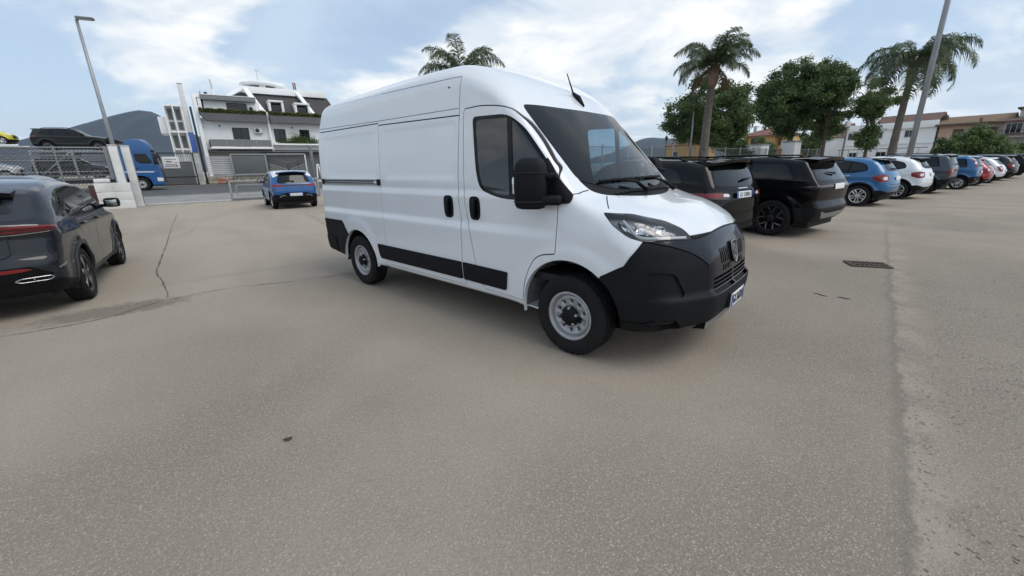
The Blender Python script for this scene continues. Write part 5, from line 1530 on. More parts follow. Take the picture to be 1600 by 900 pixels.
# rounded crossover (blue and white pair)
spec(name='round_suv', L=4.27, W=1.80, H=1.60, belt=1.06, tumble=.20, axles=(.80, 3.37), wheel_r=.345, arch_r=.395, rim_r=.225, rim='petal', clad=(.055, .36), rear_taper=.09, bow_rear=.22,
     profile=[(.22, .32), (.06, .42), (.0, .58), (.02, .80, .12), (.10, 1.08, .15), (.40, 1.46, .16), (.85, 1.575, .25), (1.8, 1.61, .4), (2.4, 1.56, .3), (3.1, 1.12, .15), (4.0, .98, .3), (4.25, .75, .15), (4.24, .4), (4.0, .26), (.4, .26)],
     dlo_frame=[(.64, 1.16, .1), (.74, 1.36, .12), (1.25, 1.50, .3), (2.3, 1.46, .2), (2.92, 1.12, .05), (2.85, 1.06), (1.0, 1.08, .1)], dlo=[(.69, 1.16, .1), (.79, 1.34, .12), (1.25, 1.475, .3), (2.28, 1.435, .2), (2.84, 1.12, .05), (2.8, 1.09), (1.0, 1.11, .1)],
     pillars=[((1.2, 1.06), (1.12, 1.5)), ((2.0, 1.06), (1.92, 1.5))], gaps=[[(1.96, 1.06), (2.0, .38)], [(1.05, 1.08), (1.22, .65), (1.24, .38)], [(2.9, 1.06), (2.92, .38)]],
     screen=(2.42, 3.08, .68), handles=((1.18, .99), (2.15, .99)), handle_mat='chrome', mirror=(2.78, 1.14), spoiler=(.24, .80, 1.535, .04, .58), spoiler_mat='gloss_black', wiper=(1.17, .38), plate=(.86, .12),
     rear=[('rglass', rpoly([(0, 1.46), (-U(.52, .34), 1.44), (-U(.66, .2), 1.20), (-U(.58, .1), 1.13), (0, 1.12)], .05), ['body']),
           ('lamp*', rpoly([(U(.66, .1), 1.00), (U(.80, .25), 1.03), (U(.885, .5), .99), (U(.89, .45), .86), (U(.82, .25), .78), (U(.69, .08), .82)], .05), ['body']),
           ('lampw*', rpoly([(U(.72, .12), .95), (U(.80, .2), .96), (U(.83, .25), .90), (U(.80, .2), .85), (U(.73, .12), .86)], .03), None),
           ('chrome', [(0, .965), (-U(.36), .965), (-U(.36), .94), (0, .94)], ['body']),
           ('line', [(0, .72), (-U(.60), .72), (-U(.66, .1), .80), (-U(.67, .1), .80), (-U(.61), .708), (0, .708)], ['body']),
           ('bumper', [(0, .47), (-U(.60), .46), (-U(.86, .25), .54), (-1.1, .50), (-1.1, .05), (0, .05)], ['body'])])
# boxy SUV
spec(name='boxy_suv', L=4.24, W=1.80, H=1.68, belt=1.10, tumble=.10, axles=(.80, 3.37), wheel_r=.35, arch_r=.41, rim_r=.23, rim='y_bright', clad=(.07, .38), bow_rear=.08, k_rear=.0,
     profile=[(.18, .34), (.06, .45), (.0, .62), (.0, 1.10, .08), (.20, 1.58, .10), (.6, 1.65, .15), (1.8, 1.69, .4), (2.5, 1.64, .2), (3.0, 1.16, .12), (4.05, 1.05, .2), (4.23, .9, .08), (4.22, .45), (4.0, .28), (.4, .28)],
     dlo_frame=[(.42, 1.14), (.55, 1.54), (2.4, 1.56, .1), (2.85, 1.16, .05), (2.8, 1.08)], dlo=[(.48, 1.15), (.60, 1.51), (2.38, 1.53, .1), (2.78, 1.16, .05), (2.75, 1.11)],
     pillars=[((1.05, 1.1), (1.05, 1.55)), ((1.95, 1.1), (1.95, 1.55))], gaps=[[(1.95, 1.1), (1.95, .4)], [(1.05, 1.1), (1.2, .7), (1.22, .4)], [(2.82, 1.1), (2.85, .4)]],
     screen=(2.5, 2.98, .74), handles=((1.15, 1.02), (2.05, 1.02)), mirror=(2.72, 1.18), spoiler=(.08, .5, 1.63, .045, .66), spoiler_mat='gloss_black', wiper=(1.2, .35), plate=(.62, 0), rails=(.6, 2.4, .68, 'gloss_black'),
     rear=[('rglass', rpoly([(0, 1.53), (-U(.66, .2), 1.52), (-U(.74, .1), 1.18), (0, 1.16)], .03), ['body']),
           ('lamp*', rpoly([(U(.60), 1.08), (U(.86, .1), 1.08), (U(.86, .1), .80), (U(.60), .80)], .04), ['body']),
           ('lampw*', rpoly([(U(.68), .98), (U(.77), .98), (U(.77), .90), (U(.68), .90)], .02), None),
           ('black', [(0, 1.02), (-U(.40), 1.02), (-U(.40), .94), (0, .94)], ['body']), ('bumper', [(0, .72), (-U(.62), .72), (-U(.85, .1), .62), (-1.1, .60), (-1.1, .05), (0, .05)], ['body'])])
# small upright hatchback with lamps in the rear pillars
spec(name='upright_hatch', L=3.69, W=1.66, H=1.58, belt=1.02, tumble=.12, axles=(.60, 2.90), wheel_r=.30, arch_r=.35, rim_r=.19, rim='petal', clad=(.06, .36), bow_rear=.12,
     profile=[(.16, .32), (.04, .44), (.0, .62), (.02, 1.02, .1), (.18, 1.44, .12), (.5, 1.55, .15), (1.6, 1.59, .4), (2.2, 1.54, .2), (2.75, 1.08, .15), (3.5, .95, .2), (3.68, .75, .1), (3.66, .4), (3.5, .26), (.3, .26)],
     dlo_frame=[(.42, 1.04), (.52, 1.42, .08), (2.1, 1.47, .1), (2.6, 1.08, .05), (2.5, 1.0)], dlo=[(.48, 1.05), (.57, 1.39, .08), (2.08, 1.44, .1), (2.52, 1.08, .05), (2.45, 1.03)],
     pillars=[((.85, 1.0), (.88, 1.45)), ((1.65, 1.0), (1.65, 1.46))], gaps=[[(1.65, 1.0), (1.66, .38)], [(.88, 1.02), (.98, .6), (1.0, .38)], [(2.5, 1.0), (2.5, .38)]],
     screen=(2.2, 2.72, .66), handles=((.95, .95), (1.75, .95)), mirror=(2.42, 1.08), spoiler=(.10, .4, 1.52, .03, .56), wiper=(1.08, .3), plate=(.80, .05), rails=(.5, 2.1, .58, 'galv'),
     rear=[('rglass', rpoly([(0, 1.42), (-U(.54, .2), 1.41), (-U(.62, .06), 1.04), (0, 1.02)], .04), ['body']), ('lamp*', rpoly([(U(.63, .2), 1.44), (U(.71, .28), 1.42), (U(.78, .12), 1.03), (U(.68, .04), 1.03)], .02), ['body']),
           ('lampw*', rpoly([(U(.66, .13), 1.28), (U(.73, .2), 1.28), (U(.74, .18), 1.16), (U(.67, .1), 1.16)], .01), None),
           ('bumper', [(0, .62), (-U(.76, .1), .60), (-1.1, .50), (-1.1, .05), (0, .05)], ['body']), ('refl*', rpoly([(U(.56), .52), (U(.68), .53), (U(.68), .46), (U(.56), .46)], .01), None)])
# tiny rounded hatchback
spec(name='city_hatch', L=3.57, W=1.63, H=1.49, belt=.98, tumble=.22, axles=(.62, 2.92), wheel_r=.295, arch_r=.345, rim_r=.20, rim='petal', rear_taper=.09, bow_rear=.20,
     profile=[(.16, .28), (.03, .42), (.0, .58), (.05, .86, .12), (.20, 1.04, .12), (.55, 1.36, .15), (.95, 1.46, .2), (1.6, 1.495, .3), (2.1, 1.43, .25), (2.72, 1.02, .15), (3.35, .88, .25), (3.56, .66, .15), (3.54, .36), (3.4, .22), (.3, .22)],
     dlo_frame=[(.62, 1.06, .1), (.80, 1.28, .1), (1.3, 1.38, .2), (2.0, 1.35, .2), (2.55, 1.02, .05), (2.45, .96), (.9, .99, .1)], dlo=[(.68, 1.06, .1), (.84, 1.26, .1), (1.3, 1.355, .2), (1.98, 1.325, .2), (2.47, 1.02, .05), (2.4, .99), (.9, 1.015, .1)],
     pillars=[((1.32, .96), (1.25, 1.38))], gaps=[[(1.28, .98), (1.2, .8), (1.3, .35)], [(2.52, .96), (2.52, .35)]],
     screen=(2.1, 2.7, .62), handles=((1.4, .90),), handle_mat='chrome', mirror=(2.38, 1.03), spoiler=(.42, .8, 1.41, .02, .5), wiper=(1.05, .25), plate=(.70, .2),
     rear=[('rglass', rpoly([(0, 1.33), (-U(.44, .5), 1.31), (-U(.56, .28), 1.05), (0, 1.02)], .05), ['body']), ('lamp*', rpoly([(U(.56, .1), .95), (U(.68, .2), .97), (U(.76, .35), .92), (U(.75, .2), .68), (U(.66, .08), .62), (U(.57, .05), .70)], .04), ['body']),
           ('lampw*', rpoly([(U(.62, .1), .88), (U(.70, .2), .88), (U(.70, .15), .76), (U(.63, .08), .76)], .02), None),
           ('bumper', [(0, .36), (-U(.70, .1), .36), (-1.1, .34), (-1.1, .05), (0, .05)], ['body']), ('chrome', [(0, .50), (-U(.60), .50), (-U(.60), .485), (0, .485)], ['body'])])
# ------------------------------------------------------------------ left side: fence, gateposts, sliding gate
def chain_link(b, x0, x1, z0, z1, pitch=.092, r=.010, y=0.0):
    h = z1 - z0; L_ = x1 - x0
    for sgn in (1, -1):
        t = -h
        while t < L_:
            p0 = (x0 + max(t, 0), max(0, -t)); p1 = (x0 + min(t + h, L_), min(h, L_ - t))
            if p1[1] > p0[1]:
                za, zb = (z0 + p0[1], z0 + p1[1]) if sgn > 0 else (z1 - p0[1], z1 - p1[1])
                b.tube([(p0[0], y + .002 * sgn, za), (p1[0], y + .002 * sgn, zb)], r, 3, caps=False, smooth=False)
            t += pitch * 1.41
def build_left_boundary():
    f = lot_empty('chain_link_fence', -3.40, 27.3, 0, label='grey framed chain link fence left of the concrete gateposts', cat='fence')
    G = M['galv_dark']
    for x in (0.0, -1.75, -3.6, -5.5, -7.4): b = MB(); b.bbox((x, 0, 1.42), (.07, .06, 2.84), .012); b.build('post', M['galv'], f)
    for z in (2.79, 2.42, 2.33, 1.56, .95):
        b = MB(); b.bbox((-3.75, .02, z), (7.5, .045, .05 if z > 1.7 else .07), .01); b.build('rail', M['galv'] if z > 2.2 else G, f)
    b = MB(); chain_link(b, -7.45, 0, .95, 2.79, y=-.035); b.build('wire_mesh', M['fence_wire'], f, kind='stuff')
    b = MB(); b.bbox((-4.1, .05, .2), (8.2, .2, .4), .02); b.build('plinth', M['concrete'], f)
    b = MB(); b.bbox((-.08, -.06, 2.10), (.13, .08, 1.5), .01); b.build('end_frame', M['galv_dark'], f)
    for i, (x0, x1, dy, h, lb) in enumerate(((-3.36, -3.05, .0, 2.89, 'weathered concrete gatepost nearest the chain link fence'), (-2.98, -2.68, .55, 2.89, 'weathered concrete gatepost nearest the blue truck cab'))):
        p = lot_empty('gatepost', (x0 + x1) / 2, 27.35 + dy, 0, label=lb, cat='gatepost', group='concrete gateposts at the entrance')
        w_ = x1 - x0
        b = MB(); b.bbox((0, 0, h / 2), (w_, .34, h), .02); b.build('shaft', M['white_concrete'], p)
        b = MB(); b.bbox((w_ / 2 + .01, 0, h / 2), (.03, .12, h - .3), .005); b.build('slot', M['galv_dark'], p)  # dark strip, shade of the H-shaped side put into its colour
        b = MB(); b.bbox((0, 0, h + .01), (w_ + .03, .37, .05), .012); b.build('cap', M['concrete'], p)
    p = lot_empty('concrete_block_wall', -3.52, 27.05, 0, label='low whitewashed concrete block wall at the foot of the gateposts', cat='wall')
    rr = random.Random(2)
    for k in range(3):
        for j in range(2):
            b = MB(); b.bbox((-.33 + j * .62, 0, .20 + k * .40), (.618, .36 + rr.uniform(-.01, .01), .398), .012); b.build('block', M['white_concrete'], p)
    b = MB(); b.bbox((-.35, .0, 1.31), (.55, .3, .18), .05); b.build('mortar_cap', M['white_concrete'], p)
    p = lot_empty('leaning_board', -4.18, 26.9, 0, label='dark brown upright panel leaning by the concrete block wall', cat='board')
    b = MB(); b.bbox((0, 0, .62), (.36, .05, 1.0), .01); b.build('board', M['brown_panel'], p)
    for s_ in (-1, 1): b = MB(); b.tube([(s_ * .15, .02, 0), (s_ * .15, .02, .2)], .015, 6); b.build('leg', M['black_metal'], p)
    # sliding gate: welded tube frame standing on the track
    g = lot_empty('sliding_gate', 0, 28.12, 0, label='grey tubular sliding gate frame standing open behind the blue crossover', cat='gate')
    Gm = M['galv']
    for x0, x1 in ((1.02, 2.86), (2.95, 5.70)):
        for z in (.14, 1.07): b = MB(); b.bbox(((x0 + x1) / 2, 0, z), (x1 - x0, .06, .10), .012); b.build('rail', Gm, g)
        for x in (x0 + .05, x1 - .05): b = MB(); b.bbox((x, 0, .60), (.10, .06, .90), .012); b.build('upright', Gm, g)
        xi0, xi1 = x0 + .33, x1 - .18
        for z in (.30, .86): b = MB(); b.bbox(((xi0 + xi1) / 2, -.01, z), (xi1 - xi0, .04, .05), .01); b.build('inner_rail', Gm, g)
        for x in (xi0, xi1): b = MB(); b.bbox((x, -.01, .58), (.05, .04, .52), .01); b.build('inner_upright', Gm, g)
    b = MB(); b.bbox((1.02, 0, 1.20), (.10, .08, .16), .02); b.build('end_stop', Gm, g)
    for x in (1.3, 2.6, 3.3, 5.2): b = MB(); b.lathe([(.05, -.02), (.05, .02)], 'Y', 12, (x, 0, .06)); b.build('roller', M['bracket'], g)
    p = lot_empty('gate_guide_post', 5.84, 28.3, 0, label='pale A-shaped steel guide post beside the van rear', cat='post')
    for s_ in (-1, 1): b = MB(); b.tube([(s_ * .22, 0, 0), (s_ * .05, 0, 1.85)], .035, 8); b.build('leg', M['white_metal'], p)
    b = MB(); b.bbox((0, 0, 1.88), (.18, .08, .10), .02); b.build('head', M['white_metal'], p)
    b = MB(); b.bbox((0, 0, .9), (.26, .05, .06), .01); b.build('brace', M['white_metal'], p)
build_left_boundary()

# ------------------------------------------------------------------ across the road: gate, totem, fences
def build_far_boundary():
    Z = .46; Yb = 51.7  # plane and most sizes below traced from the image, then scaled about the camera
    g = lot_empty('black_gate', 0, Yb, Z, label='black barred metal gate beside the blue truck cab', cat='gate')
    x0, x1 = -6.4, -.50
    for z in (.06, .78, 2.98): b = MB(); b.bbox(((x0 + x1) / 2, 0, z), (x1 - x0, .08, .10), .01); b.build('rail', M['black_metal'], g)
    for x in (x0, -3.1, x1): b = MB(); b.bbox((x, 0, 1.5), (.12, .10, 3.04), .012); b.build('upright', M['black_metal'], g)
    b = MB()
    x = x0 + .1
    while x < x1: b.box((x, 0, 1.5), (.035, .03, 2.9)); x += .135
    b.build('bars', M['galv_dark'], g, kind='stuff')
    gw = lot_empty('backdrop_wall', -3.6, Yb + 2.2, Z, label='dark backdrop wall added behind the bars of the black gate', cat='wall', kind='thing')  # added as a dark backdrop to the gate bars
    b = MB(); b.bbox((0, 0, 1.1), (5.8, .25, 2.2), .02); b.build('wall_panel', M['green_board'], gw)
    b = MB(); b.bbox((0, 0, 2.24), (5.9, .35, .08), .02); b.build('coping', M['concrete'], gw)
    s = lot_empty('notice_board', -2.26, Yb - .1, Z + 2.12, label='white notice board with faded print hung on the black gate', cat='sign')
    b = MB(); b.bbox((0, 0, 0), (1.24, .03, 1.06), .01); b.build('board', M['sign_white'], s)
    for k, (w_, z, x_) in enumerate(((.86, .30, .02), (.42, .04, -.10), (.20, .0, .38), (.84, -.17, .0))):
        b = MB(); b.box((x_, -.018, z), (w_, .004, .055)); b.build('print_line', M['sign_ink'], s)
    b = MB(); b.prism([(-.52, -.36), (.34, -.36), (.34, -.42), (.52, -.32), (.34, -.22), (.34, -.28), (-.52, -.28)], -.020, -.016, 'Y'); b.build('arrow', M['sign_ink'], s)
    b = MB(); b.prism([(-.40, .08), (-.22, .16), (-.02, .10), (.10, .14), (.02, .06), (-.3, .04)], -.020, -.016, 'Y'); b.build('emblem', M['sign_ink'], s)
    p = lot_empty('gate_pillar', -.20, Yb, Z, label='square weathered concrete gate pillar right of the black gate', cat='pillar')
    b = MB(); b.bbox((0, 0, 1.5), (.44, .44, 3.0), .02); b.build('shaft', M['concrete'], p)
    b = MB(); b.bbox((0, 0, 3.03), (.54, .54, .08), .015); b.build('cap', M['galv_dark'], p)
    # totem sign and its dark mast
    t = lot_empty('totem_sign', -.22, Yb + .6, Z, label='tall slim white totem sign with a blue foot', cat='sign')
    b = MB(); b.bbox((0, 0, 7.05), (.42, .14, 4.3), .02); b.build('white_panel', M['sign_white'], t)
    b = MB(); b.bbox((0, 0, 3.95), (.42, .14, 1.88), .02); b.build('blue_panel', M['sign_blue'], t)
    for s_ in (-1, 1): b = MB(); b.bbox((s_ * .16, 0, 1.5), (.08, .08, 3.1), .01); b.build('leg', M['galv_dark'], t)
    b = MB(); b.bbox((0, -.005, 9.22), (.45, .17, .06), .01); b.build('top_cap', M['galv'], t)
    for k in range(6): b = MB(); b.box((.02, -.073, 8.6 - k * .42), (.16, .004, .20)); b.build('faded_print', M['plate_white'], t)
    m = lot_empty('dark_mast', .20, Yb + .3, Z, label='thick dark square mast standing right of the white totem sign', cat='mast')
    b = MB(); b.bbox((0, 0, 3.6), (.18, .18, 7.2), .02); b.build('shaft', M['black_metal'], m)
    b = MB(); b.bbox((0, 0, .05), (.5, .5, .1), .02); b.build('base_plate', M['black_metal'], m)
    # louvred fence on a stone wall
    f = lot_empty('louvred_fence', .42, Yb + .4, Z, label='white horizontal louvre fence on a low stone wall', cat='fence')
    for k in range(10): b = MB(); b.bbox((1.06, 0, 1.02 + k * .175), (2.16, .03, .10), .008, rot=Matrix.Rotation(.35, 3, 'X')); b.build('slat', M['white_metal'], f)
    for x in (0, .72, 1.44, 2.14): b = MB(); b.bbox((x, .03, 1.4), (.06, .06, 2.6), .01); b.build('post', M['galv'], f)
    w_ = lot_empty('stone_wall', .30, Yb + .1, Z, label='low wall of rough beige stones below the louvre fence', cat='wall')
    rr = random.Random(8); stone_m = vary(bsdf('field_stone', (.34, .30, .24), .9), 2.5, .35, 6, 0, .4, 18)
    b = MB(); b.bbox((2.7, .1, .36), (5.4, .24, .70), .02); b.build('core', M['concrete'], w_)
    for k in range(2):
        x = 0.0
        while x < 5.3:
            L_ = rr.uniform(.26, .46); b = MB(); b.bbox((x + L_ / 2, -.03, .19 + k * .34), (L_ - .03, .14 + rr.uniform(-.03, .03), .31), .06, rot=Matrix.Rotation(rr.uniform(-.08, .08), 3, 'Y')); b.build('stone', stone_m, w_); x += L_
    b = MB(); b.bbox((2.7, .08, .75), (5.4, .34, .06), .015); b.build('coping', M['concrete'], w_)
    o = lot_empty('plastic_barrier', 1.62, Yb - .35, Z, label='small orange red plastic barrier at the foot of the stone wall', cat='barrier')
    b = MB(); b.bbox((0, 0, .38), (.95, .06, .16), .02); b.build('board', M['orange_plastic'], o)
    b = MB(); b.bbox((.30, 0, .28), (.30, .14, .44), .03); b.build('box', M['orange_plastic'], o)
    for x in (-.40, .42): b = MB(); b.bbox((x, 0, .16), (.07, .30, .30), .015); b.build('foot', M['orange_plastic'], o)
    # framed board, arched gate, steel portal
    d = lot_empty('framed_board', 2.54, Yb - .15, Z, label='large grey green board in a galvanised steel frame', cat='board')
    b = MB(); b.bbox((1.55, 0, 1.85), (2.96, .04, 1.86), .01); b.build('board', M['green_board'], d)
    for z in (.86, 2.84): b = MB(); b.bbox((1.55, -.01, z), (3.14, .10, .12), .012); b.build('rail', M['galv'], d)
    for x in (.03, 3.07): b = MB(); b.bbox((x, -.01, 1.45), (.12, .10, 2.78), .012); b.build('upright', M['galv'], d)
    q = lot_empty('steel_portal', 5.75, Yb - .05, Z, label='grey steel portal frame over the arched gate', cat='gate frame')
    b = MB(); b.bbox((1.9, 0, 2.86), (3.8, .12, .14), .012); b.build('beam', M['galv'], q)
    b = MB(); b.bbox((3.72, 0, 1.40), (.12, .12, 2.8), .012); b.build('upright', M['white_metal'], q)
    b = MB(); b.bbox((4.42, .1, 1.85), (.30, .30, 3.7), .02); b.build('column', M['galv_dark'], q)
    a = lot_empty('arched_gate', 5.85, Yb + .35, Z, label='dark gate with curved sweeping bars below the steel portal', cat='gate')
    for leaf, (xa, xb, sg) in enumerate(((.0, 1.85, 1), (3.75, 1.95, -1))):
        for k in range(8):
            pts = []
            for i in range(9):
                u = i / 8; x = xa + (xb - xa) * u; z = .15 + k * .27 + (.42 - .03 * k) * (1 - u) ** 0.5 * 1.6 * (1 - u * .6) - .30 * u
                pts.append((x, 0, max(z, .1)))
            b = MB(); b.tube(pts, .028, 6); b.build('curved_bar', M['galv'] if k < 6 else M['black_metal'], a)
        b = MB(); b.bbox((xa + sg * .04, 0, 1.3), (.08, .08, 2.6), .01); b.build('stile', M['black_metal'], a)
        b = MB(); b.bbox((xb - sg * .04, 0, .95), (.08, .08, 1.9), .01); b.build('stile', M['black_metal'], a)
build_far_boundary()

# ------------------------------------------------------------------ white apartment building
def hedge_mesh(b, tones, x0, x1, y0, y1, z0, z1, n, rr, s=.09):
    for i in range(n):
        x, y = rr.uniform(x0, x1), rr.uniform(y0, y1)
        top = z1 - .12 * rr.random() - .10 * math.sin(x * 3.1) ** 2
        z = z0 + (top - z0) * rr.random() ** .6
        leaf_quad(b, tones, Vector((x, y, z)), s * rr.uniform(.6, 1.3), rr, rr.random())
def leaf_quad(b, tones, p, s, rr, tone):
    a = Vector((rr.gauss(0, 1), rr.gauss(0, 1), rr.gauss(0, 1)));  a.normalize()
    u = a.orthogonal().normalized(); v = a.cross(u)
    t = rr.random() * 6.28; u, v = u * math.cos(t) + v * math.sin(t), v * math.cos(t) - u * math.sin(t)
    k = len(b.v)
    b.v += [tuple(p - u * s), tuple(p + v * s * .45), tuple(p + u * s), tuple(p - v * s * .45)]
    b.f.append((k, k + 1, k + 2, k + 3)); b.sm.append(False); tones.append(tone)
def tone_build(b, tones, name, mat, parent=None, **k):
    me = b.mesh(name)
    at = me.attributes.new('tone', 'FLOAT', 'FACE'); at.data.foreach_set('value', tones)
    return link_mesh(name, me, mat, parent, **k)
def window_part(parent, x0, x1, z0, z1, y, frame='white_metal', glass='window_dark', bars=1, fw=.06, depth=.05):
    w_ = empty('window', ((x0 + x1) / 2, y, (z0 + z1) / 2)); w_.parent = parent
    W_, H_ = x1 - x0, z1 - z0
    b = MB(); b.box((0, .0, 0), (W_, .03, H_)); b.build('pane', M[glass], w_)
    b = MB()
    for s_ in (-1, 1): b.box((s_ * (W_ / 2 - fw / 2), -depth / 2, 0), (fw, depth, H_)); b.box((0, -depth / 2, s_ * (H_ / 2 - fw / 2)), (W_ - 2 * fw, depth - .004, fw))
    for k in range(bars): b.box((-W_ / 2 + W_ * (k + 1) / (bars + 1), -depth / 2 + .003, 0), (fw * .7, depth - .008, H_ - 2 * fw))
    b.build('frame', M[frame], w_)
    return w_
def build_apartments():
    B = lot_empty('apartment_building', 0, 61.0, .46, label='white three storey apartment building with grey planter bands and dark mansard roof', cat='building')
    e = lambda v: v * 1.27                      # facade positions traced from image pixels, scaled up about the camera
    h = lambda v: 1.09 + 1.27 * (v - 1.549)      # traced height scaled up about camera eye level, given above the forecourt
    W_, Gb = M['white_wall'], M['grey_band']
    def slab(name, x0, x1, z0, z1, y0, y1, mat, bev=.02):
        b = MB(); b.bbox(((e(x0) + e(x1)) / 2, (y0 + y1) / 2, (h(z0) + h(z1)) / 2), (e(x1) - e(x0), y1 - y0, h(z1) - h(z0)), bev); return b.build(name, mat, B)
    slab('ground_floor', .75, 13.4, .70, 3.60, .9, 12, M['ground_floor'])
    slab('first_floor', .75, 13.4, 3.602, 6.35, .5, 12, W_)
    slab('second_floor', 1.20, 5.62, 6.352, 8.0, 1.0, 12, W_)
    slab('second_floor_right', 5.63, 13.2, 6.352, 8.6, 3.0, 12, W_)
    slab('corner_pier', .46, .745, .65, 8.05, .0, 1.2, W_)
    slab('side_wall', .46, .74, .65, 8.05, 1.202, 8, W_)
    slab('party_pier', 5.98, 6.16, 3.55, 7.05, .0, 1.6, W_)
    slab('balcony_slab', 1.05, 5.97, 3.66, 3.84, -.7, .48, W_)
    slab('canopy', .9, 13.0, 3.40, 3.50, -.1, .88, M['galv_dark'])  # stands for a dark shadow gap, the shade is in the slab's colour
    b = MB(); b.box((e(3.5), -.66, h(4.15)), (e(4.85), .02, h(4.44) - h(3.86))); b.build('balcony_glazing', bsdf('grey_balcony_panel', (.17, .18, .185), .25), B)
    b = MB(); b.bbox((e(3.5), -.66, h(4.46)), (e(4.9), .06, .06), .01); b.build('balcony_rail', M['galv'], B)
    for x in (1.12, 2.3, 3.5, 4.7, 5.9): b = MB(); b.bbox((e(x), -.66, h(4.14)), (.05, .05, h(4.44) - h(3.84)), .01); b.build('baluster', M['galv'], B)
    slab('balcony_planter', 1.0, 1.2, 3.86, 4.42, -.60, .4, M['black_metal'])
    # planter bands with sloping underside, and their hedges
    rr = random.Random(3)
    for i, (x0, x1) in enumerate(((.72, 5.96), (6.18, 13.0))):
        b = MB(); ch = .42 if i == 0 else .06
        vs = []
        for y, inset in ((-.8, 0.0), (.96, 0.0)):
            vs += [(e(x0 + ch), y + (.35 if y < 0 else 0), h(6.10)), (e(x1), y + (.35 if y < 0 else 0), h(6.10)), (e(x1), y, h(6.70)), (e(x0), y, h(6.70))]
        b.add(vs, [(0, 1, 2, 3), (7, 6, 5, 4), (0, 4, 5, 1), (1, 5, 6, 2), (2, 6, 7, 3), (3, 7, 4, 0)]); b.build('planter_band', Gb, B)
        b = MB(); tn = []; hedge_mesh(b, tn, e(x0 + .05), e(x1 - .05), -.75, -.1, h(6.62), h(7.14), 6500, rr, .12); tone_build(b, tn, 'planter_hedge', M['leaf_hedge'], B)
    # roof slab over the left second floor
    slab('roof_slab', 1.05, 5.35, 7.92, 8.30, .4, 8, Gb)
    slab('roof_edge', 1.02, 5.38, 8.302, 8.37, .36, 8.05, W_)
    slab('left_frame', .80, 1.06, 6.72, 8.32, .5, 1.2, W_)
    slab('left_frame_top', .46, 1.04, 8.06, 8.34, .42, 8, W_)
    window_part(B, e(2.95), e(4.55), h(7.02), h(7.80), .99, 'black_metal', 'window_dark', 1)
    window_part(B, e(2.98), e(4.31), h(3.86), h(5.60), .49, 'black_metal', 'window_dark', 1)
    window_part(B, e(6.43), e(7.45), h(4.37), h(5.59), .49, 'black_metal', 'window_dark', 1)
    window_part(B, e(8.73), e(9.65), h(4.46), h(5.58), .49, 'black_metal', 'window_dark', 1)
    window_part(B, e(11.0), e(12.0), h(4.46), h(5.58), .49, 'black_metal', 'window_dark', 1)
    for x, z, y in ((5.10, 5.38, .34), (4.95, 7.35, .84)):
        a = empty('air_conditioner', (e(x), y, h(z))); a.parent = B
        b = MB(); b.bbox((0, 0, 0), (.86, .32, .62), .03); b.build('case', M['white_metal'], a)
        b = MB(); b.lathe([(.0, -.170), (.22, -.170), (.23, -.158), (.23, -.15)], 'Y', 20, (-.12, 0, 0)); b.build('fan_grille', M['plastic_grey'], a)
        b = MB(); b.box((0, .02, -.34), (.7, .3, .05)); b.build('bracket', M['galv'], a)
    for x, z in ((2.05, 5.7), (8.1, 5.75)): b = MB(); b.bbox((e(x), .42, h(z)), (.16, .16, .16), .05); b.build('wall_lamp', M['plastic_grey'], B)
    # window ledge with shrubs
    slab('window_ledge', 6.18, 13.0, 4.05, 4.20, -.35, .48, W_)
    b = MB(); tn = []
    for cx, hh, n_ in ((7.3, .55, 420), (8.35, 1.0, 1100), (8.95, .75, 600), (9.95, .8, 450)):
        for k in range(n_):
            p = Vector((e(cx) + rr.gauss(0, .42), .05 + rr.gauss(0, .18), h(4.2) + abs(rr.gauss(0, .5)) * hh)); leaf_quad(b, tn, p, .10 * rr.uniform(.6, 1.3), rr, rr.random() * .8)
    tone_build(b, tn, 'ledge_shrubs', M['leaf'], B, kind='stuff')
    # mansard: left gable, diagonal white ribs, right slope with dormers
    def quad(name, pts, mat, th=.18):
        P = [Vector((e(x), y, h(z))) for x, y, z in pts]; n_ = (P[1] - P[0]).cross(P[2] - P[0]).normalized() * th
        b = MB(); k = len(P); b.add(P + [p + n_ for p in P], [tuple(range(k))[::-1], tuple(range(k, 2 * k))] + [(i, (i + 1) % k, k + (i + 1) % k, k + i) for i in range(k)]); return b.build(name, mat, B)
    quad('slate_slope', [(5.9, 1.2, 6.95), (13.0, 1.2, 6.95), (12.4, 3.6, 9.0), (5.5, 3.6, 9.0)], M['dark_roof'])
    quad('slate_gable', [(3.1, 3.3, 8.25), (5.7, 2.3, 8.0), (4.75, 3.6, 9.05), (4.4, 3.9, 9.05)], M['dark_roof'])
    quad('diagonal_rib', [(5.72, .9, 6.95), (6.12, .9, 6.95), (5.05, 3.3, 9.35), (4.62, 3.3, 9.35)], W_, .3)
    quad('diagonal_rib', [(10.35, .9, 6.95), (10.62, .9, 6.95), (9.62, 3.3, 9.35), (9.22, 3.3, 9.35)], W_, .3)
    slab('parapet', 4.62, 12.2, 9.02, 9.62, 3.0, 9, W_)
    quad('gable_band', [(2.72, 3.1, 8.34), (2.95, 3.1, 8.34), (4.75, 3.0, 9.36), (4.62, 3.0, 9.68), (4.5, 3.0, 9.66)], W_, .5)
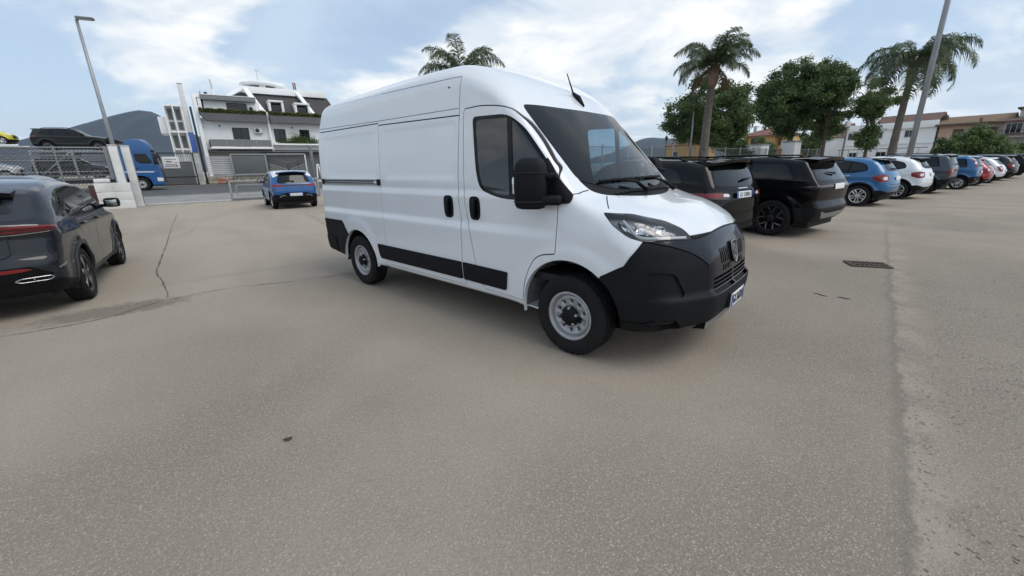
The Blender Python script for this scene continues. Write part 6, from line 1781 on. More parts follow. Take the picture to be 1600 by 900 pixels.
    for x0, x1, z0, z1 in ((6.41, 7.73, 7.10, 8.25), (8.72, 10.12, 7.18, 8.15)):
        d = empty('dormer', (0, 0, 0)); d.parent = B
        b = MB(); b.bbox(((e(x0) + e(x1)) / 2, 1.9, h(z1) - .10), (e(x1) - e(x0), 2.4, .22), .02); b.build('hood', W_, d)
        for xx in (x0 + .09, x1 - .09): b = MB(); b.bbox((e(xx), 1.9, (h(z0) + h(z1)) / 2 - .12), (.24, 2.3, h(z1) - h(z0) - .2), .02); b.build('cheek', W_, d)
        b = MB(); b.box(((e(x0) + e(x1)) / 2, 1.5, (h(z0) + h(z1)) / 2 - .2), (e(x1) - e(x0) - .4, .03, h(z1) - h(z0) - .45)); b.build('pane', M['window_dark'], d)
    # rooftop drum
    dr = empty('rooftop_drum', (e(6.72), 6.2, h(9.62))); dr.parent = B
    b = MB(); b.lathe([(1.7, 0), (1.7, .55)], 'Z', 40); b.build('drum_wall', W_, dr)
    b = MB(); b.lathe([(0, .50), (2.5, .55), (2.58, .62), (2.58, .82), (2.5, .86), (0, .88)], 'Z', 48); b.build('drum_roof', W_, dr)
    for a0, a1 in ((200, 250), (275, 320)):
        b = MB(); pts = arc(0, 0, 1.715, a0, a1, 8); b.add([(x, y, .08) for x, y in pts] + [(x, y, .46) for x, y in pts], [(i, i + 1, 9 + i + 1, 9 + i) for i in range(8)]); b.build('drum_window', M['window_dark'], dr)
    for dx in (0, .22):
        b = MB(); b.tube([(e(9.58) + dx, 5.5, h(9.5)), (e(9.58) + dx, 5.5, h(10.62))], .085, 10); b.build('chimney_pipe', vary(bsdf('rusty_red', (.20, .07, .055), .8), 4, .25), B)
    b = MB(); b.lathe([(0, 0), (.25, .03), (.42, .12)], 'Y', 20, (e(9.95), 4.2, h(9.55))); b.build('satellite_dish', M['white_metal'], B)
    an = empty('antenna', (e(6.40), 6.2, h(10.1))); an.parent = B
    b = MB(); b.tube([(0, 0, 0), (0, 0, 2.1)], .022, 6); b.build('mast', M['galv'], an)
    for k, L_ in enumerate((.5, .7, .55, .4)): b = MB(); b.tube([(-.1 + k * .12, -L_ / 2, 1.85), (-.1 + k * .12, L_ / 2, 1.85)], .012, 5); b.build('element', M['galv'], an)
    b = MB(); b.tube([(-.35, 0, 1.85), (.45, 0, 1.85)], .014, 5); b.build('boom', M['galv'], an)
    b = MB(); b.tube([(e(2.22), 3.5, h(8.3)), (e(2.20), 3.5, h(9.2))], .16, 12); b.tube([(e(2.20), 3.5, h(9.2)), (e(2.16), 3.5, h(9.95)), (e(2.10), 3.5, h(10.04))], .10, 12); b.build('flue_pipe', M['white_metal'], B)
    for x, w_ in ((1.15, .10), (1.55, .32)): b = MB(); b.bbox((e(x), 1.5, h(8.52)), (w_, .2, .36), .03); b.build('floodlight', M['black_metal'], B)
    # left wing with stacked balcony frames
    wx0, wx1 = -1.75, -.35
    slab('wing_body', wx0, wx1, .65, 7.35, 2.2, 9, W_)
    for x in (wx0 - .02, -1.15, -.55): slab('wing_fin', x, x + .09, .65, 7.55 + .2 * (x + 1.7), 1.5, 2.198, W_)
    for z in (3.60, 5.10, 7.30): slab('wing_slab', wx0 + .12, wx1 - .02, z, z + .12, 1.6, 2.196, W_)
    for x0, x1 in ((-1.58, -1.22), (-1.0, -.62)):
        for z0, z1 in ((5.35, 6.05), (6.2, 7.15), (3.8, 4.9)): window_part(B, e(x0), e(x1), h(z0), h(z1), 2.17, 'galv', 'green_board', 0)
    slab('wing_canopy', -2.35, wx0 - .03, 5.05, 6.45, 2.4, 6, W_)
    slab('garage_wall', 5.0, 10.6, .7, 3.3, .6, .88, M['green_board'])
    b = MB()
    for k in range(7): b.bbox((e(8.15), .56, 1.1 + k * .2), (.14, .06, .1), .01, rz=.1 * (-1) ** k)
    b.build('ornament_strip', M['black_metal'], B)
build_apartments()

# ------------------------------------------------------------------ lamp posts and poles
def lamp_post(name, loc, h, r0, r1, label, arm=None, head=True, mat='galv', group='street lamps around the lot'):
    p = empty(name, loc, label=label, cat='lamp post', group=group)
    b = MB(); b.tube([(0, 0, 0), (0, 0, h * .5), (0, 0, h)], [r0, (r0 + r1) / 2, r1], 16); b.build('shaft', M[mat], p)
    b = MB(); b.lathe([(r0 * 2.0, 0), (r0 * 2.0, .03), (r0 * 1.2, .05)], 'Z', 16); b.build('base_flange', M[mat], p)
    if head:
        ax, ay = arm or (.6, 0)
        b = MB(); b.tube([(0, 0, h - .05), (ax * .4, ay * .4, h + .06), (ax, ay, h + .08)], [r1, r1 * .7, r1 * .6], 8); b.build('arm', M[mat], p)
        b = MB(); b.bbox((ax * 1.25, ay * 1.25, h + .07), (.62, .26, .10), .04, rz=math.atan2(ay, ax)); b.build('lantern', M['galv_dark'], p)
        b = MB(); b.box((ax * 1.3, ay * 1.3, h + .014), (.44, .18, .012), rz=math.atan2(ay, ax)); b.build('lens', M['white_lamp'], p)
    return p
lamp_post('street_lamp', LP(-3.24, 27.95, 0), 8.2, .10, .055, 'tall grey lamp post rising behind the concrete gateposts', (.22, .10))
lamp_post('light_mast', LP(24.2, 4.50, 0), 13.5, .105, .075, 'thick galvanised light mast rising between the parked cars', (.8, .3))
# ------------------------------------------------------------------ vegetation
def leaf_cloud(name, P, S, tone, rs, mat, parent, **k):
    n = len(P)
    a = rs.normal(size=(n, 3)); a[:, 2] += .6; a /= np.linalg.norm(a, axis=1, keepdims=True)
    u = rs.normal(size=(n, 3)); u -= a * (u * a).sum(1, keepdims=True); u /= np.linalg.norm(u, axis=1, keepdims=True); v = np.cross(a, u)
    S = S[:, None]
    V = np.stack([P - u * S, P + v * S * .48 - u * S * .1, P + u * S, P - v * S * .48 - u * S * .1], 1).reshape(-1, 3)
    me = bpy.data.meshes.new(name)
    me.vertices.add(4 * n); me.vertices.foreach_set('co', V.ravel())
    me.loops.add(4 * n); me.loops.foreach_set('vertex_index', np.arange(4 * n, dtype=np.int32))
    me.polygons.add(n); me.polygons.foreach_set('loop_start', np.arange(0, 4 * n, 4, dtype=np.int32)); me.polygons.foreach_set('loop_total', np.full(n, 4, dtype=np.int32))
    me.update(calc_edges=True)
    at = me.attributes.new('tone', 'FLOAT', 'FACE'); at.data.foreach_set('value', tone.astype(np.float32))
    return link_mesh(name, me, mat, parent, **k)
def tree(name, loc, label, blobs, n_leaf, leaf_s, mat, trunk_h, trunk_r, seed, group='trees behind the parked cars'):
    """blobs: (dx, dy, z, rx, rz) ellipsoids that make up the crown"""
    rr = random.Random(seed)
    t = empty(name, loc, label=label, cat='tree', group=group)
    rs = np.random.RandomState(seed); cl = []
    for dx, dy, z, rx, rz in blobs:
        k = max(12, int(rx * rx * rz * 4.2))
        d = rs.normal(size=(k, 3)); d /= np.linalg.norm(d, axis=1, keepdims=True)
        q = rs.rand(k, 1) ** .36 * np.where(rs.rand(k, 1) < .14, 1.13, 1.0)
        cl.append(np.hstack([np.array([dx, dy, z]) + d * q * np.array([rx, rx, rz]), rs.uniform(.30, .60, (k, 1)) * (.7 + .1 * rx), rs.rand(k, 1)]))
    cl = np.vstack(cl)
    pick = rs.randint(0, len(cl), n_leaf)
    P = cl[pick, :3] + rs.normal(size=(n_leaf, 3)) * cl[pick, 3:4] * np.array([.6, .6, .48])
    tone = np.clip(cl[pick, 4] * .6 + rs.rand(n_leaf) * .4, 0, 1)
    leaf_cloud('crown', P, leaf_s * rs.uniform(.6, 1.35, n_leaf), tone, rs, M[mat], t)
    b = MB()
    b.tube([(0, 0, 0), (.05, .03, trunk_h * .5), (0, 0, trunk_h)], [trunk_r * 1.25, trunk_r, trunk_r * .8], 10)
    b.build('trunk', M['bark'], t)
    b = MB()
    for dx, dy, z, rx, rz in blobs:
        for k in range(5):
            a = rr.random() * 6.28; e_ = Vector((dx + math.cos(a) * rx * .6, dy + math.sin(a) * rx * .6, z + rz * rr.uniform(-.3, .6)))
            m = Vector((e_.x * .35, e_.y * .35, trunk_h + (e_.z - trunk_h) * .5))
            b.tube([(0, 0, trunk_h * .92), m, e_], [trunk_r * .55, trunk_r * .35, trunk_r * .08], 6)
    b.build('limbs', M['bark'], t)
    return t
def palm(name, loc, label, h, r, n_frond, length, seed, lean=(0, 0), droop=1.0, skirt=0, spread=(.1, 1.35)):
    rr = random.Random(seed)
    t = empty(name, loc, label=label, cat='palm tree', group='tall feather palms')
    top = Vector((lean[0], lean[1], h))
    b = MB(); pts, rad = [], []
    for k in range(25):
        u = k / 24; pts.append((lean[0] * u * u, lean[1] * u * u, h * u)); rad.append(r * (1.25 - .45 * u + (.12 * (1 - u) ** 6)) * (1 + (.03 if k % 2 else -.02)))
    b.tube(pts, rad, 14); b.build('trunk', M['palm_bark'], t)
    b = MB()      # old leaf boots below the crown
    b.tube([top - Vector((0, 0, 1.25)), top - Vector((0, 0, .8)), top - Vector((0, 0, .25)), top + Vector((0, 0, .3))], [r * .9, r * 1.45, r * 1.35, r * .7], 12)
    for k in range(22):
        a = rr.random() * 6.28; z = rr.uniform(-1.1, .1); b.tube([top + Vector((math.cos(a) * r, math.sin(a) * r, z)), top + Vector((math.cos(a) * r * 1.7, math.sin(a) * r * 1.7, z + .35))], [.07, .02], 5)
    b.build('leaf_boots', M['palm_boot'], t)
    for k in range(n_frond + skirt):
        az = k * 2.39996 + rr.uniform(-.25, .25)
        dead = k >= n_frond
        el = (spread[1] - (spread[1] - spread[0]) * (k / n_frond) + rr.uniform(-.12, .12)) if not dead else rr.uniform(-.9, -.4)
        L_ = length * rr.uniform(.85, 1.1) * (.8 if dead else 1)
        d = Vector((math.cos(az), math.sin(az), 0)); p = top + Vector((0, 0, .2)) + d * .12
        ang = el; rach = [p.copy()]; dirs = []
        n_seg = 14
        for i in range(n_seg):
            v = d * math.cos(ang) + Vector((0, 0, math.sin(ang))); dirs.append(v); p = p + v * (L_ / n_seg); rach.append(p.copy())
            ang -= droop * (.05 + .19 * (i / n_seg)) * (1.0 if not dead else .5)
        b = MB(); tn = []
        b.tube(rach, [.030 * (1 - .85 * i / n_seg) + .004 for i in range(n_seg + 1)], 4, caps=False); tn += [.35] * (n_seg * 4)
        side = d.cross(Vector((0, 0, 1)))
        tone0 = rr.random() * .6
        for i in range(1, n_seg):
            for j in range(6):
                u = (i + j / 6) / n_seg; q = rach[i].lerp(rach[i + 1], j / 6); v = dirs[i]
                ll = L_ * .225 * math.sin(math.pi * min(1, u * .92 + .10)) ** .6 * rr.uniform(.8, 1.1)
                for s_ in (-1, 1):
                    o = (side * s_ * rr.uniform(.7, 1.0) + v * .55 + Vector((0, 0, rr.uniform(-.35, .35)))).normalized()
                    m = q + o * ll * .55; e_ = q + o * ll + Vector((0, 0, -ll * rr.uniform(.25, .75) * droop))
                    w_ = v.normalized() * .020
                    kk = len(b.v); b.v += [tuple(q - w_), tuple(q + w_), tuple(m + w_ * 1.2), tuple(m - w_ * 1.2), tuple(e_)]
                    b.f += [(kk, kk + 1, kk + 2, kk + 3), (kk + 3, kk + 2, kk + 4)]; b.sm += [False, False]; tn += [tone0 + rr.random() * .4] * 2
        tone_build(b, tn, 'dead_frond' if dead else 'frond', M['palm_boot'] if dead else M['leaf_palm'], t)
    return t
palm('palm_tree', (14.65, 32.0, 0), 'tall palm in front of a leafy tree, with hanging dead fronds', 7.9, .27, 26, 3.3, 11, (.1, 0), 1.0, 5)
palm('palm_tree', (26.2, 29.0, 0), 'slender windswept palm next to the thick light mast', 7.3, .20, 22, 3.5, 12, (.25, .1), 1.25, 0, (-.25, 1.1))
palm('palm_tree', (-3.5, 34.0, 0), 'palm whose crown rises above the roof of the white van', 7.9, .26, 22, 3.9, 13, (0, 0), 1.05, 0, (.0, 1.4))
tree('leafy_tree', (17.4, 38.0, 0), 'round leafy tree directly behind the palm with dead fronds', [(0, 0, 5.6, 3.3, 2.6), (-1.6, .3, 4.6, 2.0, 1.8), (1.9, 0, 5.4, 2.0, 2.1), (.6, 0, 3.3, 1.8, 1.4)], 57200, 0.102, 'leaf_dark', 3.4, .26, 21)
tree('leafy_tree', (28.6, 43.5, 0), 'largest leafy tree, standing in front of the ochre villa', [(-.3, 0, 7.6, 3.4, 3.0), (1.6, 0, 9.3, 2.2, 2.0), (-1.9, 0, 6.3, 2.3, 2.0), (.4, 0, 5.2, 2.3, 1.6)], 66000, 0.116, 'leaf_dark', 4.6, .28, 22)
tree('leafy_tree', (30.3, 41.0, 0), 'narrow leafy tree between the largest tree and the slim lamp post', [(.2, 0, 8.4, 1.5, 1.9), (-.1, 0, 6.0, 1.2, 1.5), (.5, .2, 4.4, .8, .9)], 26400, 0.109, 'leaf_dark', 3.8, .16, 23)
tree('leafy_tree', (30.3, 36.0, 0), 'small clipped leafy tree left of the windswept palm', [(0.2, 0, 6.2, 1.5, 1.5), (-.35, 0, 5.2, 1.35, 1.2), (-.1, 0, 3.2, .7, .8)], 26400, 0.095, 'leaf', 3.2, .13, 24)
tree('bushy_tree', (47.5, 44.0, 0), 'bushy green tree in front of the pink house', [(0, 0, 2.9, 2.2, 1.4), (1.6, -.3, 2.2, 1.6, 1.0), (-1.5, .2, 1.9, 1.6, 1.0)], 26400, 0.109, 'leaf', 1.2, .14, 25)
tree('bushy_tree', (35.6, 60.0, 0), 'rounded dark bush beside the window of the ochre villa', [(0, 0, 2.9, 1.3, 1.6), (1.0, 0, 2.2, 1.2, 1.2)], 13200, 0.109, 'leaf_dark', .8, .12, 26, 'shrubs by the houses')
tree('bushy_tree', (43.0, 60.0, 0), 'dark rounded tree right of the ochre villa, under the largest tree', [(0, 0, 4.4, 1.7, 1.9), (-.6, 0, 2.8, 1.3, 1.3)], 15400, 0.116, 'leaf_dark', 1.6, .15, 27, 'shrubs by the houses')
tree('bushy_tree', (22.5, 43.0, 0), 'low dark tree at the right foot of the tree behind the palm', [(0, 0, 2.9, 1.4, 1.4), (.9, 0, 2.2, 1.0, 1.0)], 13200, 0.102, 'leaf_dark', 1.2, .12, 28, 'shrubs by the houses')
tree('bushy_tree', (56.5, 46.0, 0), 'low hedge like shrub at the right edge below the lilac house', [(0, 0, 1.9, 1.8, .9), (2.6, 0, 2.0, 1.6, .9), (-2.0, .5, 1.7, 1.4, .8)], 17600, 0.109, 'leaf', .8, .1, 29, 'shrubs by the houses')

# ------------------------------------------------------------------ fence along the back of the right row
def build_back_fence():
    f = lot_empty('mesh_fence', 10, 18.0, 0, label='green grey mesh fence on a low wall behind the parked row', cat='fence')
    b = MB(); b.bbox((23, 0, .35), (46, .2, .70), .02); b.build('plinth', M['concrete'], f)
    for k in range(19): b = MB(); b.bbox((k * 2.5 + .2, -.06, 1.35), (.07, .07, 2.7), .012); b.build('post', M['galv'], f)
    b = MB()
    for k in range(26): b.box((23, 0, .80 + k * .07), (46, .008, .012))
    x = 0
    while x < 46: b.box((x, .008, 1.65), (.012, .008, 1.8)); x += .10
    b.build('wire_mesh', bsdf('green_wire', (.045, .062, .055), .6), f, kind='stuff')
    for z in (.76, 2.58): b = MB(); b.box((23, .0, z), (46, .03, .04)); b.build('rail', M['galv_dark'], f)
build_back_fence()
def build_fence_side():
    for nm, a, b_, w_, h_, lb, mat in (('white_shed', 51.5, 22.6, 2.2, 3.2, 'small white shed behind the fence left of the ochre villa bush', 'white_wall'), ('utility_cabinet', 46.3, 17.2, 1.5, 3.2, 'white utility cabinet standing by the fence under the largest tree', 'white_metal')):
        s = lot_empty(nm, a, b_, 0, label=lb, cat='shed' if nm == 'white_shed' else 'cabinet')
        b = MB(); b.bbox((0, 0, h_ / 2), (w_, w_ * .7, h_), .03); b.build('body', M[mat], s)
        b = MB(); b.bbox((0, 0, h_ + .04), (w_ + .2, w_ * .7 + .2, .08), .02); b.build('roof', M['galv'], s)
        for k in (-1, 1): b = MB(); b.bbox((k * w_ * .24, -w_ * .35 - .01, h_ * .45), (w_ * .44, .03, h_ * .8), .01); b.build('door', M['white_metal'], s)
    b = MB()
build_fence_side()
lamp_post('slim_pole', (15.35, 36.0, 0), 7.0, .075, .055, 'thin grey pole left of the palm with dead fronds', None, False)
p_ = lamp_post('street_lamp', (31.5, 40.0, 0), 8.4, .09, .05, 'slim grey lamp post between the narrow tree and the small clipped tree', (-.35, .05))
b = MB(); b.bbox((-.1, -.1, 4.6), (.40, .22, .5), .03); b.build('junction_box', M['white_metal'], p_)
def build_lantern():
    p = empty('lantern_post', (22.1, 60, 0), label='small old fashioned lantern post above the low ochre house', cat='lamp post', group='street lamps around the lot')
    b = MB(); b.tube([(0, 0, 0), (0, 0, 1.0), (0, 0, 4.4)], [.12, .07, .05], 10); b.build('shaft', M['black_metal'], p)
    b = MB(); b.lathe([(.10, 4.4), (.22, 4.85), (.26, 4.87), (.05, 5.15), (0, 5.25)], 'Z', 8, smooth=False); b.build('lantern', M['black_metal'], p)
    b = MB(); b.tube([(-.35, 0, 4.2), (.35, 0, 4.2)], .03, 6); b.build('cross_arm', M['black_metal'], p)
build_lantern()

# ------------------------------------------------------------------ houses on the right (facades look back along the rows)
def tile_material(name, c):
    m = bsdf(name, c, .85); nt = m.node_tree; N = nt.nodes; Lk = nt.links; B = N['Principled BSDF']
    vary(m, 2.5, .28, 7)
    tc = N.new('ShaderNodeTexCoord'); w_ = N.new('ShaderNodeTexWave'); w_.wave_type = 'BANDS'; w_.bands_direction = 'X'; w_.inputs['Scale'].default_value = 1.3
    Lk.new(tc.outputs['Object'], w_.inputs[0]); bp = N.new('ShaderNodeBump'); bp.inputs['Strength'].default_value = .8; bp.inputs['Distance'].default_value = .08
    Lk.new(w_.outputs[0], bp.inputs['Height']); Lk.new(bp.outputs[0], B.inputs['Normal'])
    return m
M['tiles_red'] = tile_material('red_tiles', (.20, .095, .068)); M['tiles_brown'] = tile_material('brown_tiles', (.135, .080, .062)); M['tiles_ochre'] = tile_material('ochre_tiles', (.19, .125, .075))
def house_root(name, a, b, **k):
    """local x runs along the facade (towards +b), local -y is the outward normal (towards -a)"""
    return empty(name, LP(a, b, 0), LOT + R(-90), **k)       # x = -b direction (to the right in view), y = +a
def box_part(parent, name, x0, x1, y0, y1, z0, z1, mat, bev=.02):
    b = MB(); b.bbox(((x0 + x1) / 2, (y0 + y1) / 2, (z0 + z1) / 2), (x1 - x0, y1 - y0, z1 - z0), bev); return b.build(name, M[mat], parent)
def gable_roof(parent, x0, x1, y0, y1, z0, zr, mat, hip=0.0, th=.16, over=.5):
    """ridge along x, hipped by 'hip' metres at both ends"""
    b = MB(); ym = (y0 + y1) / 2
    A = [(x0 - over, y0 - over, z0), (x1 + over, y0 - over, z0), (x1 + over, y1 + over, z0), (x0 - over, y1 + over, z0)]
    Rr = [(x0 - over + hip, ym, zr), (x1 + over - hip, ym, zr)]
    vs = A + Rr + [(x, y, z - th) for x, y, z in A + Rr]
    b.add(vs, [(0, 1, 5, 4), (2, 3, 4, 5), (1, 2, 5), (3, 0, 4), (6, 10, 11, 7), (8, 11, 10, 9), (7, 11, 8), (9, 10, 6), (0, 6, 7, 1), (1, 7, 8, 2), (2, 8, 9, 3), (3, 9, 6, 0)])
    return b.build('roof', M[mat], parent)
def build_houses():
    # white house: facade at a = 100, b from 16.0 to 28.2
    H = house_root('white_house', 100, 28.2, label='white two storey house with parapet and brown tiled roof', cat='house', group='houses beyond the lot')
    box_part(H, 'wall', 0, 12.2, 0, 9, 0, 6.5, 'white_wall')
    box_part(H, 'parapet', -.1, 12.3, -.45, .0, 6.30, 7.38, 'white_wall')
    box_part(H, 'floor_band', -.05, 12.25, -.14, -.002, 3.75, 4.05, 'white_wall')
    gable_roof(H, 4.0, 11.8, .8, 9, 7.35, 8.9, 'tiles_brown', 0, .16, .3)
    box_part(H, 'upper_wall', 4.1, 11.7, .9, 8.9, 6.502, 7.34, 'white_wall')
    for x0, x1 in ((-.0 + .3, 1.7), (4.1, 5.4), (8.3, 9.5)): window_part(H, x0, x1, 4.85, 6.05, -.03, 'white_metal', 'window_dark', 1)
    for x0, x1 in ((1.0, 2.2), (5.0, 6.4)): window_part(H, x0, x1, 1.2, 2.6, -.03, 'white_metal', 'window_dark', 1)
    b = MB(); b.tube([(7.0, -.08, .2), (7.0, -.08, 6.3)], .06, 8); b.build('downpipe', M['shutter'], H)
    for k in range(9): box_part(H, 'garden_baluster', .3 + k * 1.35, .36 + k * 1.35, -3.0, -2.94, 0, 3.1, 'black_metal', .01)
    box_part(H, 'garden_rail', 0, 12.2, -3.02, -2.92, 3.0, 3.1, 'black_metal', .01)
    box_part(H, 'low_annex', -3.6, -.2, 1.5, 7, 0, 5.6, 'white_wall')
    gable_roof(H, -3.6, -.2, 1.5, 7, 5.6, 6.5, 'tiles_brown', 0, .14, .3)
    # pink house: b from 8.8 to 16.0
    H = house_root('pink_house', 100, 15.7, label='pale pink house with brown shutters and ochre tiled roof', cat='house', group='houses beyond the lot')
    box_part(H, 'wall', 0, 4.2, 0, 9, 0, 6.55, 'pink_wall'); box_part(H, 'side_wall', 4.21, 7.2, .2, 9, 0, 6.5, 'cream_wall')
    gable_roof(H, -.2, 7.3, .0, 9, 6.55, 7.9, 'tiles_ochre', 0, .18, .45)
    box_part(H, 'fascia', -.5, 7.7, -.60, -.47, 6.25, 6.60, 'shutter', .01)
    box_part(H, 'floor_band', 0, 4.2, -.10, -.002, 3.30, 3.42, 'shutter', .01)
    for x0, x1, z0, z1, y in ((1.7, 2.9, 4.6, 5.75, -.03), (5.3, 6.5, 4.4, 5.75, .17)):
        w_ = window_part(H, x0, x1, z0, z1, y, 'shutter', 'shutter', 1)
        b = MB()
        for k in range(10): b.box((0, -.03, -(z1 - z0) / 2 + (z1 - z0) * (k + .5) / 10), (x1 - x0 - .14, .02, .05))
        b.build('shutter_slats', M['shutter'], w_)
    b = MB(); b.bbox((-.05, 3, 7.6), (.7, .7, 1.1), .03); b.build('chimney', M['shutter'], H)
    b = MB(); b.tube([(4.5, -.15, 2.5), (4.5, -.15, 7.2)], .16, 10); b.build('flue', vary(bsdf('rusty_flue', (.10, .045, .035), .8), 3, .3), H)
    box_part(H, 'canopy', .2, 3.4, -1.6, -.11, 2.2, 2.32, 'shutter', .01)
    for x in (.4, 1.4, 2.4, 3.3): b = MB(); b.bbox((x, -1.5, 1.1), (.10, .10, 2.2), .01); b.build('canopy_post', M['black_metal'], H)
    # lilac house at the right edge
    H = house_root('lilac_house', 99, 8.6, label='greyish lilac house with balcony at the right edge of the picture', cat='house', group='houses beyond the lot')
    box_part(H, 'wall', 0, 8, 0, 9, 0, 6.4, 'lilac_wall')
    gable_roof(H, -.6, 8.5, -.4, 9, 6.45, 7.3, 'tiles_brown', 0, .16, .4)
    box_part(H, 'attic', 1.1, 7, 2, 8, 6.5, 8.2, 'cream_wall'); box_part(H, 'attic_roof', .7, 7.4, 1.6, 8.4, 8.2, 8.4, 'shutter', .02)
    window_part(H, .2, 1.9, 4.5, 6.1, -.03, 'white_metal', 'window_dark', 2); window_part(H, 2.6, 3.8, 4.5, 6.0, -.03, 'white_metal', 'window_dark', 1)
    box_part(H, 'balcony_slab', -.2, 4.4, -1.3, -.002, 4.05, 4.2, 'lilac_wall')
    for k in range(16): box_part(H, 'baluster', -.15 + k * .29, -.11 + k * .29, -1.26, -1.22, 4.2, 5.05, 'black_metal', .008)
    box_part(H, 'balcony_rail', -.2, 4.4, -1.27, -1.21, 5.05, 5.12, 'black_metal', .01)
    P = house_root('pergola', 92, 10.2, label='curved pergola arches with a cream awning below the lilac house', cat='pergola')
    for k in range(4):
        pts = [(u * 7.0, k * .9 - 1.5, 2.2 + 2.2 * math.sin(math.pi * (.12 + u * .75))) for u in np.linspace(0, 1, 13)]
        b = MB(); b.tube(pts, .07, 8); b.build('arch_rib', M['shutter'], P)
    rows = [[(u * 6.8 + .1, y, 2.05 + 2.1 * math.sin(math.pi * (.12 + u * .75))) for u in np.linspace(0, 1, 13)] for y in (-1.45, 1.15)]
    b = MB(); b.add(rows[0] + rows[1] + [(x, y, z - .04) for r_ in rows for x, y, z in r_], [(i, i + 1, 14 + i, 13 + i) for i in range(12)] + [(26 + i, 39 + i, 40 + i, 27 + i) for i in range(12)], True); b.build('awning', M['pink_wall'], P)
    for x in (.2, 3.5, 6.8): b = MB(); b.tube([(x, -1.5, 0), (x, -1.5, 3.2)], .08, 8); b.build('post', M['shutter'], P)
    # ochre villa
    H = house_root('ochre_villa', 85, 41.0, label='ochre villa with a hipped brown tiled roof behind the trees', cat='house', group='houses beyond the lot')
    box_part(H, 'wall', 1.0, 6.5, 0, 9, 0, 5.9, 'orange_wall'); box_part(H, 'wing_wall', 6.51, 9.0, 1.0, 9, 0, 5.6, 'orange_wall')
    gable_roof(H, .8, 7.2, 0, 9, 6.0, 7.7, 'tiles_red', 4.0, .18, .7)
    box_part(H, 'terrace', -.6, 1.8, -1.5, -.01, 0, 3.9, 'orange_wall'); box_part(H, 'porch_wall', -.4, .98, 1.5, 6, 3.0, 5.0, 'white_wall')
    window_part(H, 2.35, 3.75, 4.55, 5.6, -.03, 'shutter', 'window_dark', 1); window_part(H, 6.75, 7.3, 4.2, 5.4, .97, 'shutter', 'shutter', 0)
    b = MB(); b.tube([(1.6, -.08, 0), (1.6, -.08, 5.7)], .07, 8); b.build('downpipe', M['shutter'], H)
    b = MB(); b.bbox((1.5, 3, 7.0), (.45, .45, 1.9), .03); b.build('chimney', M['concrete'], H)
    box_part(H, 'cream_wall_panel', 7.4, 9.6, .4, .98, 3.4, 5.0, 'cream_wall')
    # low ochre house far left
    H = house_root('low_ochre_house', 96, 64.0, label='low ochre house with a shallow roof left of the leafy tree', cat='house', group='houses beyond the lot')
    box_part(H, 'wall', 0, 9, 0, 7, 0, 5.6, 'orange_wall'); gable_roof(H, 0, 9, 0, 7, 5.6, 6.6, 'tiles_brown', 0, .16, .5)
    window_part(H, 2, 3.2, 2.6, 4.0, -.03, 'shutter', 'window_dark', 1)
    # red roofed house between the trees
    H = house_root('red_roof_house', 108, 35.8, label='pale house with a red tiled roof between the leafy trees', cat='house', group='houses beyond the lot')
    box_part(H, 'wall', 0, 5, 0, 7, 0, 6.6, 'cream_wall'); gable_roof(H, 0, 5, 0, 7, 6.6, 8.6, 'tiles_red', 0, .16, .4)
    window_part(H, 1.2, 2.2, 4.4, 5.6, -.03, 'shutter', 'window_dark', 1)
    box_part(H, 'carport_roof', -1.5, 5.5, -3.2, -.1, 3.6, 3.75, 'shutter', .01)
    for x in (-1.2, 2, 5.2): b = MB(); b.tube([(x, -3.0, 0), (x, -3.0, 3.6)], .07, 8); b.build('carport_post', M['black_metal'], H)
build_houses()
# ------------------------------------------------------------------ parked cars in their places (heading: +x of each car away from the lane)
HEAD = LOT + R(90)
def park(name, spec_, a, b, paint_, label, rz=0.0, **k):
    return make_car(name, SPECS[spec_], LP(a, b, 0), HEAD + rz, paint_, label, **k)
SPECS['compact_suv']['plate'] = (1.00, .12); SPECS['large_suv']['plate'] = (1.02, .1); SPECS['round_suv']['plate'] = (.90, .12)
row = 'cars parked in the right hand row'
park('parked_car', 'coupe_suv', -2.33, 6.58, 'grey_paint', 'dark grey crossover at the left edge showing its red lamps and chrome exhaust trim', plate='GW 304LT')
park('parked_car', 'gate_suv', -3.55, 11.9, 'dark_grey_paint', 'grey car of which only the roof shows above the dark grey crossover', plate=None)
park('parked_car', 'gate_suv', 3.03, 19.6, 'deep_blue_paint', 'blue crossover with white roof seen from behind near the gate', R(0), roof='white_paint', plate='GG 947CR')
park('parked_suv', 'compact_suv', 7.45, 3.35, 'black_paint', 'black SUV right beside the nose of the white van', cat='car', group=row, plate='GV 558RN')
park('parked_suv', 'large_suv', 10.45, 2.84, 'black_paint', 'large black SUV with black wheels and a blank white plate', cat='car', group=row, plate='')
park('parked_car', 'round_suv', 18.35, 3.5, 'blue_paint', 'bright blue rounded crossover with silver wheels', group=row, plate='')
park('parked_car', 'round_suv', 22.2, 3.3, 'white_paint', 'white rounded crossover right of the bright blue one', group=row, plate='')
park('parked_suv', 'boxy_suv', 26.0, 3.2, 'slate_paint', 'slate blue boxy SUV right of the white crossover', cat='car', group=row, plate=None)
park('parked_car', 'upright_hatch', 29.9, 2.85, 'blue_paint', 'blue upright hatchback with tall lamps in its rear pillars', group=row, plate='')
park('parked_car', 'city_hatch', 33.7, 2.75, 'red_paint', 'small red hatchback next to the blue upright one', group=row, plate='')
park('parked_car', 'city_hatch', 37.2, 2.6, 'white_paint', 'small white hatchback right of the red one', group=row, plate='')
park('parked_car', 'round_suv', 41.0, 2.4, 'dark_grey_paint', 'dark grey car right of the small white hatchback', group=row, plate='')
park('parked_suv', 'large_suv', 45.2, 2.2, 'black_paint', 'black SUV farthest right in the row', cat='car', group=row, plate='')

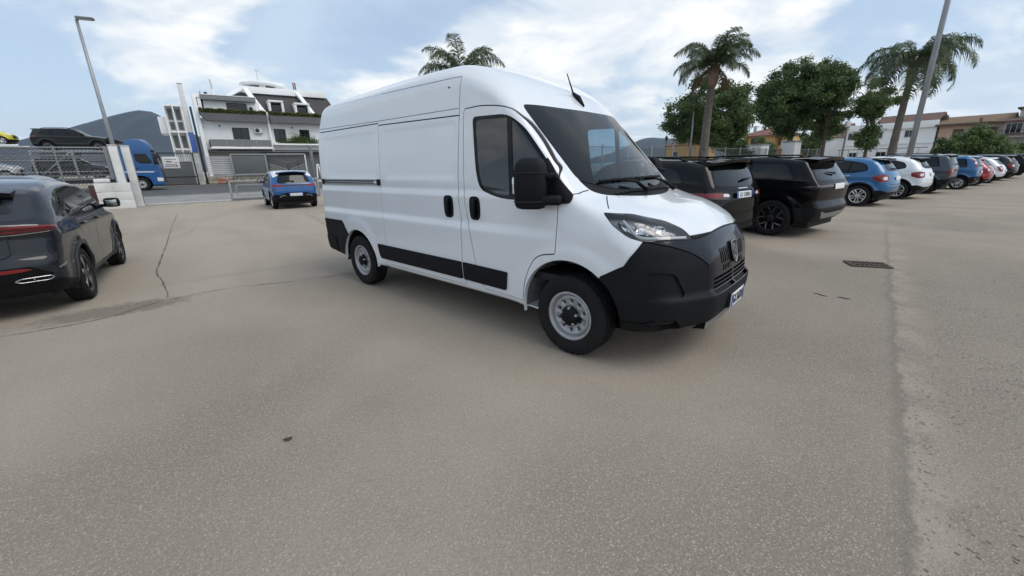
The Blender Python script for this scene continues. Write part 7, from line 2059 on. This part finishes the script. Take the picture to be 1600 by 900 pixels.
# ------------------------------------------------------------------ blue tractor unit and car transporter on the road
def build_truck():
    Zr = ground_z(45.7)
    T = lot_empty('truck_cab', -5.1, 45.7, Zr, label='blue lorry cab with roof fairing driving past the entrance', cat='truck')
    # local x forward (to the right in view); near side is -y
    cab = [(0.0, 1.02, .04), (0.0, 3.05, .10), (.30, 3.42, .2), (.95, 3.98, .25), (1.75, 3.96, .25), (2.10, 3.55, .2), (2.22, 2.95, .12), (2.46, 1.80, .15), (2.52, .95, .12), (2.50, .42, .06), (1.75, .40, .05), (1.55, .95, .10), (.30, .98, .05)]
    pf = Profile(rpoly(cab, .06, 5), .02)
    def f(P):
        x, y, z = P[:, 0], P[:, 1], P[:, 2]; a = np.abs(y)
        xs = x + .16 * (a / 1.22) ** 3 * sstep(1.3, 2.2, x)
        return smax(pf(xs, z + .05 * (a / 1.2) ** 2), a - (1.245 - .10 * np.clip((z - 3.1) / .9, 0, 1) ** 1.5 - .01 * bump(z, 1.55, .03)), .12)
    S = Shell(f, lines(-.15, 2.7, .07), lines(-1.35, 1.35, .09), lines(.2, 4.15, .07), (.5, 1.7, -.7, .7, 1.4, 2.9))
    door = [(.62, 1.02), (.62, 2.90), (1.95, 2.95), (2.22, 2.0), (2.28, 1.2), (1.75, 1.05)]
    win = rpoly([(.98, 2.82), (1.72, 2.84), (2.00, 2.18), (1.80, 2.06), (1.18, 2.10), (.98, 2.30)], .06)
    for sy in (-1, 1):
        S.side([('gap', stroke(door + [door[0]], .018), ['body']), ('win' + str(sy), win, None), ('stripe' + str(sy), [(.05, 1.50), (1.95, 1.46), (1.95, 1.40), (.05, 1.43)], ['body']),
                ('hole', arc(1.02, .51, .66, 200, -20, 24) + [(1.6, .2), (.4, .2)], None), ('fair' + str(sy), rpoly([(-.2, 3.35), (.25, 3.42), (.62, 3.72), (.45, 3.9), (-.2, 4.1)], .03), ['body'])], sy, .06)
    S.end([('screen', rpoly([(-1.02, 2.92), (1.02, 2.92), (1.08, 1.98), (-1.08, 1.98)], .08), ['body']), ('visor', [(-1.05, 3.12), (1.05, 3.12), (1.05, 2.95), (-1.05, 2.95)], ['body']),
           ('grille', rpoly([(-.75, 1.75), (.75, 1.75), (.75, .62), (-.75, .62)], .05), ['body']), ('lamp1', rpoly([(.80, .95), (1.10, 1.0), (1.10, .70), (.80, .70)], .03), ['body']), ('lamp2', rpoly([(-.80, .95), (-1.10, 1.0), (-1.10, .70), (-.80, .70)], .03), ['body'])], 1.4, 1, .05)
    S.part('body', 'cab_body', M['truck_blue'], T)
    for sy in (-1, 1):
        S.part('win%d' % sy, 'side_window', M['dark_glass'], T, .002); S.part('stripe%d' % sy, 'white_stripe', M['plate_white'], T, .004); S.part('fair%d' % sy, 'fairing_edge', M['black_paint'], T, .004)
    S.part('gap', 'shut_line', M['gap'], T, -.015, 0); S.part('screen', 'windscreen', M['dark_glass'], T, .002); S.part('visor', 'sun_visor', M['black_paint'], T, .05, .08)
    S.part('grille', 'grille', M['gloss_black'], T, .004)
    for t in ('lamp1', 'lamp2'): S.part(t, 'headlight', M['white_lamp'], T, .005)
    for x, z, w_ in ((.72, 1.72, .26),): b = MB(); b.bbox((x + .2, -1.265, z), (w_, .05, .07), .02); b.build('door_handle', M['black_metal'], T)
    for sy in (-1, 1):
        m = empty('wing_mirror', (2.05, sy * 1.25, 2.55)); m.parent = T
        b = MB(); b.bbox((.25, sy * .18, .0), (.16, .24, .55), .06); b.bbox((.25, sy * .18, -.36), (.15, .24, .18), .05); b.build('mirror_housing', M['black_metal'], m)
        b = MB(); b.tube([(0, 0, .3), (.22, sy * .1, .25)], .025, 6); b.tube([(0, 0, -.2), (.22, sy * .1, -.15)], .025, 6); b.build('mirror_arm', M['black_metal'], m)
        wheel(T, (1.02, sy * 1.06, .505), sy, .505, .285, .32, 'steel')
        b = MB(); pts = arc(1.02, .51, .68, -12, 192, 18); n = len(pts); b.add([(x, sy * 1.2, z) for x, z in pts] + [(x, sy * .7, z) for x, z in pts], [(i, i + 1, n + i + 1, n + i) for i in range(n - 1)] + [tuple(range(n, 2 * n))]); b.build('wheel_housing', M['well'], T)
        b = MB(); b.bbox((1.98, sy * 1.1, .55), (.5, .25, .3), .05); b.build('step', M['plastic'], T)
    b = MB(); b.bbox((.6, 0, .75), (2.6, .9, .3), .05); b.build('chassis', M['well'], T)
    # roof fairing plate standing behind the roof
    b = MB(); b.prism([(-.30, 3.45), (.62, 3.62), (.30, 3.80), (-.30, 4.02)], -1.1, 1.1, 'Y'); b.build('roof_fairing', M['black_paint'], T)
    # ---- transporter body
    C = lot_empty('car_transporter', -5.2, 45.7, Zr, label='steel double deck car transporter body behind the chain link fence', cat='truck')
    Gm = M['galv_dark']
    for z, x0, x1 in ((1.02, -11.5, -.15), (2.98, -4.4, -.1)):
        for sy in (-1, 1): b = MB(); b.bbox(((x0 + x1) / 2, sy * 1.18, z), (x1 - x0, .12, .16), .02); b.build('deck_beam', M['galv'] if z > 2 else Gm, C)
        b = MB(); b.box(((x0 + x1) / 2, 0, z + .02), (x1 - x0, 2.2, .04)); b.build('deck_plate', Gm, C)
    for sy in (-1, 1):
        for x in (-.25, -2.3, -4.4, -7.4, -10.4):
            b = MB(); b.bbox((x, sy * 1.2, 2.0), (.14, .12, 2.1), .02); b.build('upright', M['galv'], C)
        for z in (1.55, 2.35): b = MB(); b.tube([(-11, sy * 1.24, z), (-.3, sy * 1.24, z)], .028, 6); b.build('guard_rail', M['galv'], C)
        b = MB(); b.tube([(-4.4, sy * 1.2, 1.1), (-2.4, sy * 1.2, 2.95)], .05, 6); b.build('ram', M['galv'], C)
        for x in (-8.0, -9.2): wheel(C, (x, sy * 1.02, .45), sy, .45, .26, .28, 'steel')
        b = MB(); b.bbox((-7.9, sy * 1.18, 3.30), (6.2, .14, .20), .03, rot=Matrix.Rotation(-.02, 3, 'Y')); b.build('upper_ramp', M['silver_paint'], C)
    b = MB(); b.box((-7.9, 0, 3.34), (6.2, 2.2, .05)); b.build('upper_ramp_plate', M['silver_paint'], C)
    b = MB(); b.bbox((-5.5, 0, .80), (11, .8, .25), .04); b.build('chassis', M['well'], C)
build_truck()
zr = ground_z(45.7)
def load(spec_, a, z, paint_, label, name='transported_car', rz=0.0):
    return make_car(name, SPECS[spec_], LP(a, 45.7, zr + z), LOT + rz, paint_, label, group='cars on the transporter', plate=None)
load('compact_suv', -9.55, 3.02, 'dark_green_paint', 'black SUV on the upper deck of the transporter')
load('city_hatch', -13.75, 3.39, 'yellow_paint', 'yellow car on the upper ramp of the transporter at the left edge')
load('gate_suv', -10.0, 1.07, 'grey_paint', 'dark car on the lower deck behind the chain link fence')
load('upright_hatch', -14.1, 1.07, 'silver_paint', 'silver car on the lower deck below the yellow car')
